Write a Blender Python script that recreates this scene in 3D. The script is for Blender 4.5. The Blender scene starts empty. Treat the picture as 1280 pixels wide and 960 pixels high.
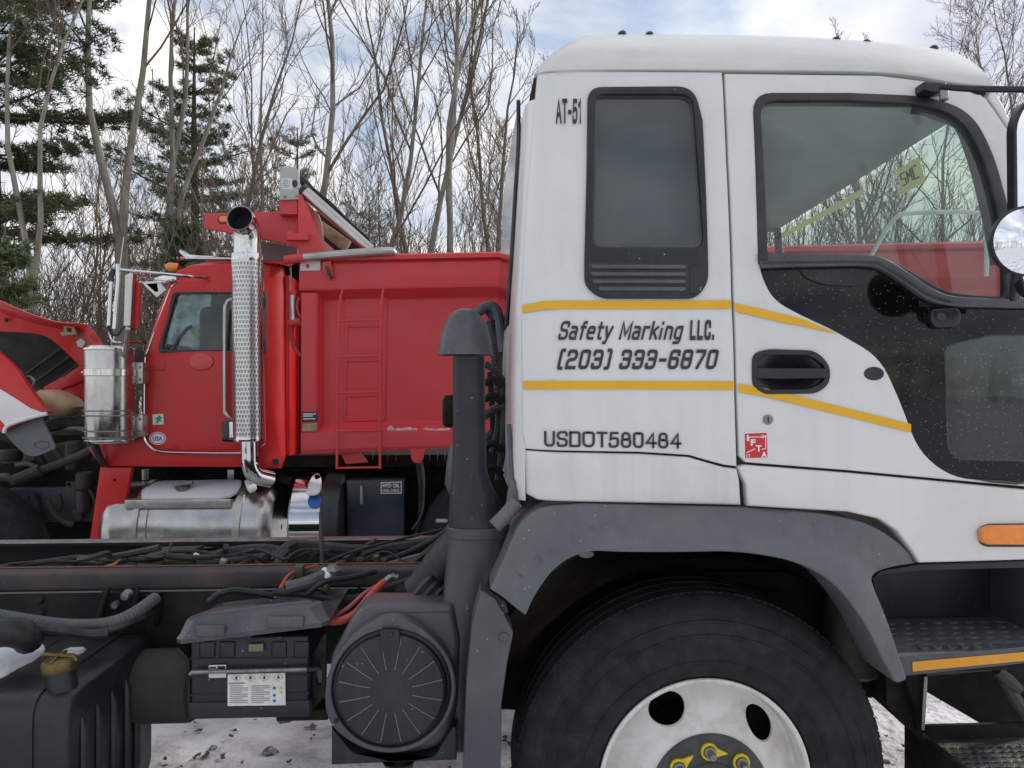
import bpy, bmesh, math, random
from math import sin, cos, pi, radians, atan2, hypot
from mathutils import Vector, Matrix, noise as mnoise

scene = bpy.context.scene
COL = scene.collection

# ------------------------------------------------------------------ camera
FPX, CAMZ, YAW = 950.0, 1.66, radians(3.0)
CY, SY = cos(YAW), sin(YAW)
cam_data = bpy.data.cameras.new('camera')
cam_data.sensor_width = 36.0
cam_data.lens = FPX / 1280.0 * 36.0
cam_data.clip_start = 0.05
cam_data.clip_end = 2000.0
cam = bpy.data.objects.new('camera', cam_data)
cam.location = (0, 0, CAMZ)
cam.rotation_euler = (pi / 2, 0, -YAW)
COL.objects.link(cam)
scene.camera = cam

# ------------------------------------------------------------------ view, world, sun
scene.view_settings.view_transform = 'Standard'
scene.view_settings.look = 'None'
scene.view_settings.exposure = 0.0
scene.view_settings.gamma = 1.0
try:
    scene.cycles.max_bounces = 8
    scene.cycles.transparent_max_bounces = 10
    scene.cycles.caustics_reflective = False
    scene.cycles.caustics_refractive = False
    scene.cycles.sample_clamp_indirect = 4.0
except Exception:
    pass

SUN_EL, SUN_AZ = radians(34), radians(64)       # azimuth clockwise from +Y
world = bpy.data.worlds.new('World')
scene.world = world
world.use_nodes = True
wn, wl = world.node_tree.nodes, world.node_tree.links
wn.clear()
w_out = wn.new('ShaderNodeOutputWorld')
sky = wn.new('ShaderNodeTexSky')
sky.sky_type = 'NISHITA'
sky.sun_disc = False
sky.sun_elevation = SUN_EL
sky.sun_rotation = SUN_AZ
bg_sky = wn.new('ShaderNodeBackground')
bg_sky.inputs['Strength'].default_value = 0.15
wl.new(sky.outputs['Color'], bg_sky.inputs['Color'])
bg_cl = wn.new('ShaderNodeBackground')
bg_cl.inputs['Strength'].default_value = 1.0
tc = wn.new('ShaderNodeTexCoord')
sep = wn.new('ShaderNodeSeparateXYZ')
wl.new(tc.outputs['Generated'], sep.inputs[0])
zc = wn.new('ShaderNodeMath'); zc.operation = 'MAXIMUM'; zc.inputs[1].default_value = 0.0
wl.new(sep.outputs['Z'], zc.inputs[0])
za = wn.new('ShaderNodeMath'); za.operation = 'ADD'; za.inputs[1].default_value = 0.32
wl.new(zc.outputs[0], za.inputs[0])
comb = wn.new('ShaderNodeCombineXYZ')
for k, ax in enumerate('XY'):
    dv = wn.new('ShaderNodeMath'); dv.operation = 'DIVIDE'
    wl.new(sep.outputs[ax], dv.inputs[0]); wl.new(za.outputs[0], dv.inputs[1])
    wl.new(dv.outputs[0], comb.inputs[k])
n1 = wn.new('ShaderNodeTexNoise')
n1.inputs['Scale'].default_value = 1.9; n1.inputs['Detail'].default_value = 9
n1.inputs['Roughness'].default_value = 0.58; n1.inputs['Distortion'].default_value = 0.5
wl.new(comb.outputs[0], n1.inputs['Vector'])
rmp = wn.new('ShaderNodeValToRGB')
rmp.color_ramp.elements[0].position = 0.40; rmp.color_ramp.elements[0].color = (0.22, 0.22, 0.22, 1)
rmp.color_ramp.elements[1].position = 0.56; rmp.color_ramp.elements[1].color = (1, 1, 1, 1)
wl.new(n1.outputs['Fac'], rmp.inputs[0])
n2 = wn.new('ShaderNodeTexNoise')
n2.inputs['Scale'].default_value = 3.1; n2.inputs['Detail'].default_value = 6
wl.new(comb.outputs[0], n2.inputs['Vector'])
crmp = wn.new('ShaderNodeValToRGB')
crmp.color_ramp.elements[0].position = 0.3; crmp.color_ramp.elements[0].color = (0.72, 0.76, 0.89, 1)
crmp.color_ramp.elements[1].position = 0.62; crmp.color_ramp.elements[1].color = (1.17, 1.16, 1.13, 1)
wl.new(n2.outputs['Fac'], crmp.inputs[0])
wl.new(crmp.outputs[0], bg_cl.inputs['Color'])
wmix = wn.new('ShaderNodeMixShader')
wl.new(rmp.outputs[0], wmix.inputs[0])
wl.new(bg_sky.outputs[0], wmix.inputs[1]); wl.new(bg_cl.outputs[0], wmix.inputs[2])
wl.new(wmix.outputs[0], w_out.inputs['Surface'])

sun_data = bpy.data.lights.new('sun', 'SUN')
sun_data.energy = 2.2
sun_data.angle = radians(7)
sun_data.color = (1.0, 0.95, 0.88)
sun = bpy.data.objects.new('sun', sun_data)
sdir = Vector((sin(SUN_AZ) * cos(SUN_EL), cos(SUN_AZ) * cos(SUN_EL), sin(SUN_EL)))
sun.rotation_euler = sdir.to_track_quat('Z', 'Y').to_euler()
COL.objects.link(sun)

# ------------------------------------------------------------------ materials
def mk(name, col, rough=0.5, metal=0.0, var=0.12, vs=6.0, dirt=None, dirt_amt=0.0, ds=5.0,
       bump=0.0, bs=120.0, coat=0.0, spec=0.5, rvar=0.15, cover=0.5, streak=None, specks=0.0):
    m = bpy.data.materials.new(name)
    m.use_nodes = True
    nt = m.node_tree; N, L = nt.nodes, nt.links
    p = N['Principled BSDF']
    p.inputs['Roughness'].default_value = rough
    p.inputs['Metallic'].default_value = metal
    p.inputs['Specular IOR Level'].default_value = spec
    if coat:
        p.inputs['Coat Weight'].default_value = coat
        p.inputs['Coat Roughness'].default_value = 0.06
    t = N.new('ShaderNodeTexCoord')
    nz = N.new('ShaderNodeTexNoise'); nz.inputs['Scale'].default_value = vs; nz.inputs['Detail'].default_value = 7
    nz.inputs['Roughness'].default_value = 0.6
    L.new(t.outputs['Object'], nz.inputs['Vector'])
    hs = N.new('ShaderNodeHueSaturation'); hs.inputs['Color'].default_value = (*col, 1)
    mr = N.new('ShaderNodeMapRange')
    mr.inputs['From Min'].default_value = 0.25; mr.inputs['From Max'].default_value = 0.75
    mr.inputs['To Min'].default_value = 1 - var; mr.inputs['To Max'].default_value = 1 + var
    L.new(nz.outputs['Fac'], mr.inputs['Value']); L.new(mr.outputs[0], hs.inputs['Value'])
    last = hs.outputs[0]
    if dirt:
        nd = N.new('ShaderNodeTexNoise'); nd.inputs['Scale'].default_value = ds; nd.inputs['Detail'].default_value = 10
        nd.inputs['Roughness'].default_value = 0.68; nd.inputs['Distortion'].default_value = 0.4
        L.new(t.outputs['Object'], nd.inputs['Vector'])
        r = N.new('ShaderNodeMapRange')
        r.inputs['From Min'].default_value = cover - 0.08; r.inputs['From Max'].default_value = cover + 0.16
        r.inputs['To Min'].default_value = 0; r.inputs['To Max'].default_value = dirt_amt
        L.new(nd.outputs['Fac'], r.inputs['Value'])
        mx = N.new('ShaderNodeMix'); mx.data_type = 'RGBA'
        L.new(r.outputs[0], mx.inputs[0]); L.new(last, mx.inputs[6]); mx.inputs[7].default_value = (*dirt, 1)
        last = mx.outputs[2]
    if streak:
        mp = N.new('ShaderNodeMapping'); mp.inputs['Scale'].default_value = (16, 16, 0.9)
        L.new(t.outputs['Object'], mp.inputs[0])
        ns = N.new('ShaderNodeTexNoise'); ns.inputs['Scale'].default_value = 1.0; ns.inputs['Detail'].default_value = 8; ns.inputs['Roughness'].default_value = 0.65
        L.new(mp.outputs[0], ns.inputs['Vector'])
        r = N.new('ShaderNodeMapRange'); r.inputs['From Min'].default_value = 0.50; r.inputs['From Max'].default_value = 0.72
        r.inputs['To Min'].default_value = 0; r.inputs['To Max'].default_value = streak[1]
        L.new(ns.outputs['Fac'], r.inputs['Value'])
        mx = N.new('ShaderNodeMix'); mx.data_type = 'RGBA'
        L.new(r.outputs[0], mx.inputs[0]); L.new(last, mx.inputs[6]); mx.inputs[7].default_value = (*streak[0], 1)
        last = mx.outputs[2]
    if specks:
        vo = N.new('ShaderNodeTexVoronoi'); vo.inputs['Scale'].default_value = 70
        L.new(t.outputs['Object'], vo.inputs['Vector'])
        sc_ = N.new('ShaderNodeSeparateColor'); L.new(vo.outputs['Color'], sc_.inputs[0])
        th = N.new('ShaderNodeMapRange'); th.inputs['From Min'].default_value = 0.82; th.inputs['From Max'].default_value = 1.0
        th.inputs['To Min'].default_value = 0.0; th.inputs['To Max'].default_value = 0.20
        L.new(sc_.outputs[0], th.inputs['Value'])
        lt = N.new('ShaderNodeMath'); lt.operation = 'LESS_THAN'
        L.new(vo.outputs['Distance'], lt.inputs[0]); L.new(th.outputs[0], lt.inputs[1])
        ml = N.new('ShaderNodeMath'); ml.operation = 'MULTIPLY'; ml.inputs[1].default_value = specks
        L.new(lt.outputs[0], ml.inputs[0])
        mx = N.new('ShaderNodeMix'); mx.data_type = 'RGBA'
        L.new(ml.outputs[0], mx.inputs[0]); L.new(last, mx.inputs[6]); mx.inputs[7].default_value = (0.5, 0.5, 0.5, 1)
        last = mx.outputs[2]
    L.new(last, p.inputs['Base Color'])
    rr = N.new('ShaderNodeMapRange')
    rr.inputs['From Min'].default_value = 0.25; rr.inputs['From Max'].default_value = 0.75
    rr.inputs['To Min'].default_value = max(0.02, rough - rvar * rough); rr.inputs['To Max'].default_value = min(1, rough + rvar * rough)
    nr = N.new('ShaderNodeTexNoise'); nr.inputs['Scale'].default_value = vs * 3.1; nr.inputs['Detail'].default_value = 5
    L.new(t.outputs['Object'], nr.inputs['Vector']); L.new(nr.outputs['Fac'], rr.inputs['Value'])
    L.new(rr.outputs[0], p.inputs['Roughness'])
    if bump:
        nb = N.new('ShaderNodeTexNoise'); nb.inputs['Scale'].default_value = bs; nb.inputs['Detail'].default_value = 4
        L.new(t.outputs['Object'], nb.inputs['Vector'])
        b = N.new('ShaderNodeBump'); b.inputs['Strength'].default_value = bump; b.inputs['Distance'].default_value = 0.004
        L.new(nb.outputs['Fac'], b.inputs['Height']); L.new(b.outputs[0], p.inputs['Normal'])
    return m

def mk_glass(name, tint, gloss=0.04, specks=0.0, refl=0.9, film=0.0):
    m = bpy.data.materials.new(name); m.use_nodes = True
    nt = m.node_tree; N, L = nt.nodes, nt.links
    N.clear()
    out = N.new('ShaderNodeOutputMaterial')
    tr = N.new('ShaderNodeBsdfTransparent'); tr.inputs[0].default_value = (*tint, 1)
    gl = N.new('ShaderNodeBsdfGlossy'); gl.inputs['Color'].default_value = (refl, refl, refl, 1)
    gl.inputs['Roughness'].default_value = gloss
    fr = N.new('ShaderNodeFresnel')
    geo = N.new('ShaderNodeNewGeometry'); ior = N.new('ShaderNodeMapRange')      # thin pane: the same reflectance from both faces
    ior.inputs['To Min'].default_value = 1.6; ior.inputs['To Max'].default_value = 0.625
    L.new(geo.outputs['Backfacing'], ior.inputs['Value']); L.new(ior.outputs[0], fr.inputs[0])
    mx = N.new('ShaderNodeMixShader')
    L.new(fr.outputs[0], mx.inputs[0]); L.new(tr.outputs[0], mx.inputs[1]); L.new(gl.outputs[0], mx.inputs[2])
    last = mx
    if specks or film:
        t = N.new('ShaderNodeTexCoord')
        df = N.new('ShaderNodeBsdfDiffuse'); df.inputs[0].default_value = (0.62, 0.63, 0.62, 1)
        v = N.new('ShaderNodeTexVoronoi'); v.inputs['Scale'].default_value = 150
        L.new(t.outputs['Object'], v.inputs['Vector'])
        vr = N.new('ShaderNodeMapRange')
        vr.inputs['From Min'].default_value = 0.10; vr.inputs['From Max'].default_value = 0.24
        vr.inputs['To Min'].default_value = specks; vr.inputs['To Max'].default_value = 0
        L.new(v.outputs['Distance'], vr.inputs['Value'])
        sepc = N.new('ShaderNodeSeparateColor'); L.new(v.outputs['Color'], sepc.inputs[0])
        sel = N.new('ShaderNodeMath'); sel.operation = 'LESS_THAN'; sel.inputs[1].default_value = 0.30
        L.new(sepc.outputs[0], sel.inputs[0])
        mm = N.new('ShaderNodeMath'); mm.operation = 'MULTIPLY'
        L.new(vr.outputs[0], mm.inputs[0]); L.new(sel.outputs[0], mm.inputs[1])
        nf = N.new('ShaderNodeTexNoise'); nf.inputs['Scale'].default_value = 4; nf.inputs['Detail'].default_value = 8
        L.new(t.outputs['Object'], nf.inputs['Vector'])
        nm = N.new('ShaderNodeMath'); nm.operation = 'MULTIPLY'; nm.inputs[1].default_value = film * 2
        L.new(nf.outputs['Fac'], nm.inputs[0])
        ad = N.new('ShaderNodeMath'); ad.operation = 'ADD'; ad.use_clamp = True
        L.new(mm.outputs[0], ad.inputs[0]); L.new(nm.outputs[0], ad.inputs[1])
        m2 = N.new('ShaderNodeMixShader')
        L.new(ad.outputs[0], m2.inputs[0]); L.new(mx.outputs[0], m2.inputs[1]); L.new(df.outputs[0], m2.inputs[2])
        last = m2
    L.new(last.outputs[0], out.inputs[0])
    return m

DIRT = (0.16, 0.13, 0.10)
M = {}
M['white'] = mk('white_paint', (0.715, 0.715, 0.695), 0.32, var=0.03, vs=3, dirt=(0.47, 0.43, 0.36), dirt_amt=0.22, ds=2.4, cover=0.52, coat=0.35, streak=((0.42, 0.38, 0.32), 0.12), specks=0.25)
M['white_old'] = mk('aged_white_paint', (0.72, 0.71, 0.685), 0.36, var=0.04, vs=4, dirt=(0.42, 0.37, 0.30), dirt_amt=0.26, ds=4, cover=0.50, coat=0.25, streak=((0.36, 0.29, 0.21), 0.16), specks=0.3)
M['roofwhite'] = mk('roof_white_plastic', (0.70, 0.69, 0.655), 0.38, var=0.03, vs=4, dirt=(0.45, 0.42, 0.36), dirt_amt=0.35, ds=3, cover=0.5, coat=0.2)
M['yellow'] = mk('yellow_stripe', (0.78, 0.42, 0.01), 0.35, var=0.06, vs=8)
M['ink'] = mk('lettering_ink', (0.028, 0.03, 0.036), 0.4, var=0.15, vs=30)
M['rubber'] = mk('black_rubber', (0.018, 0.019, 0.022), 0.5, var=0.2, vs=10, dirt=(0.09, 0.09, 0.09), dirt_amt=0.4, ds=8)
M['seal'] = mk('gap_seal', (0.03, 0.028, 0.025), 0.8, var=0.2)
M['plastic'] = mk('grey_plastic', (0.060, 0.064, 0.074), 0.36, var=0.14, vs=4, dirt=(0.13, 0.13, 0.13), dirt_amt=0.5, ds=3.2, cover=0.5, bump=0.12, bs=400, specks=0.5, streak=((0.15, 0.15, 0.15), 0.35))
M['flare'] = mk('weathered_flare', (0.105, 0.110, 0.121), 0.34, var=0.12, vs=4, dirt=(0.17, 0.17, 0.17), dirt_amt=0.5, ds=3.2, bump=0.12, bs=400, specks=0.4, streak=((0.075, 0.078, 0.085), 0.4))
M['plastic_dk'] = mk('dark_plastic', (0.016, 0.018, 0.023), 0.38, var=0.16, vs=5, dirt=(0.05, 0.05, 0.05), dirt_amt=0.4, ds=5, cover=0.54, bump=0.12, bs=350, spec=0.42, specks=0.45, streak=((0.08, 0.08, 0.08), 0.3))
M['blackgloss'] = mk('gloss_black', (0.014, 0.014, 0.015), 0.12, var=0.2, vs=9, coat=0.3)
M['handle'] = mk('handle_black', (0.016, 0.016, 0.019), 0.27, var=0.2, vs=14)
M['tyre'] = mk('tyre_rubber', (0.015, 0.015, 0.016), 0.75, var=0.18, vs=5, dirt=(0.07, 0.066, 0.06), dirt_amt=0.28, ds=18, cover=0.53, bump=0.25, bs=140, spec=0.25)
M['rim'] = mk('rim_white', (0.72, 0.71, 0.68), 0.42, var=0.05, vs=7, dirt=(0.36, 0.27, 0.19), dirt_amt=0.6, ds=7, cover=0.55, specks=0.4)
M['hub'] = mk('hub_grey', (0.034, 0.037, 0.043), 0.5, var=0.15, vs=14, dirt=(0.12, 0.10, 0.08), dirt_amt=0.5, ds=20)
M['nut_yellow'] = mk('indicator_yellow', (0.75, 0.55, 0.02), 0.45, var=0.08, vs=40, dirt=(0.2, 0.14, 0.04), dirt_amt=0.5, ds=60, cover=0.58)
M['steel'] = mk('dull_steel', (0.30, 0.30, 0.31), 0.45, metal=0.8, var=0.15, vs=20, dirt=(0.12, 0.09, 0.07), dirt_amt=0.6, ds=18)
M['frame'] = mk('frame_steel', (0.014, 0.014, 0.014), 0.6, var=0.2, vs=8, dirt=(0.075, 0.05, 0.035), dirt_amt=0.6, ds=4, cover=0.57, bump=0.2, bs=60, spec=0.3)
M['rust'] = mk('rusty_flange', (0.042, 0.039, 0.041), 0.6, var=0.2, vs=10, dirt=(0.15, 0.075, 0.042), dirt_amt=0.6, ds=7, cover=0.56, bump=0.25, bs=90)
M['chassis'] = mk('chassis_black', (0.008, 0.0078, 0.0075), 0.75, var=0.25, vs=8, dirt=(0.045, 0.036, 0.028), dirt_amt=0.6, ds=6, cover=0.54, bump=0.3, bs=50, spec=0.22)
M['hose'] = mk('hose_rubber', (0.018, 0.019, 0.021), 0.5, var=0.2, vs=20, dirt=(0.08, 0.074, 0.068), dirt_amt=0.5, ds=14, spec=0.4)
M['hose_gr'] = mk('grey_hose', (0.075, 0.083, 0.10), 0.5, var=0.15, vs=20, dirt=(0.16, 0.15, 0.13), dirt_amt=0.5, ds=14)
M['redcable'] = mk('red_cable', (0.62, 0.075, 0.045), 0.45, var=0.12, vs=30, dirt=(0.2, 0.09, 0.06), dirt_amt=0.5, ds=30)
M['orange'] = mk('orange_wire', (0.70, 0.20, 0.05), 0.45, var=0.1, vs=30)
M['tank'] = mk('tank_black', (0.009, 0.014, 0.015), 0.4, var=0.15, vs=4, dirt=(0.07, 0.068, 0.062), dirt_amt=0.4, ds=4, cover=0.54, bump=0.1, bs=60)
M['brass'] = mk('brass_cap', (0.20, 0.135, 0.05), 0.45, metal=0.75, var=0.2, vs=25, dirt=(0.05, 0.04, 0.03), dirt_amt=0.75, ds=22, cover=0.5)
M['brown'] = mk('dusty_brown_steel', (0.038, 0.032, 0.028), 0.7, var=0.2, vs=8, dirt=(0.05, 0.04, 0.035), dirt_amt=0.6, ds=9, bump=0.2, bs=60)
M['snow'] = mk('snow', (0.84, 0.85, 0.88), 0.6, var=0.03, vs=12, bump=0.35, bs=45)
M['red'] = mk('red_paint', (0.62, 0.020, 0.022), 0.36, var=0.10, vs=1.6, dirt=(0.30, 0.075, 0.06), dirt_amt=0.16, ds=2.6, cover=0.52, coat=0.12, spec=0.4, streak=((0.30, 0.09, 0.07), 0.15))
M['redbed'] = mk('dump_bed_red', (0.67, 0.042, 0.055), 0.5, var=0.10, vs=1.5, dirt=(0.40, 0.12, 0.10), dirt_amt=0.28, ds=2.2, cover=0.50, streak=((0.36, 0.13, 0.11), 0.22), specks=0.2)
M['pink'] = mk('faded_pink_paint', (0.72, 0.30, 0.27), 0.6, var=0.1)
M['chrome'] = mk('chrome', (0.66, 0.66, 0.66), 0.07, metal=1.0, var=0.05, vs=12, rvar=0.5)
M['polish'] = mk('polished_aluminium', (0.52, 0.51, 0.49), 0.2, metal=1.0, var=0.08, vs=9, dirt=(0.35, 0.31, 0.25), dirt_amt=0.5, ds=6, cover=0.55, rvar=0.4)
M['brushed'] = mk('brushed_tank', (0.52, 0.515, 0.50), 0.28, metal=1.0, var=0.1, vs=5, dirt=(0.25, 0.21, 0.15), dirt_amt=0.5, ds=4, cover=0.55)
M['sheet'] = mk('reflection_sheet', (0.50, 0.60, 0.60), 0.25, var=0.5, vs=16, bump=0.8, bs=22)  # teal tone painted for the reflection in the red cab's window
M['hivis'] = mk('hi_vis_yellow', (0.45, 0.50, 0.06), 0.8, var=0.4, vs=40)
M['alu'] = mk('brushed_aluminium', (0.55, 0.54, 0.51), 0.36, metal=0.9, var=0.08, vs=10, dirt=(0.30, 0.26, 0.20), dirt_amt=0.5, ds=9)
M['stackin'] = mk('soot', (0.02, 0.019, 0.018), 0.9)
M['amber'] = mk('amber_lens', (0.85, 0.24, 0.02), 0.18, var=0.15, vs=40, coat=0.5)
M['redlens'] = mk('red_reflector', (0.62, 0.03, 0.02), 0.25, var=0.1, coat=0.5)
M['paper'] = mk('white_label', (0.76, 0.76, 0.73), 0.5, var=0.05, vs=30, dirt=(0.4, 0.36, 0.3), dirt_amt=0.4, ds=30)
M['print'] = mk('label_print', (0.25, 0.26, 0.28), 0.5)
M['printdk'] = mk('dark_print', (0.03, 0.03, 0.03), 0.5)
M['diamond'] = mk('diamond_print', (0.62, 0.46, 0.36), 0.5)
M['blue'] = mk('blue_print', (0.03, 0.12, 0.42), 0.45)
M['green'] = mk('green_print', (0.01, 0.38, 0.12), 0.45)
M['ifta'] = mk('red_sticker', (0.62, 0.02, 0.03), 0.4, var=0.05)
M['stickwhite'] = mk('sticker_white', (0.80, 0.78, 0.77), 0.45, var=0.03)
M['smc'] = mk('amber_sticker', (0.62, 0.57, 0.30), 0.6, var=0.1, vs=60)
M['steptop'] = mk('step_grey', (0.13, 0.135, 0.145), 0.5, var=0.2, vs=20, dirt=(0.06, 0.055, 0.05), dirt_amt=0.5, ds=12)
def translucent(m):
    N, L = m.node_tree.nodes, m.node_tree.links
    p, out = N['Principled BSDF'], N['Material Output']
    tl = N.new('ShaderNodeBsdfTranslucent'); mx = N.new('ShaderNodeMixShader'); mx.inputs[0].default_value = 0.5
    L.new(p.inputs['Base Color'].links[0].from_socket, tl.inputs['Color'])
    L.new(p.outputs[0], mx.inputs[1]); L.new(tl.outputs[0], mx.inputs[2]); L.new(mx.outputs[0], out.inputs['Surface'])
translucent(M['smc'])
M['orangeref'] = mk('orange_reflector', (0.72, 0.30, 0.01), 0.3, var=0.07, vs=40, coat=0.3)
M['interior'] = mk('cab_lining', (0.30, 0.31, 0.31), 0.85, var=0.1, vs=6)
M['interior_dk'] = mk('cab_dark', (0.045, 0.05, 0.05), 0.8, var=0.2, vs=6)
M['curtain'] = mk('curtain_grey', (0.74, 0.77, 0.77), 0.9, var=0.12, vs=5)
M['seat'] = mk('seat_cloth', (0.06, 0.075, 0.08), 0.9, var=0.2, vs=20)
M['mirror'] = mk('mirror_glass', (0.86, 0.88, 0.92), 0.02, metal=1.0, var=0.01, rvar=0.2)
M['glass'] = mk_glass('door_glass', (0.68, 0.75, 0.70), specks=0.14, film=0.085)  # film adds a pale haze that stands in for reflections
M['glass_dk'] = mk_glass('tinted_glass', (0.42, 0.46, 0.46), specks=0.15, film=0.05)
M['glass_low'] = mk_glass('lower_glass', (0.48, 0.60, 0.58), specks=0.6, film=0.03)
M['glass_red'] = mk_glass('cab_glass', (0.62, 0.74, 0.72), film=0.03)
M['beige'] = mk('yellowed_plastic', (0.60, 0.46, 0.28), 0.5, var=0.15, vs=8, dirt=(0.38, 0.20, 0.08), dirt_amt=0.6, ds=6)
M['engine'] = mk('engine_grime', (0.055, 0.055, 0.045), 0.7, var=0.35, vs=10, dirt=(0.12, 0.10, 0.07), dirt_amt=0.7, ds=8, bump=0.3, bs=50)
M['engine_bl'] = mk('frame_bluegrey', (0.03, 0.04, 0.055), 0.6, var=0.25, vs=6, dirt=(0.10, 0.085, 0.06), dirt_amt=0.6, ds=6)
M['liner'] = mk('fender_liner_grey', (0.16, 0.175, 0.19), 0.6, var=0.12, vs=6, dirt=(0.24, 0.19, 0.14), dirt_amt=0.5, ds=6)
M['hoodin'] = mk('hood_lining', (0.030, 0.029, 0.027), 0.8, var=0.2, vs=5)
M['greyplate'] = mk('grey_plate', (0.46, 0.45, 0.43), 0.55, var=0.05, vs=9, dirt=(0.25, 0.16, 0.09), dirt_amt=0.3, ds=8, cover=0.6)
M['tarp'] = mk('black_tarp', (0.014, 0.013, 0.013), 0.7, var=0.2)
M['tan'] = mk('tan_board', (0.50, 0.40, 0.24), 0.7, var=0.15, vs=14, dirt=(0.12, 0.09, 0.06), dirt_amt=0.7, ds=10)
M['greyunder'] = mk('grey_steel_underside', (0.30, 0.26, 0.26), 0.6, var=0.12, vs=8)
M['oiltank'] = mk('oil_tank_navy', (0.012, 0.018, 0.032), 0.28, var=0.15, vs=5)

# perforated heat shield: rows of pressed slots in polished metal
def mk_perf():
    m = mk('perforated_chrome', (0.58, 0.58, 0.57), 0.22, metal=1.0, var=0.08, vs=8)
    N, L = m.node_tree.nodes, m.node_tree.links
    p = N['Principled BSDF']
    uv = N.new('ShaderNodeUVMap')
    br = N.new('ShaderNodeTexBrick')
    br.inputs['Scale'].default_value = 1.0
    br.inputs['Brick Width'].default_value = 1.0; br.inputs['Row Height'].default_value = 1.0
    br.inputs['Mortar Size'].default_value = 0.26; br.inputs['Mortar Smooth'].default_value = 0.35
    br.offset = 0.5
    br.inputs['Color1'].default_value = (0, 0, 0, 1); br.inputs['Color2'].default_value = (0, 0, 0, 1)
    br.inputs['Mortar'].default_value = (1, 1, 1, 1)
    L.new(uv.outputs[0], br.inputs['Vector'])
    src = p.inputs['Base Color'].links[0].from_socket
    mx = N.new('ShaderNodeMix'); mx.data_type = 'RGBA'; mx.inputs[6].default_value = (0.27, 0.265, 0.26, 1)
    L.new(br.outputs['Color'], mx.inputs[0]); L.new(src, mx.inputs[7])
    L.new(mx.outputs[2], p.inputs['Base Color'])
    b = N.new('ShaderNodeBump'); b.inputs['Strength'].default_value = 0.6; b.inputs['Distance'].default_value = 0.004
    L.new(br.outputs['Color'], b.inputs['Height']); L.new(b.outputs[0], p.inputs['Normal'])
    return m
M['perf'] = mk_perf()

# ------------------------------------------------------------------ mesh helpers
class MB:
    """collects vertices and faces, builds ONE mesh object"""
    def __init__(self): self.v, self.f, self.uv = [], [], None
    def add(self, v, f):
        o = len(self.v); self.v.extend(v); self.f.extend([tuple(i + o for i in q) for q in f])
    def box(self, x0, x1, y0, y1, z0, z1, bev=0.0, taper=0.0):
        if bev <= 0:
            v = [(x, y, z) for z in (z0, z1) for y in (y0, y1) for x in (x0, x1)]
            self.add(v, [(0, 2, 3, 1), (4, 5, 7, 6), (0, 1, 5, 4), (2, 6, 7, 3), (0, 4, 6, 2), (1, 3, 7, 5)])
            return self
        bm = bmesh.new()
        bmesh.ops.create_cube(bm, size=1)
        for q in bm.verts:
            q.co = ((x0 + x1) / 2 + q.co.x * (x1 - x0), (y0 + y1) / 2 + q.co.y * (y1 - y0), (z0 + z1) / 2 + q.co.z * (z1 - z0))
        bmesh.ops.bevel(bm, geom=bm.edges[:], offset=bev, segments=3, affect='EDGES', profile=0.5)
        self.bm(bm)
        return self
    def bm(self, bm):
        bm.verts.index_update()
        self.add([tuple(q.co) for q in bm.verts], [tuple(x.index for x in fa.verts) for fa in bm.faces])
        bm.free()
        return self
    def tube(self, pts, r, n=8, caps=True, closed=False):
        pts = [Vector(p) for p in pts]
        k = len(pts)
        rs = r if isinstance(r, (list, tuple)) else [r] * k
        t0 = (pts[1] - pts[0]).normalized()
        up = Vector((0, 0, 1)) if abs(t0.z) < 0.9 else Vector((1, 0, 0))
        nn = t0.cross(up).normalized()
        vs, fs = [], []
        for i in range(k):
            a = pts[i - 1] if i else pts[0]
            b = pts[i + 1] if i < k - 1 else pts[-1]
            if closed: a, b = pts[i - 1], pts[(i + 1) % k]
            t = (b - a)
            t = t.normalized() if t.length > 1e-9 else t0
            nn = (nn - t * nn.dot(t))
            nn = nn.normalized() if nn.length > 1e-6 else t.orthogonal().normalized()
            bn = t.cross(nn)
            for j in range(n):
                an = 2 * pi * j / n
                vs.append(tuple(pts[i] + (nn * cos(an) + bn * sin(an)) * rs[i]))
        for i in range(k - 1 + (1 if closed else 0)):
            i2 = (i + 1) % k
            for j in range(n):
                j2 = (j + 1) % n
                fs.append((i * n + j, i * n + j2, i2 * n + j2, i2 * n + j))
        if caps and not closed:
            fs.append(tuple(range(n - 1, -1, -1))); fs.append(tuple((k - 1) * n + j for j in range(n)))
        self.add(vs, fs)
        return self
    def lathe(self, prof, c, axis, n=48, a0=0.0, a1=2 * pi):
        """prof: (radius, distance along axis) pairs about the axis direction through c"""
        ax = Vector(axis).normalized(); c = Vector(c)
        u = ax.orthogonal().normalized(); w = ax.cross(u)
        full = abs(a1 - a0 - 2 * pi) < 1e-6
        m = n if full else n + 1
        vs, fs = [], []
        for r, h in prof:
            for j in range(m):
                an = a0 + (a1 - a0) * j / n
                vs.append(tuple(c + ax * h + (u * cos(an) + w * sin(an)) * max(r, 1e-5)))
        for i in range(len(prof) - 1):
            for j in range(n):
                j2 = (j + 1) % m
                fs.append((i * m + j, i * m + j2, (i + 1) * m + j2, (i + 1) * m + j))
        self.add(vs, fs)
        return self
    def grid(self, rows, close=False):
        """rows of equal length point lists -> quads"""
        m = len(rows[0]); vs = [tuple(p) for r in rows for p in r]; fs = []
        for i in range(len(rows) - 1):
            for j in range(m - 1 + (1 if close else 0)):
                j2 = (j + 1) % m
                fs.append((i * m + j, i * m + j2, (i + 1) * m + j2, (i + 1) * m + j))
        self.add(vs, fs)
        return self
    def ngon(self, pts):
        self.add([tuple(p) for p in pts], [tuple(range(len(pts)))]); return self

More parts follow.
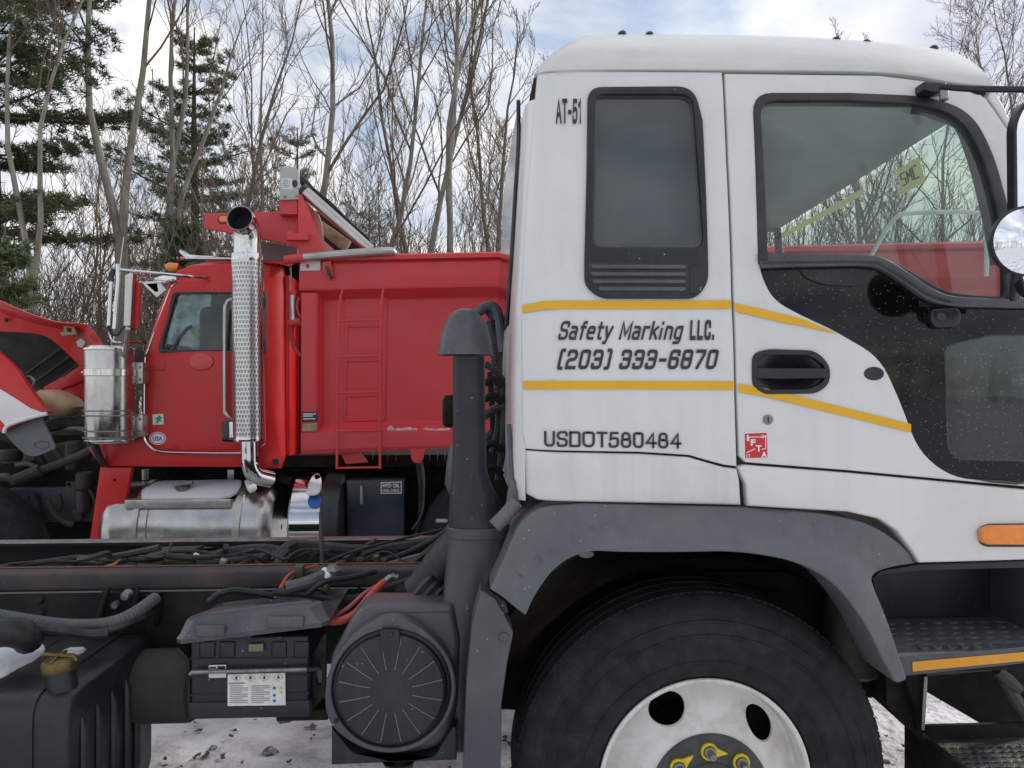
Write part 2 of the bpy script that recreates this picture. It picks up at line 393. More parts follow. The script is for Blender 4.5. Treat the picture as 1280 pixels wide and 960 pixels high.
def obj(name, mb, mat, parent=None, smooth=35, loc=None):
    me = bpy.data.meshes.new(name)
    me.from_pydata([tuple(p) for p in mb.v], [], mb.f)
    bm = bmesh.new(); bm.from_mesh(me)
    bmesh.ops.remove_doubles(bm, verts=bm.verts, dist=1e-6) if len(bm.verts) < 60000 else None
    bmesh.ops.recalc_face_normals(bm, faces=bm.faces) if len(bm.faces) < 60000 else None
    bm.to_mesh(me); bm.free()
    me.materials.append(M[mat] if isinstance(mat, str) else mat)
    if smooth:
        me.polygons.foreach_set('use_smooth', [True] * len(me.polygons))
        try: me.set_sharp_from_angle(angle=radians(smooth))
        except Exception: pass
    o = bpy.data.objects.new(name, me)
    COL.objects.link(o)
    if parent is not None:
        o.parent = parent
        if parent.type == 'EMPTY':
            o.matrix_parent_inverse = Matrix.Translation(parent.location).inverted()
    return o

def thing(name, label, cat, loc, group=None):
    o = bpy.data.objects.new(name, None); COL.objects.link(o)
    o.empty_display_size = 0.2
    o.location = loc; o['label'] = label; o['category'] = cat
    if group: o['group'] = group
    return o

def tag(o, label, cat, group=None):
    o['label'] = label; o['category'] = cat
    if group: o['group'] = group
    return o

# ------------------------------------------------------------------ tracing: a view ray cut by a surface at its real depth
def P(px, py, Y):
    u = (px - 640) / FPX; v = (480 - py) / FPX
    t = Y / (CY - u * SY)
    return Vector(((u * CY + SY) * t, Y, CAMZ + v * t))

def PZ(px, py, z):
    u = (px - 640) / FPX; v = (480 - py) / FPX
    t = (z - CAMZ) / v
    return Vector(((u * CY + SY) * t, (CY - u * SY) * t, z))

def flat(Y): return lambda x, z: Y

def PS(px, py, surf, off=0.0):
    Y = surf(0.5, 1.5) - off
    for _ in range(5):
        p = P(px, py, Y); Y = surf(p.x, p.z) - off
    return P(px, py, Y)

def fillet(pts, n=5):
    """(x, y[, r]) corners -> closed outline with rounded corners"""
    out = []; k = len(pts)
    for i in range(k):
        p = Vector(pts[i][:2]); r = pts[i][2] if len(pts[i]) > 2 else 0
        if r <= 0: out.append(tuple(p)); continue
        a = Vector(pts[i - 1][:2]); b = Vector(pts[(i + 1) % k][:2])
        da, db = (a - p), (b - p)
        r1 = min(r, da.length * 0.49, db.length * 0.49)
        s, e = p + da.normalized() * r1, p + db.normalized() * r1
        for j in range(n + 1):
            t = j / n
            out.append(tuple(s * (1 - t) ** 2 + p * 2 * t * (1 - t) + e * t * t))
    return out

def cr(pts, n=5, closed=False):
    """Catmull-Rom through 2-D or 3-D points"""
    P_ = [Vector(p) for p in pts]; k = len(P_); out = []
    for i in range(k if closed else k - 1):
        p0 = P_[(i - 1) % k] if closed or i else P_[0]
        p1 = P_[i]; p2 = P_[(i + 1) % k]
        p3 = P_[(i + 2) % k] if closed or i + 2 < k else P_[-1]
        for j in range(n):
            t = j / n
            out.append(tuple(0.5 * ((2 * p1) + (p2 - p0) * t + (2 * p0 - 5 * p1 + 4 * p2 - p3) * t * t + (3 * p1 - p0 - 3 * p2 + p3) * t ** 3)))
    if not closed: out.append(tuple(P_[-1]))
    return out

def ell(cx, cy, rx, ry, n=24, rot=0.0):
    return [(cx + rx * cos(a) * cos(rot) - ry * sin(a) * sin(rot), cy + rx * cos(a) * sin(rot) + ry * sin(a) * cos(rot))
            for a in [2 * pi * i / n for i in range(n)]]

def tr(pts, surf, off=0.0):
    """traced outline -> (x, z) on a surface y = surf(x, z)"""
    return [(q.x, q.z) for q in (PS(p[0], p[1], surf, off) for p in pts)]

def area2(l): return 0.5 * sum(l[i - 1][0] * l[i][1] - l[i][0] * l[i - 1][1] for i in range(len(l)))

def clean(l):
    o = []
    for p in l:
        if not o or hypot(p[0] - o[-1][0], p[1] - o[-1][1]) > 1e-5: o.append(p)
    if hypot(o[0][0] - o[-1][0], o[0][1] - o[-1][1]) < 1e-5: o.pop()
    return o

def inset(l, d):
    k = len(l); out = []
    for i in range(k):
        a, p, b = Vector(l[i - 1]), Vector(l[i]), Vector(l[(i + 1) % k])
        e1, e2 = (p - a).normalized(), (b - p).normalized()
        n1_, n2_ = Vector((-e1.y, e1.x)), Vector((-e2.y, e2.x))
        nn = n1_ + n2_
        if nn.length < 1e-6: nn = n1_
        nn.normalize()
        c = max(0.45, nn.dot(n1_))
        q = p + nn * (d / c)
        out.append((q.x, q.y))
    return out

def panel(mb, outer, holes=(), surf=None, off=0.0, thick=0.02, bev=0.003, g=None, back=False, to=None, seg=3):
    """sheet cut to an outline (x, z) with holes, rounded front edge, laid on y = surf(x, z) - off"""
    loops = []
    for i, l in enumerate([outer] + list(holes)):
        l = clean(l)
        if (area2(l) > 0) != (i == 0): l = l[::-1]
        loops.append(l)
    bm = bmesh.new()
    levels = []
    if bev > 0:
        for s in range(seg + 1):
            a = pi / 2 * s / seg
            levels.append((bev * (1 - sin(a)), bev * (1 - cos(a))))
    else: levels.append((0, 0))
    if thick > bev: levels.append((0, thick))
    edges = []; backs = []
    for l in loops:
        rings = []
        for ins, d in levels:
            ll = inset(l, ins) if ins > 1e-9 else l
            rings.append([bm.verts.new((x, d, z)) for x, z in ll])
        k = len(l)
        for i in range(k):
            edges.append(bm.edges.new((rings[0][i], rings[0][(i + 1) % k])))
        for a, b in zip(rings[:-1], rings[1:]):
            for i in range(k):
                i2 = (i + 1) % k
                bm.faces.new((a[i], b[i], b[i2], a[i2]))
        backs.append(rings[-1])
    bmesh.ops.triangle_fill(bm, use_beauty=True, use_dissolve=False, edges=edges, normal=(0, -1, 0))
    if back:
        be = []
        for ring in backs:
            for i in range(len(ring)):
                e = bm.edges.get((ring[i], ring[(i + 1) % len(ring)]))
                be.append(e)
        bmesh.ops.triangle_fill(bm, use_beauty=True, use_dissolve=False, edges=be, normal=(0, 1, 0))
    if g:
        xs = [p[0] for p in loops[0]]; zs = [p[1] for p in loops[0]]
        for ax, lo, hi in ((0, min(xs), max(xs)), (2, min(zs), max(zs))):
            c = lo + g
            while c < hi:
                co = [0, 0, 0]; co[ax] = c; no = [0, 0, 0]; no[ax] = 1
                bmesh.ops.bisect_plane(bm, geom=bm.verts[:] + bm.edges[:] + bm.faces[:], plane_co=co, plane_no=no, dist=1e-6)
                c += g
    if surf is not None:
        for q in bm.verts:
            q.co.y += surf(q.co.x, q.co.z) - off
    if to is not None:
        for q in bm.verts: q.co = to(q.co)
    return mb.bm(bm)

def pan(name, px, surf, mat, parent, off=0.0, thick=0.02, bev=0.003, holes=(), g=None, back=False, smooth=35, toff=None, seg=3):
    """traced panel as one object"""
    o = off if toff is None else toff
    mb = MB()
    panel(mb, tr(px, surf, o), [tr(h, surf, o) for h in holes], surf, off, thick, bev, g, back, seg=seg)
    return obj(name, mb, mat, parent, smooth)

def strip(mb, top, bot, surf, off, n=10):
    """ribbon between two traced edges lying just on a surface"""
    rows = []
    for l in (top, bot):
        rows.append([PS(x, y, surf, off) for x, y in l])
    return mb.grid(rows)

def resample(pts, n):
    d = [0]
    for a, b in zip(pts[:-1], pts[1:]): d.append(d[-1] + (Vector(b) - Vector(a)).length)
    out = []; j = 0
    for i in range(n):
        s = d[-1] * i / (n - 1)
        while j < len(d) - 2 and d[j + 1] < s: j += 1
        t = (s - d[j]) / max(1e-9, d[j + 1] - d[j])
        out.append(tuple(Vector(pts[j]).lerp(Vector(pts[j + 1]), t)))
    return out

def loft_rows(mb, rows, Yc, n=20, ex=2.0, caps=True):
    """upright body: rows of (py, px_left, px_right, half_depth[, Y]) -> rounded cross sections"""
    rings = []
    for r in rows:
        Y = r[4] if len(r) > 4 else Yc
        a = P(r[1], r[0], Y); b = P(r[2], r[0], Y)
        c = (a + b) / 2; hx = (b.x - a.x) / 2; hy = r[3]
        ring = []
        for j in range(n):
            an = 2 * pi * j / n
            cx, sx = cos(an), sin(an)
            ring.append((c.x + hx * math.copysign(abs(cx) ** (2 / ex), cx), c.y + hy * math.copysign(abs(sx) ** (2 / ex), sx), c.z))
        rings.append(ring)
    mb.grid(rings, close=True)
    if caps:
        mb.ngon(rings[0]); mb.ngon(rings[-1][::-1])
    return mb

def px_tube(mb, pts, r, n=8, smooth=4):
    """hose through traced (px, py, Y) points"""
    q = [P(*p) for p in pts]
    if smooth and len(q) > 2: q = cr(q, smooth)
    return mb.tube(q, r, n)

def ribbed(mb, pts, r, pitch=0.012, n=10, amp=0.18):
    q = [P(*p) for p in pts]
    q = cr(q, 6); q = [Vector(p) for p in q]
    L = sum((b - a).length for a, b in zip(q[:-1], q[1:]))
    k = max(6, int(L / pitch) * 2)
    q = resample(q, k)
    return mb.tube(q, [r * (1 + (amp if i % 2 else -amp * 0.4)) for i in range(k)], n)
# ================================================================== GROUND
def mk_ground():
    m = bpy.data.materials.new('snowy_ground'); m.use_nodes = True
    N, L = m.node_tree.nodes, m.node_tree.links
    p = N['Principled BSDF']; p.inputs['Roughness'].default_value = 0.75
    t = N.new('ShaderNodeTexCoord')
    a = N.new('ShaderNodeTexNoise'); a.inputs['Scale'].default_value = 1.1; a.inputs['Detail'].default_value = 10
    a.inputs['Roughness'].default_value = 0.7
    L.new(t.outputs['Object'], a.inputs['Vector'])
    r = N.new('ShaderNodeMapRange')
    r.inputs['From Min'].default_value = 0.54; r.inputs['From Max'].default_value = 0.74
    L.new(a.outputs['Fac'], r.inputs['Value'])
    # woodland floor: leaf litter showing through the snow beyond the yard
    s = N.new('ShaderNodeSeparateXYZ'); L.new(t.outputs['Object'], s.inputs[0])
    fy = N.new('ShaderNodeMapRange'); fy.inputs['From Min'].default_value = 9; fy.inputs['From Max'].default_value = 15
    fy.inputs['To Min'].default_value = 0; fy.inputs['To Max'].default_value = 0.55
    L.new(s.outputs['Y'], fy.inputs['Value'])
    ad = N.new('ShaderNodeMath'); ad.operation = 'ADD'; ad.use_clamp = True
    L.new(r.outputs[0], ad.inputs[0]); L.new(fy.outputs[0], ad.inputs[1])
    nb = N.new('ShaderNodeTexNoise'); nb.inputs['Scale'].default_value = 14; nb.inputs['Detail'].default_value = 6
    L.new(t.outputs['Object'], nb.inputs['Vector'])
    dc = N.new('ShaderNodeValToRGB')
    dc.color_ramp.elements[0].position = 0.3; dc.color_ramp.elements[0].color = (0.06, 0.04, 0.028, 1)
    dc.color_ramp.elements[1].position = 0.7; dc.color_ramp.elements[1].color = (0.22, 0.16, 0.11, 1)
    L.new(nb.outputs['Fac'], dc.inputs[0])
    mx = N.new('ShaderNodeMix'); mx.data_type = 'RGBA'
    sl = N.new('ShaderNodeTexNoise'); sl.inputs['Scale'].default_value = 3.4; sl.inputs['Detail'].default_value = 9; sl.inputs['Roughness'].default_value = 0.65
    L.new(t.outputs['Object'], sl.inputs['Vector'])
    sr = N.new('ShaderNodeValToRGB')
    sr.color_ramp.elements[0].position = 0.36; sr.color_ramp.elements[0].color = (0.50, 0.49, 0.51, 1)
    sr.color_ramp.elements[1].position = 0.58; sr.color_ramp.elements[1].color = (0.80, 0.81, 0.84, 1)
    L.new(sl.outputs['Fac'], sr.inputs[0]); L.new(sr.outputs[0], mx.inputs[6])
    L.new(ad.outputs[0], mx.inputs[0]); L.new(dc.outputs[0], mx.inputs[7])
    L.new(mx.outputs[2], p.inputs['Base Color'])
    b = N.new('ShaderNodeBump'); b.inputs['Strength'].default_value = 0.9; b.inputs['Distance'].default_value = 0.06
    b2 = N.new('ShaderNodeTexNoise'); b2.inputs['Scale'].default_value = 9; b2.inputs['Detail'].default_value = 8
    L.new(t.outputs['Object'], b2.inputs['Vector'])
    L.new(b2.outputs['Fac'], b.inputs['Height']); L.new(b.outputs[0], p.inputs['Normal'])
    return m
M['ground'] = mk_ground()
mb = MB()
def gz(x, y):
    return 0.04 * mnoise.noise((x * 0.7, y * 0.7, 0)) + 0.022 * mnoise.noise((x * 3, y * 3, 4)) if abs(x) < 8 and abs(y) < 12 else 0.0
xs = [-900, -300, -120, -60, -30, -15] + [-9 + 0.25 * i for i in range(73)] + [15, 30, 60, 120, 300, 900]
ys = [-900, -300, -120, -60, -30, -12] + [-3 + 0.25 * i for i in range(65)] + [20, 40, 80, 160, 300, 900]
mb.grid([[(x, y, gz(x, y) - 0.02) for x in xs] for y in ys])
g = obj('ground', mb, 'ground'); g['kind'] = 'structure'

rnd = random.Random(5)
M['leaf'] = mk('dead_leaf', (0.09, 0.065, 0.05), 0.8, var=0.5, vs=3)
mb = MB()
for i in range(2600):
    x = rnd.uniform(-3.5, 4.2); y = rnd.uniform(1.2, 9.5)
    s = rnd.uniform(0.006, 0.024) * (1.8 if rnd.random() < 0.06 else 1)
    a = rnd.uniform(0, 2 * pi); z = gz(x, y) - 0.012
    q = []
    for k in range(6):
        an = a + 2 * pi * k / 6; rr = s * rnd.uniform(0.3, 1.2) * (1 if k % 3 else 1.6)
        q.append((x + cos(an) * rr, y + sin(an) * rr, z + rnd.uniform(0, 0.014)))
    mb.add(q, [tuple(range(6))])
o = obj('fallen_leaves', mb, 'leaf', smooth=0); o['kind'] = 'stuff'
o['label'] = 'brown dead leaves and clods scattered over the trampled snow'
mb = MB()
for i in range(420):
    x = rnd.uniform(-2.5, 3.2); y = rnd.uniform(2.2, 6.5); s = rnd.uniform(.008, .03) * (1.8 if rnd.random() < .1 else 1); z = gz(x, y) - .024
    ring_ = [[(x + cos(a) * s * f * rnd.uniform(.8, 1.2), y + sin(a) * s * f * rnd.uniform(.8, 1.2), z + h * s) for a in [2 * pi * k / 7 for k in range(7)]] for f, h in ((1, 0), (.85, .5), (.4, .8))]
    mb.grid(ring_, close=True); mb.ngon(ring_[-1])
o = obj('clods', mb, mk('frozen_clod', (0.11, 0.095, 0.085), 0.9, var=.4, vs=8, dirt=(.6, .6, .62), dirt_amt=.8, ds=30, cover=.55), smooth=0); o['kind'] = 'stuff'
o['label'] = 'frozen brown clods and stones in the trampled snow'
M['twig'] = mk('twig', (0.10, 0.075, 0.055), 0.85, var=0.3)
mb = MB()
for i in range(70):
    x = rnd.uniform(-2.5, 4); y = rnd.uniform(1.5, 8); a = rnd.uniform(0, 2 * pi); l = rnd.uniform(0.05, 0.2)
    z = gz(x, y) - 0.006
    mb.tube([(x, y, z), (x + cos(a) * l * .5, y + sin(a) * l * .5, z + .012), (x + cos(a + .4) * l, y + sin(a + .4) * l, z)], 0.003, 4)
o = obj('fallen_twigs', mb, 'twig', smooth=0); o['kind'] = 'stuff'
o['label'] = 'thin broken twigs lying on the snow'

# ================================================================== TREES
def mk_bark(name, c0, c1, green):
    m = bpy.data.materials.new(name); m.use_nodes = True
    N, L = m.node_tree.nodes, m.node_tree.links
    p = N['Principled BSDF']; p.inputs['Roughness'].default_value = 0.9
    t = N.new('ShaderNodeTexCoord')
    mp = N.new('ShaderNodeMapping'); mp.inputs['Scale'].default_value = (1, 1, 0.22)
    L.new(t.outputs['Object'], mp.inputs[0])
    a = N.new('ShaderNodeTexNoise'); a.inputs['Scale'].default_value = 9; a.inputs['Detail'].default_value = 8; a.inputs['Roughness'].default_value = 0.7
    L.new(mp.outputs[0], a.inputs['Vector'])
    r = N.new('ShaderNodeValToRGB')
    r.color_ramp.elements[0].position = 0.33; r.color_ramp.elements[0].color = (*c0, 1)
    r.color_ramp.elements[1].position = 0.66; r.color_ramp.elements[1].color = (*c1, 1)
    L.new(a.outputs['Fac'], r.inputs[0])
    b = N.new('ShaderNodeTexNoise'); b.inputs['Scale'].default_value = 2.2; b.inputs['Detail'].default_value = 6
    L.new(t.outputs['Object'], b.inputs['Vector'])
    br = N.new('ShaderNodeMapRange'); br.inputs['From Min'].default_value = 0.48; br.inputs['From Max'].default_value = 0.66; br.inputs['To Max'].default_value = 0.7
    L.new(b.outputs['Fac'], br.inputs['Value'])
    mx = N.new('ShaderNodeMix'); mx.data_type = 'RGBA'; mx.inputs[7].default_value = (*green, 1)
    L.new(br.outputs[0], mx.inputs[0]); L.new(r.outputs[0], mx.inputs[6]); L.new(mx.outputs[2], p.inputs['Base Color'])
    bp = N.new('ShaderNodeBump'); bp.inputs['Strength'].default_value = 0.8; bp.inputs['Distance'].default_value = 0.03
    L.new(a.outputs['Fac'], bp.inputs['Height']); L.new(bp.outputs[0], p.inputs['Normal'])
    return m
M['bark'] = mk_bark('grey_bark', (0.12, 0.105, 0.09), (0.36, 0.33, 0.285), (0.25, 0.26, 0.18))
M['bark_br'] = mk_bark('brown_bark', (0.09, 0.066, 0.05), (0.24, 0.18, 0.135), (0.17, 0.155, 0.11))
M['bark_pine'] = mk_bark('pine_bark', (0.05, 0.038, 0.03), (0.13, 0.10, 0.08), (0.08, 0.075, 0.05))
M['twigs'] = mk('twig_bark', (0.15, 0.112, 0.082), 0.9, var=0.25, vs=1.0)

def mk_needles(name, c0, c1):
    m = bpy.data.materials.new(name); m.use_nodes = True
    N, L = m.node_tree.nodes, m.node_tree.links
    p = N['Principled BSDF']; p.inputs['Roughness'].default_value = 0.65
    t = N.new('ShaderNodeTexCoord')
    a = N.new('ShaderNodeTexNoise'); a.inputs['Scale'].default_value = 1.6; a.inputs['Detail'].default_value = 5
    L.new(t.outputs['Object'], a.inputs['Vector'])
    r = N.new('ShaderNodeValToRGB')
    r.color_ramp.elements[0].position = 0.35; r.color_ramp.elements[0].color = (*c0, 1)
    r.color_ramp.elements[1].position = 0.65; r.color_ramp.elements[1].color = (*c1, 1)
    L.new(a.outputs['Fac'], r.inputs[0]); L.new(r.outputs[0], p.inputs['Base Color'])
    return m
M['needles'] = mk_needles('pine_needles', (0.050, 0.068, 0.026), (0.12, 0.135, 0.05))
M['needles_lt'] = mk_needles('hemlock_needles', (0.05, 0.085, 0.03), (0.12, 0.15, 0.055))
M['needles_br'] = mk_needles('dry_oak_leaves', (0.10, 0.075, 0.05), (0.19, 0.14, 0.09))

def walk(rn, mb, p, d, L, r, lev, maxlev, rec, bend=0.16, up=0.10, endr=0.35):
    nseg = (9, 6, 4, 3, 2)[min(lev, 4)]
    pts, rs, dirs = [p.copy()], [r], [d.copy()]
    for i in range(nseg):
        j = bend * (0.55 if lev == 0 else 1.0)
        d = (d + Vector((rn.gauss(0, j), rn.gauss(0, j), rn.gauss(0, j * 0.5))) + Vector((0, 0, up if lev else 0.10))).normalized()
        p = p + d * (L / nseg)
        pts.append(p.copy()); dirs.append(d.copy()); rs.append(r * (1 - (1 - endr) * (i + 1) / nseg))
    mb[0 if lev <= 0 else 1].tube(pts, rs, (7, 5, 4, 3, 3)[min(lev, 4)], caps=False)
    if lev < maxlev:
        rec(rn, mb, pts, dirs, rs, L, lev)

def bare_tree(seed, H, r0, first=0.3, n1=13, spread=0.62, fork=False, maxlev=3, lean=(0, 0), dens=1.0, twig=0.007):
    rn = random.Random(seed)
    mbs = (MB(), MB())
    def rec(rn, mb, pts, dirs, rs, L, lev):
        n = (n1, 8, 8, 4)[lev]
        n = max(2, int(n * dens))
        f0 = (first, 0.22, 0.18, 0.2)[lev]
        for i in range(n):
            f = f0 + (1 - f0) * ((i + rn.uniform(0.1, 0.9)) / n)
            x = f * (len(pts) - 1); k = min(int(x), len(pts) - 2); t = x - k
            p = pts[k].lerp(pts[k + 1], t); d = dirs[k + 1]; r = rs[k] * (1 - t) + rs[k + 1] * t
            an = rn.uniform(0, 2 * pi); ax = d.orthogonal().normalized()
            ax = Matrix.Rotation(an, 3, d) @ ax
            tilt = rn.uniform(0.7, 1.25) * spread * (1.0 if lev else (1.25 - 0.55 * f))
            nd = (d * cos(tilt) + ax * sin(tilt)).normalized()
            nl = L * (0.50, 0.48, 0.5, 0.5)[lev] * rn.uniform(0.6, 1.1) * (1.15 - 0.75 * f if lev == 0 else 1.1 - 0.6 * f)
            walk(rn, mb, p, nd, nl, max(twig, r * rn.uniform(0.36, 0.56)), lev + 1, maxlev, rec)
    d0 = Vector((lean[0], lean[1], 1)).normalized()
    if fork:
        # the stem splits low into two or three leaders
        h = H * fork[0]
        pts = [Vector((0, 0, -0.1)), d0 * h * 0.5, d0 * h]
        mbs[0].tube(pts, [r0 * 1.15, r0, r0 * 0.92], 8, caps=False)
        for dx, dy, s in fork[1]:
            walk(rn, mbs, d0 * h * 0.97, Vector((dx, dy, 1)).normalized(), (H - h) * s, r0 * 0.66, 0, maxlev, rec, endr=0.12)
    else:
        walk(rn, mbs, Vector((0, 0, -0.1)), d0, H, r0, 0, maxlev, rec, endr=0.1)
    return mbs

def put(name, parts, loc, label, cat='tree', group=None, rz=0.0, sc=1.0):
    t = thing(name, label, cat, loc, group)
    t.rotation_euler = (0, 0, rz); t.scale = (sc, sc, sc)
    for nm, me in parts:
        o = bpy.data.objects.new(nm, me); COL.objects.link(o); o.parent = t
    return t

def bake(nm, mb, mat):
    me = bpy.data.meshes.new(nm); me.from_pydata(mb.v, [], mb.f)
    me.materials.append(M[mat])
    me.polygons.foreach_set('use_smooth', [True] * len(me.polygons))
    return me

def foot(px, Y):
    q = P(px, 480, Y); return (q.x, Y, -0.05)

# --- prominent bare trees, each with its own shape.  (px at the horizon, depth, height, radius, kwargs, label)
BIG = [
    (40, 15, 13, 0.13, dict(fork=(0.24, [(-0.16, 0, 1), (0.02, .1, .8)]), n1=9, first=0.45), 'bark', 'pale leaning bare trunk in front of the big pine at the left edge'),
    (152, 17, 14, 0.20, dict(fork=(0.34, [(-0.17, 0, 1), (-0.02, 0.05, 0.95)]), n1=9, first=0.4, dens=.8), 'bark', 'tall forked bare tree with lichened trunk standing over the raised red hood'),
    (212, 19, 15, 0.17, dict(fork=(0.33, [(-0.12, 0, 1), (0.03, 0, .9), (.13, .05, .7)]), n1=9, first=0.4, dens=.8), 'bark', 'forked bare tree with greenish trunk in front of the middle pine'),
    (252, 21, 13, 0.17, dict(lean=(0.22, 0), n1=8, first=0.35, dens=.8), 'bark_br', 'brown bare tree leaning right above the red truck cab'),
    (392, 20, 16, 0.19, dict(lean=(-0.10, 0), n1=15, first=0.42, spread=0.75), 'bark', 'tall spreading bare tree behind the grey plate of the dump body'),
    (345, 24, 14, 0.14, dict(lean=(0.02, 0), n1=11, first=0.35), 'bark', 'straight pale bare tree just left of the grey plate of the dump body'),
    (452, 22, 14.5, 0.16, dict(lean=(0.2, 0), n1=12, first=0.4, spread=.6), 'bark', 'bare tree leaning right behind the rolled tarp'),
    (497, 20, 15.5, 0.17, dict(lean=(0.13, 0), n1=13, first=0.4, spread=0.55), 'bark', 'tall bare tree with rising limbs over the front of the red dump bed'),
    (562, 19, 17, 0.18, dict(fork=(0.26, [(-0.10, 0, .95), (0.05, 0.0, 1)]), n1=12, first=0.42), 'bark', 'tall twin trunked bare tree over the middle of the red dump bed'),
    (548, 25, 16, 0.16, dict(lean=(-0.12, 0), n1=12, first=0.3), 'bark_br', 'bare tree leaning left behind the twin trunked tree'),
    (618, 21, 12.5, 0.16, dict(fork=(0.30, [(-0.16, 0, .9), (0.14, 0, .95)]), n1=12, first=0.3), 'bark_br', 'dark bushy bare tree close to the back of the white cab'),
    (1085, 19, 10, 0.17, dict(fork=(0.30, [(-0.2, 0, .9), (0.16, 0, 1)]), n1=12, first=0.3), 'bark', 'forked bare tree seen through the door window of the white cab'),
    (1000, 24, 10.5, 0.15, dict(n1=12, first=0.3), 'bark_br', 'thin bare tree seen low through the left part of the cab door window'),
    (1190, 24, 10.5, 0.14, dict(lean=(-.06, 0), n1=13, first=0.3), 'bark_br', 'bare tree seen through the right part of the cab door window'),
    (1175, 27, 15.2, 0.16, dict(n1=14, first=0.35, spread=.7), 'bark', 'bare tree whose fine top rises over the front of the white roof'),
    (1258, 24, 14.6, 0.16, dict(fork=(0.4, [(-0.12, 0, 1), (0.12, 0, .95)]), n1=14, first=0.35, spread=.7), 'bark', 'bare tree at the right edge above the mirror arm'),
]
for i, (px, Y, H, r0, kw, bk, lab) in enumerate(BIG):
    a, b = bare_tree(100 + i, H, r0 * 0.74, **kw)
    put('bare_tree', [('trunk', bake('trunk', a, bk)), ('crown', bake('crown', b, 'twigs'))], foot(px, Y), lab)

# --- the wood behind: individual slender trees, shared meshes
VAR = []
for i in range(7):
    a, b = bare_tree(300 + i, 12.5, 0.075, n1=12, first=0.25 + 0.03 * i, spread=0.55, twig=0.008)
    VAR.append([('trunk', bake('trunk', a, 'bark_br')), ('crown', bake('crown', b, 'twigs'))])
rn = random.Random(11)
for i in range(27):
    Y = rn.uniform(26, 44)
    px = rn.uniform(-60, 420) if i % 2 else (rn.uniform(420, 700) if i % 4 else rn.uniform(860, 1340))
    put('slender_tree', VAR[i % 7], foot(px, Y), 'slender bare grey tree in the thin wood behind the trucks', group='slender bare trees of the wood behind',
        rz=rn.uniform(0, 6.28), sc=rn.uniform(0.72, 1.12))

# --- saplings and brush at the foot of the wood
VAR2 = []
for i in range(4):
    a, b = MB(), MB()
    rb = random.Random(500 + i)
    for k in range(7):
        q = bare_tree(520 + i * 10 + k, rb.uniform(3.0, 5.2), 0.022, n1=9, first=0.12, spread=0.5, maxlev=2, lean=(rb.uniform(-.25, .25), rb.uniform(-.2, .2)), twig=0.006)
        for m_, s_ in ((a, q[0]), (b, q[1])):
            ox, oy = rb.uniform(-.7, .7), rb.uniform(-.7, .7)
            m_.add([(x + ox, y + oy, z) for x, y, z in s_.v], s_.f)
    VAR2.append([('stems', bake('stems', a, 'bark_br')), ('crown', bake('crown', b, 'twigs'))])
for i in range(95):
    Y = rn.uniform(14, 30)
    px = rn.uniform(-40, 680) if i % 4 else rn.uniform(880, 1330)
    put('sapling_clump', VAR2[i % 4], foot(px, Y), 'clump of thin bare brown saplings at the foot of the wood', 'bush', group='sapling clumps at the edge of the wood',
        rz=rn.uniform(0, 6.28), sc=rn.uniform(0.85, 1.5))

# --- conifers
def conifer(seed, H, r0, z0, rad, whorl=0.55, nb=6, droop=-0.05, tuft=0.24, dens=1.0, tri=9, irregular=0.35):
    rn = random.Random(seed)
    tk, lb, nd = MB(), MB(), MB()
    tk.tube([(0, 0, -0.1), (0.05, 0, H * .4), (-0.03, 0.04, H * .75), (0, 0, H)], [r0, r0 * .75, r0 * .4, 0.02], 8, caps=False)
    def tuftat(p, d, s):
        for k in range(tri):
            v = (d * rn.uniform(-0.2, 0.9) + Vector((rn.gauss(0, .7), rn.gauss(0, .7), rn.gauss(0.15, .5)))).normalized()
            w = v.cross(Vector((rn.gauss(0, 1), rn.gauss(0, 1), rn.gauss(0, 1)))).normalized() * s * 0.085
            o_ = p + Vector((rn.gauss(0, 1), rn.gauss(0, 1), rn.gauss(0, .5))) * s * 0.35
            e = o_ + v * s * rn.uniform(0.6, 1.15)
            nd.add([tuple(o_ - w), tuple(o_ + w), tuple(e)], [(0, 1, 2)])
    z = z0
    while z < H - 0.3:
        f = (z - z0) / (H - z0)
        n = max(3, int(nb * rn.uniform(0.7, 1.2)))
        for b in range(n):
            an = 2 * pi * (b + rn.random()) / n
            L = rad(f) * rn.uniform(1 - irregular, 1 + irregular * 0.6)
            if L < 0.25: L = 0.25
            d = Vector((cos(an), sin(an), droop + 0.5 * f + rn.uniform(-.08, .12))).normalized()
            p = Vector((0, 0, z + rn.uniform(-.12, .12))); pts = [p]
            ns = max(3, int(L / 0.32))
            for s in range(ns):
                d = (d + Vector((rn.gauss(0, .08), rn.gauss(0, .08), 0.025))).normalized()
                p = p + d * (L / ns); pts.append(p)
            lb.tube(pts, [max(.006, 0.035 * (1 - s / (ns + 1)) * (L / 2.2)) for s in range(ns + 1)], 4, caps=False)
            for s in range(1, ns + 1):
                fr = s / ns
                if fr < 0.28: continue
                side = d.cross(Vector((0, 0, 1))).normalized()
                for q in range(max(1, int(3 * dens))):
                    lat = rn.uniform(-1, 1) * L * 0.30 * (1.15 - 0.5 * fr)
                    pp = pts[s] + side * lat + Vector((0, 0, rn.uniform(-.06, .08))) - d * abs(lat) * 0.3
                    tuftat(pp, (d + side * (0.8 if lat > 0 else -0.8)).normalized(), tuft * rn.uniform(.8, 1.25))
        z += whorl * rn.uniform(0.7, 1.25)
    return tk, lb, nd

def put_conifer(px, Y, lab, nmat, name='pine_tree', **kw):
    a, b, c = conifer(**kw)
    put(name, [('trunk', bake('trunk', a, 'bark_pine')), ('limbs', bake('limbs', b, 'bark_pine')), ('needles', bake('needles', c, nmat))], foot(px, Y), lab)

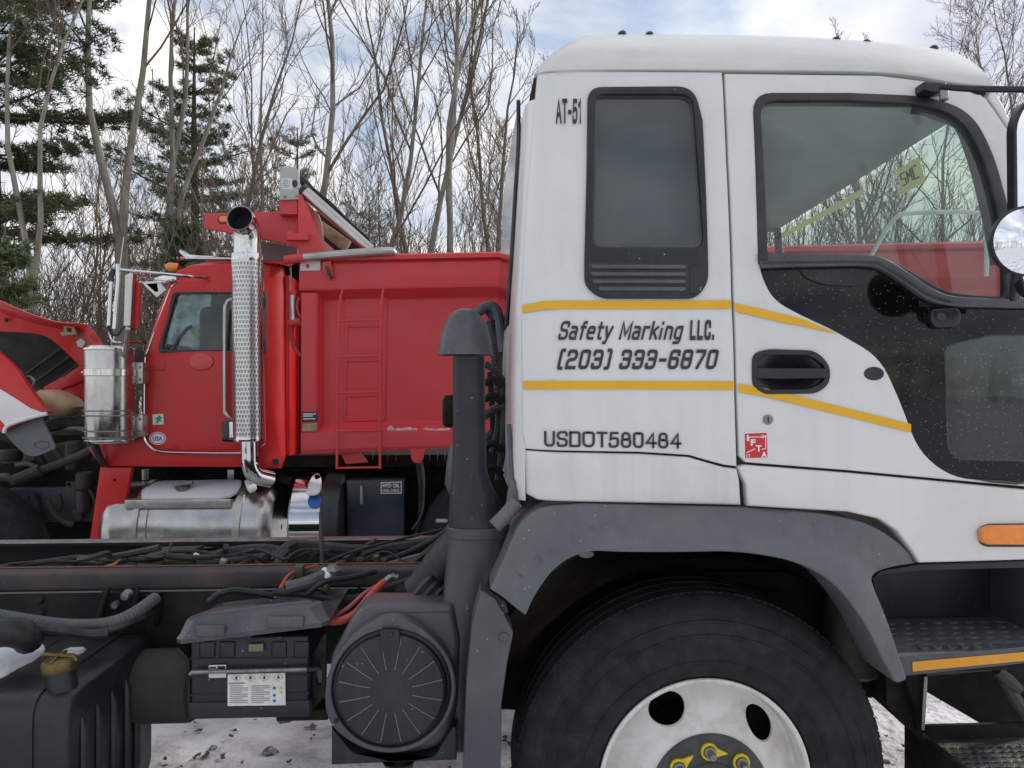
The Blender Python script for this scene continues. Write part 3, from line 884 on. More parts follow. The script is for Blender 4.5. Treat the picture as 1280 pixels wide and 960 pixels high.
put_conifer(-16, 16.5, 'big dark white pine with layered boughs filling the left edge', 'needles', seed=1, H=14.5, r0=0.28, z0=5.0,
            rad=lambda f: 2.75 * (1 - 0.45 * f), whorl=0.78, nb=10, dens=6.5, tuft=0.15, tri=15, irregular=.45)
put_conifer(243, 25, 'ragged dark pine standing between the bare trees above the red cab', 'needles', seed=2, H=13.2, r0=0.22, z0=5.6,
            rad=lambda f: 2.3 * (1 - 0.85 * abs(f - .3) / .7) + .25, whorl=0.66, nb=8, dens=4.4, tuft=0.14, tri=14, irregular=0.55)
put_conifer(372, 34, 'dark pine far behind the grey plate of the dump body', 'needles', seed=3, H=13.0, r0=0.2, z0=4.0,
            rad=lambda f: 2.2 * (1 - 0.6 * f), whorl=0.7, nb=6, dens=1.8, tuft=0.2, tri=10, irregular=0.5)
put_conifer(6, 13.5, 'low green hemlock at the left edge over the raised hood', 'needles_lt', name='hemlock_tree', seed=4, H=4.4, r0=0.1, z0=1.0,
            rad=lambda f: 1.15 * (1 - 0.8 * f), whorl=0.3, nb=9, dens=2.2, tuft=0.12, tri=11)
put_conifer(228, 16.5, 'small bright green hemlock just behind the red cab roof', 'needles_lt', name='hemlock_tree', seed=5, H=5.4, r0=0.08, z0=1.6,
            rad=lambda f: 1.0 * (1 - 0.7 * f), whorl=0.3, nb=9, dens=2, tuft=0.12, tri=11)
put_conifer(462, 28, 'rusty brown leafy oak behind the rolled tarp', 'needles_br', name='oak_tree', seed=6, H=8.3, r0=0.12, z0=2.5,
            rad=lambda f: 1.8 * (1 - 0.5 * f), whorl=0.4, nb=6, dens=1.6, tuft=0.13, tri=9, irregular=0.5)
# --- wood on the far side of the yard, behind the photographer (seen in the mirrors and the paint)
mb = MB()
rb = random.Random(77)
for i in range(90):
    x = rb.uniform(-90, 90); y = -rb.uniform(45, 70); h = rb.uniform(6, 12)
    q = bare_tree(900 + i % 9, h, 0.14, n1=9, first=0.2, maxlev=2, dens=0.8, twig=0.03)
    for s_ in q: mb.add([(vx + x, vy + y, vz) for vx, vy, vz in s_.v], s_.f)
o = obj('far_wood', mb, 'twigs', smooth=0); o['kind'] = 'stuff'
o['label'] = 'bare brown wood along the far side of the yard'

# --- the thick of the wood, too far to tell one stem from the next
mb = MB()
rb = random.Random(78)
base = [bare_tree(950 + i, 9.5, 0.07, n1=10, first=0.12, maxlev=2, dens=0.9, twig=0.014) for i in range(8)]
for i in range(330):
    Y = rb.uniform(40, 62); px = rb.uniform(-120, 1420) if i < 230 else rb.choice((rb.uniform(-1000, -120), rb.uniform(1420, 2000))); c = foot(px, Y); k_ = rb.uniform(.45, 1.05); a = rb.uniform(0, 6.28)
    for s_ in base[i % 8]: mb.add([((vx * cos(a) - vy * sin(a)) * k_ + c[0], (vx * sin(a) + vy * cos(a)) * k_ + c[1], vz * k_) for vx, vy, vz in s_.v], s_.f)
o = obj('distant_wood', mb, mk('far_twigs', (0.17, 0.122, 0.088), 0.9, var=.2, vs=.3), smooth=0); o['kind'] = 'stuff'
o['label'] = 'thick brown bare wood far behind the trucks'
# ================================================================== WHITE CAB-OVER TRUCK
D = 2.11
D_FAR = D + 2.08
def xrear(z): return 0.140 + 0.045 * max(0.0, min(1.0, (z - 1.75) / 0.75))
def side(x, z):
    y = D
    if z > 1.72: y += 0.115 * ((z - 1.72) / 0.78) ** 1.6
    t = (xrear(z) + 0.095 - x) / 0.095
    if t > 0: y += 0.055 * min(1.3, t) ** 2
    if x > 1.25: y += 0.06 * (x - 1.25) ** 2
    return y

truck = thing('cab_over_truck', 'white cab over truck chassis with yellow stripes filling the right of the picture', 'truck', (0.9, 3.0, 0))
T = truck

# ---- outlines in the photograph
QW_HOLE = fillet([(743, 116, 16), (868, 116, 20), (882, 312, 14), (740, 312, 14)])
DOOR_OPEN = fillet([(943, 118, 24), (1060, 118), (1160, 122, 30), (1212, 140, 40), (1240, 190, 40), (1262, 270, 40), (1272, 345, 20), (1316, 352),
                    (1316, 604), (1280, 603), (1192, 598, 40), (1150, 566, 40), (1122, 492, 40), (1100, 446, 40), (1040, 411, 60), (1000, 393, 30), (966, 374, 30), (951, 340, 10), (950, 316)])
HO2 = fillet([(944, 442, 14), (960, 439, 12), (1018, 441, 22), (1035, 459, 8), (1034, 478, 10), (1018, 489, 12), (955, 490, 12), (944, 480, 10)], 6)
# quarter panel behind the door
pan('quarter_panel', [(672, 92), (690, 90), (903, 90), (908, 200), (914.5, 370), (918, 480), (921, 583), (905, 581), (886, 576), (862, 569), (800, 565), (657, 561), (653, 540), (651, 382), (658, 250)],
    side, 'white', T, off=0.0, thick=0.03, bev=0.004, holes=[QW_HOLE], g=0.05)
pan('lower_panel', [(657.5, 563.5), (800, 568), (862, 572), (886, 579), (906, 584.5), (922, 586.5), (925, 600), (927, 632), (800, 629), (700, 627), (672, 625), (659, 618)],
    side, 'white_old', T, off=0.012, thick=0.04, bev=0.010, g=0.05)
pan('gap_strip', [(896, 86), (912, 86), (935, 578), (940, 640), (915, 640), (908, 580)], side, 'seal', T, off=-0.020, thick=0.01, bev=0, g=0.1)
pan('gap_strip', [(655, 556), (930, 572), (930, 592), (655, 568)], side, 'seal', T, off=-0.022, thick=0.01, bev=0, g=0.1)
pan('gap_strip', [(684, 84), (1190, 84), (1232, 106), (1232, 118), (1190, 110), (676, 98)], side, 'seal', T, off=-0.024, thick=0.01, bev=0, g=0.1)
pan('gap_strip', [(920, 572), (1316, 600), (1316, 618), (920, 590)], side, 'seal', T, off=-0.024, thick=0.01, bev=0, g=0.1)

# ---- door
door = pan('door', [(906, 91.5), (1100, 94), (1190, 105.5), (1232, 122), (1262, 165), (1288, 235), (1318, 315), (1350, 345), (1350, 614), (1200, 601), (1060, 588), (932, 578),
                    (924.5, 570), (921, 480), (917.5, 370), (911, 200)],
           side, 'white', T, off=0.002, thick=0.035, bev=0.005, holes=[DOOR_OPEN, HO2], g=0.05)
# rubber channel round the window
pan('window_seal', fillet([(941, 115.5, 25), (1060, 115.5), (1160, 119.5, 30), (1214, 138, 40), (1242, 189, 40), (1264.5, 270, 40), (1275, 345, 20), (1275, 381), (1190, 378, 20), (1150, 360, 30), (1108, 332, 20), (948, 330), (946, 250)]),
    side, 'rubber', door, off=0.006, thick=0.02, bev=0.004, g=0.06,
    holes=[fillet([(950.5, 126, 20), (1060, 125), (1156, 130, 30), (1203, 147, 40), (1229, 194, 40), (1250, 270, 40), (1256, 345, 10), (1256, 371, 4), (1186, 366, 30), (1150, 346, 40), (1112, 322, 30), (960, 317, 6)])])
pan('window_glass', fillet([(945, 120, 20), (1160, 124, 30), (1210, 143, 40), (1236, 192, 40), (1256, 270, 40), (1264, 345), (1300, 350), (1300, 376), (1180, 372, 30), (1145, 350, 40), (1110, 326, 30), (948, 323)]),
    side, 'glass', door, off=-0.012, thick=0.003, bev=0, g=0.08)
# belt moulding sweeping down
BT = cr([(949, 316), (1020, 317), (1085, 318.5), (1112, 325), (1145, 346), (1168, 361), (1190, 369), (1230, 372), (1316, 374)], 6)
BB = cr([(952, 335), (1020, 333), (1082, 332.5), (1105, 338), (1135, 357), (1160, 374), (1188, 382), (1230, 384), (1316, 386)], 6)
pan('belt_moulding', BT + BB[::-1], side, 'plastic', door, off=0.014, thick=0.03, bev=0.006, g=0.06)
pan('belt_groove', cr([(953, 327), (1082, 326), (1108, 333), (1140, 353), (1164, 368), (1190, 376)], 6) + cr([(953, 330), (1082, 329), (1106, 336), (1138, 356), (1162, 371), (1188, 379)], 6)[::-1],
    side, 'rubber', door, off=0.0155, thick=0.002, bev=0, g=0.06)
pan('moulding_end', fillet([(949, 315, 3), (960, 315, 2), (961, 325, 2), (950, 325, 2)]), side, 'rubber', door, off=0.018, thick=0.01, bev=0.003)
# black lower pane with its clear look-out window
LOW_WIN = fillet([(1180, 432, 14), (1240, 418, 10), (1316, 418), (1316, 578), (1195, 575, 14), (1184, 560, 8)])
pan('black_panel', fillet([(950, 330), (1082, 330, 6), (1106, 336, 20), (1160, 372, 20), (1188, 380), (1316, 384), (1316, 604), (1280, 603), (1192, 598, 40), (1150, 566, 40), (1122, 492, 40), (1100, 446, 40), (1040, 411, 60), (1000, 393, 30), (966, 374, 30), (951, 340, 10)]),
    side, mk_glass('black_pane', (0.02, 0.02, 0.02), specks=0.42, film=0.008, gloss=0.05, refl=0.55), door, off=-0.006, thick=0.004, bev=0, g=0.08, holes=[LOW_WIN])
pan('lower_glass', LOW_WIN, side, 'glass_low', door, off=-0.0075, thick=0.003, bev=0, g=0.1)
pan('smoked_tab', fillet([(1000, 338), (1100, 338, 8), (1086, 352, 8), (1072, 358, 8), (1030, 356, 10), (1008, 348, 8)]), side, 'plastic_dk', door, off=-0.002, thick=0.003, bev=0)
pan('pane_backing', fillet([(950, 330), (1316, 384), (1316, 604), (1192, 598, 40), (1122, 492, 40), (1100, 446, 40), (1040, 411, 60), (966, 374, 30)]), side, 'interior_dk', door,
    off=-0.03, thick=0.02, bev=0, g=0.1, holes=[fillet([(1182, 434, 14), (1240, 420, 10), (1312, 420), (1312, 576), (1197, 573, 14), (1186, 560, 8)])])
pan('vent_divider', [(1256, 300), (1267, 300), (1270, 376), (1259, 376)], side, 'rubber', door, off=0.010, thick=0.02, bev=0.003)
pan('pane_latch', fillet([(1165, 386, 5), (1198, 384, 6), (1203, 392, 5), (1200, 408, 6), (1170, 410, 5), (1164, 402, 4)]), side, 'handle', door, off=0.012, thick=0.02, bev=0.005)
pan('latch_recess', ell(1177, 396, 6, 5, 16), side, 'rubber', door, off=0.0135, thick=0.002, bev=0)
# door handle: recessed cup, bar, lock button
HO = fillet([(941, 442, 16), (960, 436, 12), (1022, 438, 24), (1039, 458, 10), (1038, 480, 12), (1022, 492, 14), (955, 493, 14), (941, 482, 12)], 6)
HI = fillet([(948, 444, 12), (1014, 444, 18), (1033, 460, 8), (1031, 476, 10), (1014, 486, 12), (956, 487, 12), (947, 478, 8)], 6)
hd = pan('door_handle', HO, side, 'handle', door, off=0.010, thick=0.02, bev=0.005, holes=[HI])
def cup(x, z):
    c = PS(990, 466, side); dx = (x - c.x) / 0.105; dz = (z - c.z) / 0.052
    return D + 0.028 * max(0.0, 1 - dx * dx) * max(0.0, 1 - dz * dz)
mbx = MB(); panel(mbx, tr(HI, side), [], cup, -0.001, 0.003, 0, 0.012); obj('handle_cup', mbx, 'handle', hd, 60)
pan('pull_bar', fillet([(943, 459, 4), (975, 460), (1032, 460, 3), (1035, 473, 3), (975, 474), (944, 473, 4)]), side, 'handle', hd, off=0.012, thick=0.018, bev=0.005)
pan('lock_button', fillet([(947, 460, 2), (966, 460, 4), (969, 467, 3), (966, 473, 3), (947, 473, 2)]), side, 'rubber', hd, off=0.0145, thick=0.006, bev=0.002)
pan('grommet', ell(1093, 467, 12.5, 8.5, 24), side, 'rubber', door, off=0.005, thick=0.006, bev=0.002)
lk = pan('door_lock', ell(960.5, 524.5, 6.3, 6.3, 20), side, 'steel', door, off=0.006, thick=0.008, bev=0.002)
pan('keyhole', fillet([(959.5, 521), (961.5, 521), (961.5, 528), (959.5, 528)]), side, 'rubber', lk, off=0.0066, thick=0.001, bev=0)
pan('rust_streak', fillet([(1213, 598.5), (1255, 600.5), (1290, 604), (1270, 606), (1240, 603.5)]), side, 'rust', door, off=0.0028, thick=0.0006, bev=0)

# ---- lower front skin over the wheel arch
pan('lower_skin', [(931.5, 581.5), (1060, 591.5), (1200, 604.5), (1340, 618), (1340, 698), (1150, 704), (1140, 688), (1122, 664), (1100, 649), (1060, 640), (935, 633), (933, 606), (926, 592), (923.5, 584)],
    side, 'white', T, off=0.014, thick=0.05, bev=0.008, g=0.05)
lamp = pan('side_indicator', fillet([(1224, 660, 6), (1236, 655, 5), (1310, 654), (1310, 684), (1234, 684, 5), (1225, 680, 5)]), side, 'rubber', T, off=0.019, thick=0.02, bev=0.003)
pan('lens', fillet([(1227, 662, 5), (1238, 657.5, 4), (1310, 656.5), (1310, 681.5), (1236, 681.5, 4), (1228, 678, 4)]), side, 'amber', lamp, off=0.034, thick=0.016, bev=0.008)

# ---- front pillar strip right of the door, and the cab front
pan('front_pillar', [(1236, 122), (1241, 108), (1256, 134), (1278, 185), (1308, 260), (1350, 335), (1353, 340), (1322, 312), (1291, 235), (1265, 165)],
    side, 'white', T, off=0.0, thick=0.05, bev=0.006, g=0.06)
xf = P(1340, 480, D).x
mb = MB(); mb.box(xf + 0.02, xf + 0.07, D + 0.06, D_FAR - 0.03, 0.95, 1.86, 0.02); obj('front_panel', mb, 'white', T)
# windscreen: its top edge runs across the cab from the near to the far pillar
WA, WB = P(1203, 143, D + .20), P(966, 291, D_FAR - .10)
WC, WD = Vector((WA.x + .16, D + .08, 1.84)), Vector((WB.x + .05, D_FAR - .06, 1.84))
def wrow(a, b, bow): return [a.lerp(b, t) + Vector((bow * 4 * t * (1 - t), 0, 0)) for t in [i / 8 for i in range(9)]]
mb = MB(); mb.grid([wrow(WA, WB, .03), wrow(WA.lerp(WC, .5), WB.lerp(WD, .5), .05), wrow(WC, WD, .07)])
obj('windscreen', mb, mk_glass('screen_glass', (0.80, 0.92, 0.84), film=0.10), T, 60)
mb = MB(); mb.grid([[Vector((.25, D + .26, 2.50)), Vector((.25, D_FAR - .06, 2.50))], [Vector((.9, D + .19, WA.z + .01)), Vector((.9, D_FAR - .06, WB.z + .01))], [Vector((WA.x - .08, D + .18, WA.z + .012)), Vector((WB.x - .08, WB.y, WB.z + .012))], [WA, WB]])
obj('headliner', mb, 'curtain', T, 60)
mb = MB(); panel(mb, tr(fillet([(1150, 122), (1165, 131), (1212, 146, 20), (1236, 196, 30), (1252, 262, 30), (1262, 330), (1246, 330), (1234, 262, 30), (1218, 200, 30), (1202, 156, 8), (1160, 140), (1144, 138)]), flat(D + .14)), [], flat(D + .14), 0, .03, .004); obj('pillar_trim', mb, 'interior_dk', T)
mb = MB(); px_tube(mb, [(1148, 134, D + .3), (1160, 142, D + .3), (1190, 150, D + .3), (1226, 158, D + .26)], .012, 8); obj('visor_rod', mb, 'rubber', T)
# ---- quarter window with its grille
QO = fillet([(735, 108, 18), (868, 107, 24), (879, 150), (886, 330, 4), (886, 352, 10), (872, 373, 14), (750, 373, 16), (731, 356, 10), (731, 325, 2), (734, 200)], 6)
QI = fillet([(744, 117, 12), (866, 117, 16), (880, 309, 14), (741, 309, 14)], 6)
qf = pan('quarter_window', QO, side, 'plastic_dk', T, off=0.012, thick=0.02, bev=0.005, holes=[QI], g=0.06)
pan('pane', fillet([(742, 115, 12), (868, 115, 16), (882, 311, 14), (739, 311, 14)]), side, 'glass_dk', qf, off=-0.006, thick=0.003, bev=0, g=0.08)
pan('inner_seal', fillet([(742, 115, 14), (868, 115, 18), (882, 311, 15), (739, 311, 15)]), side, 'plastic', qf, off=-0.001, thick=0.006, bev=0.001,
    holes=[fillet([(746, 119, 11), (863, 119, 14), (876.5, 306, 12), (744, 306, 12)])])
pan('grille_recess', fillet([(735, 328, 4), (864, 330, 6), (864, 368, 8), (752, 368, 14), (737, 352, 8)]), side, 'rubber', qf, off=0.0135, thick=0.002, bev=0)
for k in range(4):
    y = 333.5 + k * 9.2; x0 = (738, 738, 740, 747)[k]
    pan('grille_slat', fillet([(x0, y - 3.4, 3), (858, y - 3.0, 4), (858, y + 2.6, 4), (x0 + 2, y + 2.4, 3)]), side, 'plastic', qf, off=0.021, thick=0.012, bev=0.005, seg=4)
pan('grille_end', fillet([(861, 331, 4), (880, 331, 6), (881, 352, 8), (870, 368, 8), (862, 368, 4)]), side, 'plastic_dk', qf, off=0.016, thick=0.01, bev=0.005)

# ---- yellow stripes (rear panel and door)
def stripe(name, pts, w, par, off, n=24):
    m = MB(); q = resample(pts, n)
    m.grid([[PS(x, y - w / 2, side, off) for x, y in q], [PS(x, y + w / 2, side, off) for x, y in q]])
    return obj(name, m, 'yellow', par)
stripe('stripe', cr([(652.5, 386), (668, 384), (690, 381), (780, 381), (914.5, 380.5)], 6), 10.5, T, 0.0035)
stripe('stripe', cr([(653.5, 481.5), (690, 481.5), (780, 481.5), (918, 482)], 6), 10.5, T, 0.0035)
m = MB(); q = resample([(918.5, 383), (940, 388), (970, 395), (1000, 402), (1046, 417)], 14)
m.grid([[PS(x, y - (4.6 if x < 1000 else 4.6 - (x - 1000) * .09), side, 0.006) for x, y in q], [PS(x, y + (6.0 if x < 985 else max(.3, 6.0 - (x - 985) * .095)), side, 0.006) for x, y in q]])
obj('stripe', m, 'yellow', door)
m = MB(); q = resample([(923, 484.5), (960, 491), (1000, 501), (1060, 515.5), (1139, 535)], 14)
m.grid([[PS(x, y - 5.0, side, 0.006) for x, y in q], [PS(x, y + 5.6, side, 0.006) for x, y in q]])
obj('stripe', m, 'yellow', door)

# ---- lettering
GL = {
 'S': (.62, [[(.95, .78), (.95, 1, .2), (0, 1, .22), (0, .52, .22), (.95, .5, .22), (.95, 0, .22), (0, 0, .2), (0, .22)]]),
 'a': (.56, [[(.06, .70), (.85, .70, .2), (.85, 0)], [(.85, .40), (0, .40, .16), (0, 0, .16), (.85, 0)]]),
 'f': (.36, [[(.95, 1), (.35, 1, .3), (.35, 0)], [(0, .70), (.9, .70)]]),
 'e': (.56, [[(.88, 0), (0, 0, .22), (0, .70, .22), (.88, .70, .22), (.88, .36), (0, .36)]]),
 't': (.36, [[(.35, .95), (.35, 0, .2), (.95, 0)], [(0, .70), (.95, .70)]]),
 'y': (.56, [[(0, .70), (.42, 0)], [(.9, .70), (.28, -.27), (0, -.27)]]),
 'M': (.78, [[(0, 0), (0, 1), (.48, .22), (.96, 1), (.96, 0)]]),
 'r': (.40, [[(0, 0), (0, .70)], [(0, .55), (.3, .70, .1), (.95, .70)]]),
 'k': (.54, [[(0, 0), (0, 1)], [(.85, .70), (.05, .34)], [(.30, .44), (.92, 0)]]),
 'i': (.14, [[(0, 0), (0, .58)], [(0, .93), (0, .98)]]),
 'n': (.54, [[(0, 0), (0, .70)], [(0, .70), (.88, .70, .22), (.88, 0)]]),
 'g': (.56, [[(.88, 0), (0, 0, .22), (0, .70, .22), (.88, .70)], [(.88, .70), (.88, -.27, .2), (.05, -.27)]]),
 'L': (.52, [[(0, 1), (0, 0), (.95, 0)]]),
 'C': (.60, [[(.92, .74), (.92, 1, .22), (0, 1, .22), (0, 0, .22), (.92, 0, .22), (.92, .26)]]),
 '.': (.12, [[(0, 0), (0, .10)]]),
 '(': (.34, [[(.85, 1.06), (.2, 1.06, .3), (.2, -.04, .3), (.85, -.04)]]),
 ')': (.34, [[(.1, 1.06), (.75, 1.06, .3), (.75, -.04, .3), (.1, -.04)]]),
 '2': (.64, [[(0, .78), (0, 1, .2), (.92, 1, .22), (.92, .52, .2), (0, .46, .2), (0, 0), (.95, 0)]]),
 '0': (.64, [[(.46, 1), (.92, 1, .24), (.92, 0, .24), (0, 0, .24), (0, 1, .24), (.46, 1)]]),
 '3': (.64, [[(0, .80), (0, 1, .2), (.92, 1, .22), (.92, .0, .22), (0, 0, .2), (0, .2)], [(.22, .52), (.92, .52)]]),
 '-': (.42, [[(.05, .46), (.9, .46)]]),
 '6': (.64, [[(.92, .80), (.92, 1, .2), (0, 1, .22), (0, 0, .22), (.92, 0, .22), (.92, .56, .2), (0, .56)]]),
 '8': (.64, [[(.46, 1), (.92, 1, .22), (.92, 0, .22), (0, 0, .22), (0, 1, .22), (.46, 1)], [(0, .52), (.92, .52)]]),
 '7': (.62, [[(0, 1), (.92, 1), (.92, .80), (.36, 0)]]),
 'U': (.64, [[(0, 1), (0, 0, .32), (.92, 0, .32), (.92, 1)]]),
 'D': (.66, [[(0, 1), (.5, 1, .1), (.95, 1, .40), (.95, 0, .40), (.5, 0, .1), (0, 0), (0, 1)]]),
 'O': (.74, [[(.46, 1), (.95, 1, .42), (.95, 0, .42), (0, 0, .42), (0, 1, .42), (.46, 1)]]),
 'T': (.60, [[(0, 1), (1, 1)], [(.5, 1), (.5, 0)]]),
 '5': (.60, [[(.88, 1), (.16, 1), (.06, .52), (.3, .62, .1), (.92, .62, .30), (.92, 0, .30), (0, 0, .26), (0, .22)]]),
 '4': (.62, [[(.72, 0), (.72, 1), (0, .30), (1, .30)]]),
 '1': (.36, [[(0, .78), (.55, .9, .1), (.62, 1), (.62, 0)]]),
 'A': (.70, [[(0, 0), (.5, 1), (1, 0)], [(.2, .34), (.8, .34)]]),
 'o': (.62, [[(.46, 1), (.92, 1, .34), (.92, 0, .34), (0, 0, .34), (0, 1, .34), (.46, 1)]]),
 '~': (.60, [[(.46, .53), (.85, .53, .26), (.85, 1, .26), (.07, 1, .26), (.07, .53, .26), (.46, .53)], [(.46, .53), (.92, .53, .26), (.92, 0, .26), (0, 0, .26), (0, .53, .26), (.46, .53)]]),
 ' ': (.40, []),
}
def stroke_text(txt, x0, x1, yb, yt, shear=0.20, sw=0.17, par=None, off=0.004, gap=0.30, bold=(), slope=0.0):
    m = MB(); adv = []; x = 0
    for c in txt:
        w = GL[c][0]; adv.append(x); x += w + (gap if c not in ' ' else 0.12)
    tot = x - gap
    n = 0
    for i, c in enumerate(txt):
        w, strokes = GL[c]
        h = (sw * (1.35 if i in bold else 1.0)) / 2
        for s in strokes:
            pts = [(p[0] * w, p[1], (p[2] if len(p) > 2 else 0)) for p in s]
            line = []
            for j, p in enumerate(pts):
                if 0 < j < len(pts) - 1 and p[2] > 0:
                    a, b, q = Vector(pts[j - 1][:2]), Vector(pts[j + 1][:2]), Vector(p[:2])
                    r = min(p[2], (a - q).length * .49, (b - q).length * .49)
                    s_, e_ = q + (a - q).normalized() * r, q + (b - q).normalized() * r
                    for k in range(5):
                        t = k / 4; line.append(tuple(s_ * (1 - t) ** 2 + q * 2 * t * (1 - t) + e_ * t * t))
                else: line.append(p[:2])
            L_, R_ = [], []
            for j, p in enumerate(line):
                p = Vector(p)
                d1 = (p - Vector(line[j - 1])).normalized() if j else (Vector(line[1]) - p).normalized()
                d2 = (Vector(line[j + 1]) - p).normalized() if j < len(line) - 1 else d1
                n1_ = Vector((-d1.y, d1.x)); n2_ = Vector((-d2.y, d2.x)); nn = (n1_ + n2_)
                nn = nn.normalized() if nn.length > 1e-6 else n1_
                sc = min(1.8, 1 / max(0.5, nn.dot(n1_)))
                if j == 0: p = p - d1 * h * .9
                if j == len(line) - 1: p = p + d1 * h * .9
                L_.append(p + nn * h * sc); R_.append(p - nn * h * sc)
            n += 1
            rows = []
            for row in (L_, R_):
                rr = []
                for q in row:
                    gx = (q.x + adv[i]) / tot; gy = q.y
                    px = x0 + gx * (x1 - x0) + (gy - 0.5) * shear * (yb - yt); py = yb - gy * (yb - yt) + slope * gx
                    rr.append(PS(px, py, side, off + 0.00012 * (n % 3)))
                rows.append(rr)
            m.grid(rows)
    return obj('lettering', m, 'ink', par, 0)
stroke_text('Safety Marking ', 701, 861, 423, 403, sw=.19, shear=.24, par=T, gap=.28)
stroke_text('LLC.', 864, 893, 422.5, 402.5, sw=.27, shear=.05, par=T, gap=.40)
stroke_text('(203) 333-6870', 699, 896, 459.5, 439, sw=.215, shear=.22, par=T, gap=.34)

def font_text(txt, x0, x1, yb, yt, par, mat='ink', off=0.004, surf=side, weight=0.0, shear=0.0, name='lettering', slope=0.0):
    cu = bpy.data.curves.new('t', 'FONT'); cu.body = txt; cu.size = 1; cu.offset = weight; cu.shear = shear
    to = bpy.data.objects.new('t', cu); COL.objects.link(to)
    bpy.context.view_layer.update()
    me = to.to_mesh()
    vs = [tuple(v.co) for v in me.vertices]; fs = [tuple(p.vertices) for p in me.polygons]
    to.to_mesh_clear(); bpy.data.objects.remove(to); bpy.data.curves.remove(cu)
    ax, bx = min(v[0] for v in vs), max(v[0] for v in vs); ay, by = min(v[1] for v in vs), max(v[1] for v in vs)
    m = MB()
    m.add([tuple(PS(x0 + (v[0] - ax) / (bx - ax) * (x1 - x0), yb - (v[1] - ay) / (by - ay) * (yb - yt) + slope * (v[0] - ax) / (bx - ax), surf, off)) for v in vs], fs)
    return obj(name, m, mat, par, 0)
stroke_text('USDOT5~o4~4', 681.5, 850.5, 557, 540, shear=0, sw=.175, par=T, gap=.24, slope=2.6)
stroke_text('AT-51', 695.5, 726.5, 152, 126, shear=0, sw=.22, par=T, gap=.30)

# ---- sticker
st = pan('permit_sticker', [(929, 540.5), (960, 539.5), (961, 573), (929.5, 573.5)], side, 'stickwhite', door, off=0.0035, thick=0.0008, bev=0)
pan('sticker_field', [(931, 542), (958.8, 541), (959.5, 572), (931.3, 572.6)], side, 'ifta', st, off=0.0042, thick=0.0004, bev=0)
font_text('I', 933.5, 935.8, 551, 543.5, st, 'stickwhite', 0.0052, weight=.03)
font_text('F', 938.5, 944.5, 557, 549, st, 'stickwhite', 0.0052, weight=.04)
font_text('T', 945, 952, 564.5, 556.5, st, 'stickwhite', 0.0052, weight=.04)
font_text('A', 951.5, 958.8, 571.8, 564.5, st, 'stickwhite', 0.0052, weight=.05)
font_text('24', 952, 958.5, 547.5, 543.2, st, 'stickwhite', 0.0052, weight=.02)
font_text('CT', 932.5, 938, 571.8, 568.2, st, 'stickwhite', 0.0052, weight=.02)
m = MB()
for a, b in (((936, 552), (936, 546.5)), ((936, 546.5), (957, 546)), ((957, 546), (957, 561)), ((952, 561.5), (957, 561)), ((933, 566), (944, 561))):
    dx, dy = b[0] - a[0], b[1] - a[1]; l = hypot(dx, dy); nx, ny = -dy / l * .5, dx / l * .5
    m.grid([[PS(a[0] + nx, a[1] + ny, side, .0049), PS(b[0] + nx, b[1] + ny, side, .0049)], [PS(a[0] - nx, a[1] - ny, side, .0049), PS(b[0] - nx, b[1] - ny, side, .0049)]])
obj('sticker_map', m, 'stickwhite', st, 0)

# ---- roof cap
rows = []
Lx = [(668, 93), (683, 78), (700, 62), (714, 50.5), (735, 42.5)]
Tt = cr([(735, 42.5), (860, 43), (1000, 46), (1100, 52.5), (1160, 59), (1196, 66)], 6)
Bt = cr([(668, 93), (690, 88), (780, 86.5), (905, 87), (1100, 90), (1180, 101), (1241, 108)], 6)
Tt, Bt = resample(Tt, 40), resample(Bt, 40)
mid = []
prof = [(0.0, -0.007), (0.10, -0.010), (0.30, 0.002), (0.55, 0.03), (0.78, 0.085), (0.93, 0.17), (1.0, 0.33)]
fr = []
base_pts = [PS(x, y, side, 0.014) for x, y in Bt]
under = [Vector((p.x, p.y + 0.03, p.z)) for p in base_pts]
rows.append(under)
for f, dy in prof:
    r = []
    for i in range(40):
        t = i / 39
        x = Bt[i][0] * (1 - f) + Tt[i][0] * f; y = Bt[i][1] * (1 - f) + Tt[i][1] * f
        # rounded shoulders at the back and front ends
        q = 4 * f * (1 - f)
        x += -11 * q * max(0.0, 1 - t / .10) + 9 * q * max(0.0, 1 - (1 - t) / .08)
        y += (-1.5 * q) * max(0.0, 1 - t / .10)
        Yb = base_pts[i].y + 0.014 + dy
        r.append(P(x, y, Yb))
    rows.append(r)
YM = (D + D_FAR) / 2 + 0.1
top = rows[-1]
rows.append([Vector((p.x, YM, p.z + 0.02)) for p in top])
for r in reversed(rows[1:-1]):
    rows.append([Vector((p.x, 2 * YM - p.y, p.z)) for p in r])
mb = MB(); mb.grid(rows)
k = len(rows)
for i in range(1, k // 2):
    a, b = rows[i], rows[k - i]
    a2, b2 = rows[i + 1], rows[k - i - 1] if i + 1 < k // 2 else rows[k - i - 1]
    for e in (0, -1):
        mb.grid([[a[e], b[e]], [a2[e], b2[e]]])
obj('roof_cap', mb, 'roofwhite', T, 50)
for px, py in ((778, 42), (812, 43), (1045, 49.5), (1083, 53), (1167, 60)):
    c = P(px, py + 1.5, D + 0.45); mb = MB()
    mb.lathe([(0.001, 0.012), (0.010, 0.011), (0.016, 0.004), (0.017, -0.012)], c, (0, 0, 1), 12)
    obj('roof_stud', mb, 'rubber', T)

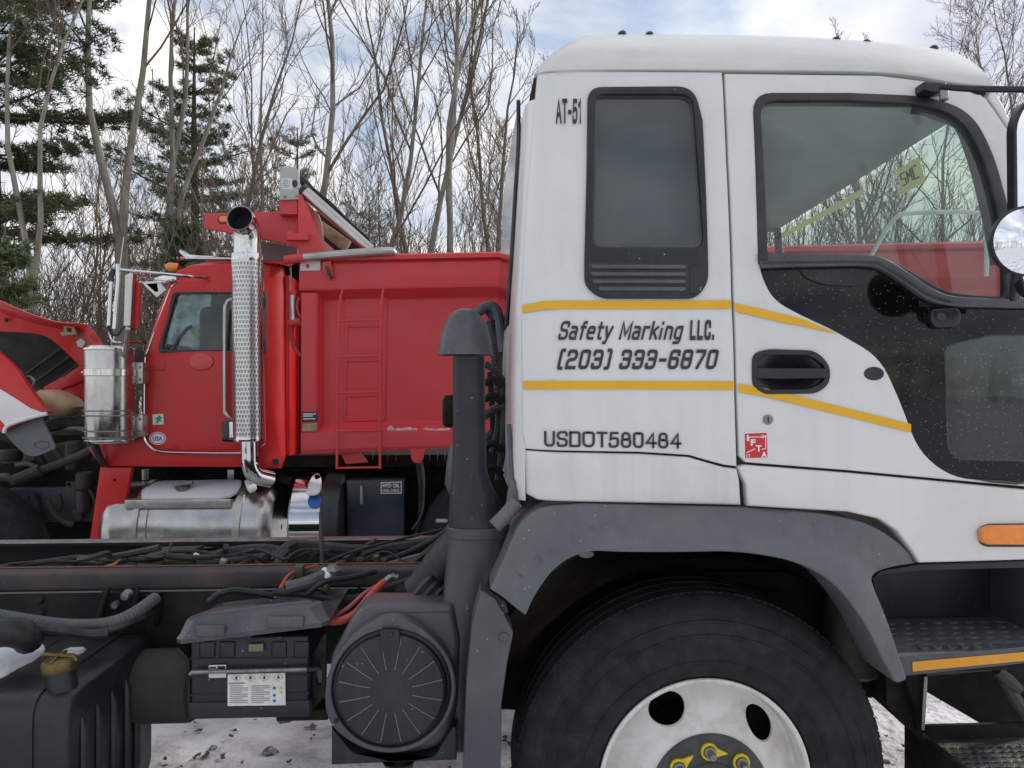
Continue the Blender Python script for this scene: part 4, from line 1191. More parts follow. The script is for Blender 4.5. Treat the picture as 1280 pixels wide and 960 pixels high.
# ---- cab back wall, rear window, far side wall, interior
mb = MB()
zs = [CAMZ - (py - 480) / 950 * D for py in (630, 560, 480, 420, 380, 330, 280, 230, 180, 130, 92)]
def wallrow(z):
    x = xrear(z)
    y0 = side(x - 0.004, z)
    return [(x + 0.012, y0 - 0.004, z), (x - 0.012, y0 + 0.02, z), (x - 0.022, y0 + 0.06, z), (x - 0.025, D + .5, z), (x - 0.03, D + 1.04, z), (x - 0.025, D_FAR - 0.3, z), (x, D_FAR, z)]
mb.grid([wallrow(z) for z in zs])
obj('back_wall', mb, 'white', T, 60)
mb = MB()
zz = [CAMZ + (480 - py) / 950 * (D + .4) for py in (405, 330, 250, 180, 120)]
mb.grid([[(xrear(z) - 0.028, D + 0.40, z), (xrear(z) - 0.032, D + 1.0, z), (xrear(z) - 0.028, D_FAR - 0.25, z)] for z in zz])
obj('rear_window', mb, 'blackgloss', T, 60)
mb = MB()
mb.tube(cr([(xrear(z) - 0.030, D + 0.39 + (0.0 if 0 < i < 4 else .05), z) for i, z in enumerate(zz)], 4), 0.007, 8)
obj('rear_window_seal', mb, 'rubber', T)
far_outer = [(xrear(1.3), 1.3), (WB.x, 1.3), (WB.x, 1.86), (WB.x - .03, 2.52), (xrear(2.5), 2.52), (xrear(1.7), 1.7)]
mb = MB(); panel(mb, far_outer, [], flat(D_FAR - .02), 0, 0.02, 0, None); obj('far_side_wall', mb, 'interior', T)
mb = MB(); mb.box(0.20, 0.215, D + 0.24, D_FAR - 0.03, 1.33, 2.50); obj('rear_lining', mb, 'interior', T)
mb = MB(); mb.box(0.20, xf - 0.03, D + 0.10, D_FAR - 0.03, 1.31, 1.34); obj('cab_floor', mb, 'interior_dk', T)
mb = MB(); panel(mb, tr(fillet([(738, 118, 10), (872, 118, 10), (882, 312, 10), (738, 312, 10)]), flat(D + .22)), [], flat(D + .22), 0, .004, 0); obj('pale_backing', mb, mk('pale_backing_sheet', (.42, .46, .50), .9), T)  # pale sheet added behind the quarter window to lighten it
seat = MB(); seat.box(0.42, 0.98, D + 0.22, D + 0.72, 1.36, 1.56, 0.06); so = obj('seat', seat, 'seat', T)
seat = MB(); seat.box(0.34, 0.52, D + 0.24, D + 0.70, 1.50, 2.02, 0.06); obj('seat_back', seat, 'seat', so)
seat = MB(); seat.box(0.42, 0.98, D + 1.1, D + 1.86, 1.36, 1.56, 0.06); so = obj('seat', seat, 'seat', T)
seat = MB(); seat.box(0.34, 0.52, D + 1.1, D + 1.86, 1.50, 1.98, 0.06); obj('seat_back', seat, 'seat', so)
mb = MB(); mb.box(xf - 0.22, xf + 0.05, D + 0.16, D_FAR - 0.06, 1.40, 1.62, 0.06); obj('dashboard', mb, 'interior_dk', T)
mb = MB(); cwh = Vector((xf - 0.34, D + 0.48, 1.70)); axw = Vector((-0.6, 0, 0.8))
mb.tube([cwh + axw.orthogonal().normalized() * 0.22 * cos(a) + axw.normalized().cross(axw.orthogonal().normalized()) * 0.22 * sin(a) for a in [2 * pi * i / 32 for i in range(32)]], 0.014, 8, closed=True)
obj('steering_wheel', mb, 'rubber', T)
# pale bent rail seen through the screen, stickers along the screen's top edge
YK = D + 1.2
mb = MB(); px_tube(mb, [(1062, 372, YK), (1100, 300, YK), (1120, 272, YK), (1134, 267, YK), (1180, 265, YK), (1222, 266, YK), (1231, 272, YK), (1233, 290, YK), (1233, 345, YK)], 0.010, 8)
obj('pale_rail', mb, 'stickwhite', T)
def onscreen(f, drop, ins=-.006):
    p = WA.lerp(WB, f) + Vector((.12 * f * (1 - f) + ins, 0, 0)); q = WC.lerp(WD, f)
    return p.lerp(q, drop)
def ssticker(f0, f1, d0, d1, m): 
    b_ = MB(); b_.grid([[onscreen(f0 + (f1 - f0) * i / 5, d) for i in range(6)] for d in (d0, d1)]); return obj('window_sticker', b_, m, T, 0)
ssticker(.17, .265, .06, .20, 'smc'); ssticker(.42, .96, .045, .085, 'smc'); o = ssticker(.93, .985, .0, .24, 'stickwhite')
for dd in (.05, .09, .13, .17):
    b_ = MB(); b_.grid([[onscreen(.942, dd, -.009), onscreen(.972, dd, -.009)], [onscreen(.942, dd + .022, -.009), onscreen(.972, dd + .022, -.009)]]); obj('sticker_mark', b_, 'ifta', o, 0)
b_ = MB()
def onb(u, v): return onscreen(.25 - u * .065, .16 - v * .065, -.009)
for s_ in ([(0.25, 1), (0, 1), (0, .5), (.25, .5), (.25, 0), (0, 0)], [(.37, 0), (.37, 1), (.5, .4), (.63, 1), (.63, 0)], [(1, 1), (.75, 1), (.75, 0), (1, 0)]):
    b_.tube([onb(*q) for q in s_], .0035, 4)
obj('sticker_letters', b_, 'print', T, 0)

# ---- mirror arm and mirrors
m_ = MB(); px_tube(m_, [(1176, 108, D - 0.10), (1215, 111, D - .16), (1300, 112, D - .22)], 0.0085, 10); arm = obj('mirror_arm', m_, 'handle', T)
pan('arm_bracket', fillet([(1155, 101, 3), (1183, 102, 3), (1188, 112, 4), (1170, 116, 3), (1156, 112, 3)]), side, 'handle', arm, off=0.05, thick=0.05, bev=0.006)
c = PS(1180, 112, side, 0.06); m_ = MB(); m_.lathe([(0.001, .0), (.010, 0), (.013, .006), (.013, .03), (.006, .034)], c, (0, 0, -1), 12); obj('pivot_bolt', m_, 'steel', arm)
YMi = D - 0.22
mo = fillet([(1284, 121, 22), (1345, 118, 18), (1340, 372, 14), (1284, 372, 14), (1270, 330, 20), (1268, 150, 20)], 6)
mi = fillet([(1287, 126, 20), (1340, 123, 14), (1335, 368, 12), (1287, 368, 12), (1274, 330, 20), (1272, 152, 18)], 6)
mm = pan('mirror', mo, flat(YMi), 'handle', T, off=0, thick=0.03, bev=0.004, holes=[mi], back=False)
def tilt(x, z): return YMi + 0.012 + 0.20 * (x - 1.3)
m_ = MB(); panel(m_, tr(mi, flat(YMi)), [], lambda x, z: YMi + 0.006, 0, .002, 0); obj('mirror_glass', m_, 'mirror', mm)
cpt = P(1286, 301, YMi - 0.07)
m_ = MB(); m_.lathe([(0.083, .0), (.0865, .001), (.089, .006), (.086, .02), (.06, .04), (.02, .05)], cpt, (0.15, 1, 0.02), 40); rm = obj('round_mirror', m_, 'handle', T)
m_ = MB(); m_.lathe([(0.0005, -.012), (.02, -.0113), (.04, -.009), (.06, -.0045), (.084, .002)], cpt, (0.15, 1, 0.02), 40); obj('mirror_glass', m_, 'mirror', rm)
m_ = MB(); px_tube(m_, [(1270, 340, YMi - .02), (1266, 372, D - .08)], .011, 10); obj('mirror_stem', m_, 'rubber', rm)

# ---- wheel arch flare
def fsurf(x, z): return D - 0.055
FO = [(613, 737), (630, 700), (648, 655, 30), (676, 633, 30), (730, 629), (925, 634), (1030, 641, 60), (1090, 655, 50), (1128, 681, 30), (1147, 704, 4), (1100, 713, 14), (1089, 722, 10),
      (1096, 742), (1135, 850, 5), (1120, 856, 8), (1106, 830), (1080, 775, 60), (1040, 726, 60), (995, 702, 60), (930, 690, 40), (730, 689, 60), (694, 708, 40), (668, 745, 30), (657, 770, 2)]
def fsurf2(x, z):
    # the flare rolls outward from the body to its lip
    c = P(883, 983, D)
    r = hypot(x - c.x, z - c.z)
    t = max(0.0, min(1.0, (r - 0.66) / 0.14))
    return D - 0.105 + 0.10 * t ** 2.2
pan('wheel_arch', fillet(FO, 6), fsurf2, 'flare', T, off=0, thick=0.16, bev=0.007, g=0.035, smooth=50)
wc0 = P(883, 983, D + 0.05)
mb = MB(); mb.lathe([(0.66, 0.02), (0.68, 0.35), (0.02, 0.42)], (wc0.x, D + 0.03, wc0.z), (0, 1, 0), 40, 0, 2 * pi)
well = MB()
keep = [q for q in mb.f if sum(mb.v[i][2] for i in q) / len(q) > wc0.z + 0.06]
idx = {}
for q in keep:
    for i in q: idx.setdefault(i, len(idx))
well.add([mb.v[i] for i in idx], [tuple(idx[i] for i in q) for q in keep])
obj('wheel_well', well, 'chassis', T)
pan('arch_bolt', ell(733, 693, 10, 5, 14), flat(D - 0.05), 'plastic', T, off=0, thick=0.03, bev=0.003)
# mud guard behind the wheel
pan('mud_guard', fillet([(601, 738), (620, 748, 4), (642, 791, 4), (634, 830), (627, 880), (625, 1010), (577, 1010), (580, 920), (583, 850), (590, 780)]), flat(D + 0.005), 'plastic', T, off=0, thick=0.10, bev=0.006, g=0.06)
pan('guard_bracket', fillet([(612, 738), (632, 752), (636, 765), (622, 772), (606, 752)]), flat(D + 0.02), 'plastic_dk', T, thick=0.03, bev=0.004)
o = pan('guard_scoop', ell(630, 797, 6.5, 6, 14), flat(D - 0.001), 'plastic', T, thick=0.004, bev=0.003)

# ---- front wheel
wc = P(882, 983, D)
R = 0.538; c = (wc.x, D, wc.z)
wheel = MB()
tp = [(0.296, 0.045), (0.303, 0.012), (0.312, -0.001), (0.335, -0.010), (0.352, -0.0135), (0.354, -0.0165), (0.358, -0.0165), (0.360, -0.0135), (0.395, -0.018), (0.425, -0.0185), (0.428, -0.0215), (0.433, -0.0215), (0.436, -0.0175),
      (0.463, -0.0125), (0.466, -0.0145), (0.471, -0.0135), (0.474, -0.009), (0.497, 0.0), (0.500, -0.001), (0.505, 0.002), (0.517, 0.012), (0.527, 0.024), (0.533, 0.034), (R, 0.05), (R, 0.085), (R - 0.012, 0.088), (R - 0.012, 0.098), (R, 0.101),
      (R + .001, 0.14), (R - 0.012, 0.143), (R - 0.012, 0.153), (R + .001, 0.156), (R, 0.20), (R - 0.012, .203), (R - .012, .213), (R, .216), (R, 0.245), (0.527, 0.27), (0.47, 0.30), (0.36, 0.305), (0.30, 0.27)]
wheel.lathe(tp, c, (0, 1, 0), 128)
wh = obj('front_wheel', wheel, 'tyre', T, 30)
lug = MB()
for k in range(150):
    a = 2 * pi * (k + 0.2 * rnd.random()) / 150
    for h0, h1, rr in ((0.040, 0.083, 0.0006),):
        ca, sa = cos(a), sin(a); w = 0.0085 if h0 > .03 else 0.006
        rb_ = R - 0.004 if h0 > .03 else 0.5165
        rt = R + rr if h0 > .03 else 0.524
        q = []
        for r_ in (rb_, rt):
            for h in (h0, h1):
                rq = r_ + (0.010 if (h == h1 and h0 < .03) else 0)
                for s in (-w, w):
                    q.append((c[0] + ca * rq - sa * s, c[1] + h, c[2] + sa * rq + ca * s))
        lug.add(q, [(0, 1, 3, 2), (4, 6, 7, 5), (0, 4, 5, 1), (2, 3, 7, 6), (0, 2, 6, 4), (1, 5, 7, 3)])
lo = obj('tread_blocks', lug, 'tyre', wh, 0); lo['kind'] = 'stuff'
rim = MB()
rim.lathe([(0.297, 0.05), (0.300, 0.010), (0.3045, 0.001), (0.303, -0.004), (0.297, -0.005), (0.291, -0.001), (0.288, 0.010), (0.286, 0.030), (0.283, 0.055), (0.270, 0.066)], c, (0, 1, 0), 96)
obj('rim', rim, 'rim', wh, 40)
def disc(x, z):
    r = hypot(x - c[0], z - c[2])
    t = max(0.0, min(1.0, (r - 0.155) / 0.125)); t = t * t * (3 - 2 * t)
    return c[1] - 0.035 + 0.098 * t
hr = 0.232
holes = []
for k in range(5):
    a = radians(44 + 72 * k)
    holes.append([(c[0] + cos(a) * hr + (q[0] * cos(a + pi / 2) - q[1] * sin(a + pi / 2)), c[2] + sin(a) * hr + (q[0] * sin(a + pi / 2) + q[1] * cos(a + pi / 2))) for q in ell(0, 0, 0.053, 0.034, 28)])
rd = MB(); panel(rd, ell(c[0], c[2], 0.276, 0.276, 72), holes, disc, 0, 0.012, 0.0025, 0.022)
obj('rim_disc', rd, 'rim', wh, 50)
bk = MB(); bk.lathe([(0.28, 0.13), (0.02, 0.15)], c, (0, 1, 0), 48); bk.lathe([(0.20, 0.085), (0.20, 0.14)], c, (0, 1, 0), 40); obj('brake_drum', bk, 'chassis', wh)
hb = MB(); hb.lathe([(0.166, -0.034), (0.166, -0.046), (0.163, -0.049), (0.094, -0.049), (0.090, -0.056), (0.084, -0.060), (0.076, -0.056), (0.070, -0.03), (0.001, -0.02)], c, (0, 1, 0), 64)
obj('hub_plate', hb, 'hub', wh, 40)
for k in range(8):
    a = radians(48 + 45 * k); nx, nz = c[0] + cos(a) * 0.124, c[2] + sin(a) * 0.124
    nut = MB(); nut.lathe([(0.0165, -0.049), (0.0165, -0.066), (0.014, -0.069), (0.010, -0.069), (0.010, -0.088), (0.0085, -0.091), (0.001, -0.091)], (nx, c[1], nz), (0, 1, 0), 12)
    no = obj('wheel_nut', nut, 'steel', wh, 30)
    pa = a + radians(-100)
    tip = [(nx + cos(a2) * rr_, nz + sin(a2) * rr_) for a2, rr_ in [(pa + radians(t), 0.0235) for t in range(30, 331, 20)]]
    tip.append((nx + cos(pa) * 0.052, nz + sin(pa) * 0.052))
    ind = MB(); panel(ind, tip, [ell(nx, nz, 0.0168, 0.0168, 16)], flat(c[1] - 0.058), 0, 0.008, 0.0015); obj('nut_pointer', ind, 'nut_yellow', no, 30)
ax = MB(); ax.tube([(c[0], D + 0.2, c[2]), (c[0], D_FAR - 0.3, c[2])], 0.07, 12); obj('axle', ax, 'chassis', T)
far_w = MB(); far_w.lathe(tp, (c[0], D_FAR + 0.0, c[2]), (0, -1, 0), 48); obj('front_wheel', far_w, 'tyre', T, 30)

# ---- step well and steps
pan('step_well', fillet([(1088, 712), (1110, 708), (1340, 697), (1340, 800), (1120, 792), (1100, 760)]), flat(D + 0.27), 'plastic_dk', T, thick=0.02, bev=0)
pan('well_lip', [(1092, 722), (1100, 713, 10), (1150, 705), (1340, 699), (1340, 708), (1150, 714), (1110, 718, 10)], flat(D + 0.02), 'plastic_dk', T, thick=0.24, bev=0.004)
mbw = MB(); q0, q1 = P(1275, 712, D + .05), P(1275, 795, D + .05)
mbw.box(q0.x + .06, q0.x + .08, D + .05, D + .27, q1.z, q0.z, 0.004); obj('well_end', mbw, 'plastic', T)
zt = CAMZ - (823 - 480) / 950 * (D - 0.03) / 1.0
sxa, sxb = P(1112, 820, D).x, P(1345, 820, D).x
holes = []
for r in range(5):
    for k in range(13):
        hx = sxa + 0.075 + k * 0.0495 + (0.025 if r % 2 else 0); hy = D + 0.012 + r * 0.047
        if hx < sxb - .02: holes.append(ell(hx, hy, 0.0145, 0.0085, 12))
stp = MB()
panel(stp, [(sxa, D - 0.045), (sxb, D - 0.045), (sxb, D + 0.262), (sxa + 0.03, D + 0.262)], holes, None, 0, 0.012, 0.002, to=lambda v: Vector((v.x, v.z, zt - v.y)))
for s_ in range(11):
    hx = sxa + 0.085 + s_ * 0.04
    stp.lathe([(0.011, 0.0), (0.012, 0.007), (0.008, 0.008), (0.007, 0.0)], (hx, D - 0.022, zt), (0, 0, 1), 12)
step = obj('upper_step', stp, 'steptop', T, 30)
mb = MB(); mb.box(sxa + .01, sxb, D - .03, D + .255, zt - .06, zt - .045); obj('hole_backing', mb, 'chassis', step)  # dark plate added under the step so its holes read dark
mb = MB(); panel(mb, tr(fillet([(1117, 822), (1345, 803), (1345, 822), (1150, 843, 8), (1128, 845, 6)]), flat(D - 0.045)), [], flat(D - .047), 0, 0.03, 0.003); obj('step_front', mb, 'plastic', step)
mb = MB(); panel(mb, tr([(1140.5, 827.5), (1345, 809.5), (1345, 820), (1141, 839.5)], flat(D - .05)), [], flat(D - .05), 0, 0.002, 0.0005); obj('reflector_strip', mb, 'orangeref', step)
mb = MB(); panel(mb, tr([(1107, 840), (1158, 844), (1152, 912), (1138, 912), (1108, 880)], flat(D + .10)), [], flat(D + .10), 0, 0.02, 0.002); obj('step_bracket', mb, 'chassis', T)
mb = MB(); mb.tube([P(1157, 845, D + .09), P(1153, 912, D + .09)], 0.006, 6); obj('bracket_edge', mb, 'steel', T)
mb = MB(); panel(mb, tr([(1160, 845), (1345, 830), (1345, 940), (1260, 920), (1232, 908), (1160, 866)], flat(D + .30)), [], flat(D + .30), 0, 0.3, 0.0); obj('front_crossmember', mb, 'chassis', T)
for (a, b, dY) in (((1246, 838), (1274, 862), .2), ((1254, 850), (1290, 905), .22)):
    mb = MB(); mb.tube([P(a[0], a[1], D + dY), P((a[0] + b[0]) / 2, (a[1] + b[1]) / 2, D + dY), P(b[0], b[1], D + dY)], [.016, .02, .016], 8); obj('linkage', mb, 'engine', T)
z2 = .566
lxa, lxb = P(1131, 912, D + .2).x, P(1345, 940, D).x
treadmat = mk('worn_step_tread', (0.055, 0.06, 0.065), 0.4, metal=0.3, var=0.4, vs=60, dirt=(0.30, 0.28, 0.16), dirt_amt=0.55, ds=7, cover=0.54, bump=0.8, bs=70)
stp = MB(); 
lh = [ell(lxa + 0.075 + k * 0.03 + (0.015 if r % 2 else 0), D - 0.05 + r * 0.03, 0.009, 0.005, 10) for r in range(7) for k in range(14) if lxa + 0.075 + k * 0.03 + .015 < lxb - .02]
panel(stp, [(lxa + 0.03, D - 0.10), (lxb, D - 0.10), (lxb, D + 0.19), (lxa + 0.03, D + 0.19)], lh, None, 0, 0.01, 0.001, to=lambda v: Vector((v.x, v.z, z2 - 0.015 - v.y)))
ls = obj('lower_step', stp, treadmat, T, 30)
mb = MB(); mb.box(lxa + .03, lxb, D - .10, D + .19, z2 - .07, z2 - .05); obj('hole_backing', mb, 'chassis', ls)  # dark plate added here too, to darken the lower step's holes
mb = MB(); mb.box(lxa + .02, lxb, D + 0.19, D + 0.205, z2 - .10, z2 + 0.028, 0.003); mb.box(lxa, lxa + 0.03, D - 0.10, D + 0.205, z2 - .14, z2 + 0.026, 0.004); obj('step_frame', mb, 'chassis', ls)
# ---- intake stack behind the cab
YI = D + 0.24
mb = MB()
loft_rows(mb, [(446, 566, 606, .046), (520, 566, 607, .047), (585, 566, 608, .048), (605, 564, 614, .055), (628, 562, 626, .066), (648, 561, 632, .072), (664, 561, 633, .072)], YI, 24, 2.6)
stack = obj('intake_stack', mb, 'plastic_dk', T, 50)
mb = MB()
loft_rows(mb, [(441, 547, 616, .083), (444, 546.5, 616.5, .085), (438, 548, 615, .082), (425, 550, 613.5, .08), (408, 554, 610, .073), (396, 560, 602, .058), (389, 568, 594, .040), (386, 576, 587, .018)], YI, 28, 2.3)
obj('rain_cap', mb, 'plastic', stack, 60)
mb = MB()
loft_rows(mb, [(656, 559, 636, .078), (657, 558, 637, .08), (668, 558, 637, .08), (669, 559, 636, .078)], YI, 24, 2.6); obj('clamp_band', mb, 'plastic', stack)
mb = MB(); px_tube(mb, [(545, 651, YI - .09), (559, 651, YI - .085)], .006, 8, 0); obj('clamp_screw', mb, 'steel', stack)
mb = MB()
loft_rows(mb, [(668, 562, 634, .072), (690, 559, 630, .07), (730, 555, 618, .066), (770, 552, 604, .062), (800, 553, 598, .06), (880, 560, 590, .055), (930, 563, 586, .055)], YI, 24, 2.8)
obj('lower_duct', mb, 'plastic', stack, 50)
# air cleaner drum
YA = D + 0.10
mb = MB()
panel(mb, tr(fillet([(408, 862), (414, 820), (438, 775, 20), (455, 757, 40), (566, 757, 6), (575, 800), (572, 880), (560, 930, 30), (520, 945, 40), (455, 945, 40), (420, 915, 30)]), flat(YA + .06)), [], flat(YA + .06), 0, 0.14, 0.02, back=True, seg=4)
drum = obj('air_cleaner_drum', mb, 'plastic', T, 40)
ac = P(489, 862, YA)
mb = MB(); mb.lathe([(0.001, -.016), (.10, -.013), (.150, -.008), (.158, -.002), (.162, .012), (.168, .014), (.174, .018), (.176, .035), (.176, .08)], (ac.x, YA, ac.z), (0, 1, 0), 72); cap = obj('drum_cover', mb, 'plastic_dk', drum, 30)
for k in range(16):
    a = 2 * pi * (k + .5) / 16
    def pt(r, h): return (ac.x + cos(a) * r, YA - h, ac.z + sin(a) * r)
    mb = MB(); mb.tube([pt(.062, .0145), pt(.10, .0145), pt(.150, .009)], .0015, 5); obj('cover_rib', mb, 'liner', cap)
mb = MB(); panel(mb, tr(fillet([(476, 786, 3), (500, 786, 3), (500, 812), (494, 838, 3), (482, 838, 3), (476, 812)]), flat(YA)), [], flat(YA - .014), 0, .02, .003); obj('cover_clip', mb, 'plastic_dk', cap)
q = P(488, 793, YA - .016); mb = MB(); mb.lathe([(.001, -.006), (.006, -.005), (.008, 0), (.008, .006)], q, (0, 1, 0), 12); obj('clip_bolt', mb, 'rubber', cap)
fo_ = []
for k in range(64):
    a = 2 * pi * k / 64; top_ = max(0, cos(a - pi / 2)) ** 10; bl_ = max(0, cos(a - radians(208))) ** 12
    r_ = .187 + .020 * top_ + .012 * bl_
    fo_.append((ac.x + cos(a) * r_, ac.z + sin(a) * r_))
mb = MB(); panel(mb, fo_, [ell(ac.x, ac.z, .1725, .1725, 48)], flat(YA + .006), 0, .08, .005); obj('drum_flange', mb, 'plastic', drum)
mb = MB(); mb.lathe([(.001, -.003), (.006, -.002), (.007, .004)], (ac.x - .158, YA + .002, ac.z - .088), (0, 1, 0), 12); obj('flange_hole', mb, 'stackin', drum)
mb = MB(); panel(mb, tr([(416, 905), (440, 935), (500, 948), (545, 940), (566, 905), (571, 905), (571, 946), (416, 952)], flat(YA + .05)), [], flat(YA + .03), 0, .1, .004); obj('drum_bracket', mb, 'plastic_dk', drum)
q = P(499, 962, YA + .05); mb = MB(); mb.lathe([(.05, .03), (.035, 0), (.022, -.02)], q, (0, 0, 1), 16); obj('drain_valve', mb, 'rubber', drum)
mb = MB(); loft_rows(mb, [(768, 510, 572, .06), (780, 490, 572, .07), (800, 470, 575, .07)], YA + .13, 20, 3.0); obj('drum_duct', mb, 'plastic', drum)
# corrugated elbow
mb = MB(); ribbed(mb, [(585, 672, YI + .1), (556, 705, YI + .14), (527, 742, YI + .16)], 0.066, .05, 18, .05); obj('elbow_hose', mb, 'hose', T)
mb = MB(); ribbed(mb, [(525, 735, YI + .1), (545, 752, YI + .08)], 0.06, .02, 14, .1); obj('hose_clamp_band', mb, 'hose', T)
# gear behind the cab: latch rod with ribbed grip, brackets, cables
mb = MB(); px_tube(mb, [(636, 530, D + .12), (639, 570, D + .12), (641, 605, D + .10)], [.007] * 9, 8); rod = obj('tilt_lever', mb, 'hose_gr', T)
mb = MB(); loft_rows(mb, [(600, 638, 645, .01), (615, 634, 650, .02), (632, 632, 650, .02)], D + .09, 12); obj('lever_joint', mb, 'hose_gr', rod)
mb = MB(); ribbed(mb, [(646, 628, D + .07), (632, 644, D + .06), (618, 658, D + .055)], .021, .006, 14, .09); obj('grip', mb, 'liner', rod)
mb = MB(); px_tube(mb, [(596, 392, YI + .5), (606, 384, YI + .5), (617, 384, YI + .5), (624, 400, YI + .5), (628, 440, YI + .5)], .02, 10); obj('breather_pipe', mb, 'hose_gr', T)
mb = MB(); loft_rows(mb, [(382, 598, 622, .05), (400, 612, 628, .05), (450, 616, 632, .05), (505, 614, 636, .05)], YI + .55, 10, 4); obj('cab_strut', mb, 'plastic_dk', T)
mb = MB(); ribbed(mb, [(613, 400, YI + .4), (618, 440, YI + .38), (622, 480, YI + .36), (624, 530, YI + .34), (616, 565, YI + .34)], .015, .014, 8, .12); obj('cable_chain', mb, 'hose', T)
mb = MB(); panel(mb, tr([(610, 465), (636, 462), (650, 478), (650, 640), (600, 640), (598, 560), (614, 540)], flat(YI + .5)), [], flat(YI + .5), 0, .2, .004); obj('rear_cab_bracket', mb, 'chassis', T)
mb = MB(); px_tube(mb, [(606, 455, YI + .3), (622, 466, YI + .3), (630, 490, YI + .3), (628, 560, YI + .3), (622, 600, YI + .3)], .012, 8); obj('cab_hose', mb, 'hose', T)
mb = MB(); px_tube(mb, [(604, 520, YI + .32), (628, 508, YI + .3), (648, 512, YI + .25)], .016, 8); obj('cab_hose', mb, 'hose', T)
mb = MB(); px_tube(mb, [(640, 460, YI + .2), (648, 520, YI + .2), (652, 600, YI + .2), (650, 640, YI + .2)], .014, 8); obj('cab_hose', mb, 'hose', T)
for y0 in (480, 500, 560, 590):
    mb = MB(); px_tube(mb, [(606, y0, YI + .28), (616, y0 - 6, YI + .27), (628, y0 + 4, YI + .27)], .012, 8); obj('pipe_fitting', mb, 'chassis', T)
mb = MB(); loft_rows(mb, [(494, 556, 566, .03), (500, 553, 568, .04), (530, 553, 568, .04), (534, 558, 566, .03)], YI + .12, 10, 4); obj('stack_clip', mb, 'chassis', T)
mb = MB(); loft_rows(mb, [(556, 562, 580, .04), (580, 558, 584, .05), (605, 556, 584, .05), (618, 562, 580, .04)], YI + .14, 12, 2.5); obj('stack_pipe', mb, 'plastic', T)

# ---- chassis rails, with the body sub-frame bar on the near one
YR = 2.80
pa, pb = P(-200, 748, YR), P(660, 736, YR)
zr = pa.z
mb = MB(); mb.box(-3.6, 2.4, YR, YR + 0.008, zr - .255, zr); mb.box(-3.6, 2.4, YR - .0, YR + .085, zr - .0, zr + .009); mb.box(-3.6, 2.4, YR, YR + .085, zr - .264, zr - .255); rail = obj('frame_rail', mb, 'frame', T)
mb = MB(); mb.box(-3.6, .4, YR - .006, YR + .008, zr + .0095, zr + .0125); obj('rail_highlight', mb, 'liner', T)  # pale strip added as the highlight along the bar's lower edge
mb = MB(); mb.box(-3.6, .4, YR + .085, YR + .10, zr + .0775, zr + .081, .001); obj('rust_edge', mb, mk('rusted_edge', (.20, .085, .035), .8, var=.4, vs=14, dirt=(.06, .045, .04), dirt_amt=.8, ds=9), T)
mb = MB(); mb.box(-3.6, .45, YR + .010, YR + .10, zr + .010, zr + .077, .012); obj('subframe_bar', mb, 'rust', T)
YR2 = YR + .86
zr2 = P(270, 676, YR2).z
mb = MB(); mb.box(-4.2, 2.4, YR2 - .085, YR2, zr2, zr2 + .009); mb.box(-4.2, 2.4, YR2 - .008, YR2, zr2 - .26, zr2); obj('frame_rail', mb, 'frame', T)
mb = MB(); mb.box(-4.2, .45, YR2 - .082, YR2 - .004, zr2 + .010, zr2 + .016, .002); obj('rail_edge', mb, 'steel', T)
for px in (30, 225, 330, 420):
    q = P(px, 752, YR); mb = MB()
    mb.lathe([(.001, -.001), (.006, -.001)], (q.x, YR, q.z - .01), (0, 1, 0), 10); obj('rail_hole', mb, 'stackin', T)
for px, py in ((51, 749), (52, 766), (128, 745), (160, 742)):
    q = P(px, py, YR); mb = MB(); mb.lathe([(.001, -.016), (.010, -.015), (.014, -.008), (.015, 0)], (q.x, YR, q.z), (0, 1, 0), 12); obj('rivet', mb, 'frame', T)
# cross member + bracket between the rails, flat bars
for x0, x1 in ((-1.95, -1.80), (-.2, -.05)):
    mb = MB(); mb.box(x0, x1, YR + .09, YR2 - .09, zr - .2, zr - .06); obj('cross_member', mb, 'chassis', T)
mb = MB(); mb.grid([[P(140, 713, YR + .16), P(182, 714, YR + .16)], [P(193, 689, YR + .6), P(255, 681, YR + .6)]]); mb.grid([[P(182, 714, YR + .16), P(182, 718, YR + .16)], [P(255, 681, YR + .6), P(255, 685, YR + .6)]]); obj('flat_bracket', mb, 'brown', T)
mb = MB(); mb.grid([[P(178, 684, YR2 - .2), P(215, 691, YR2 - .25)], [P(246, 682, YR2 - .2), P(268, 684, YR2 - .24)]]); obj('flat_bracket', mb, 'brown', T)
mb = MB(); px_tube(mb, [(401, 640, YR + .34), (402, 676, YR + .3), (403, 712, YR + .25)], .0085, 8, 0); obj('upright_rod', mb, 'rust', T)
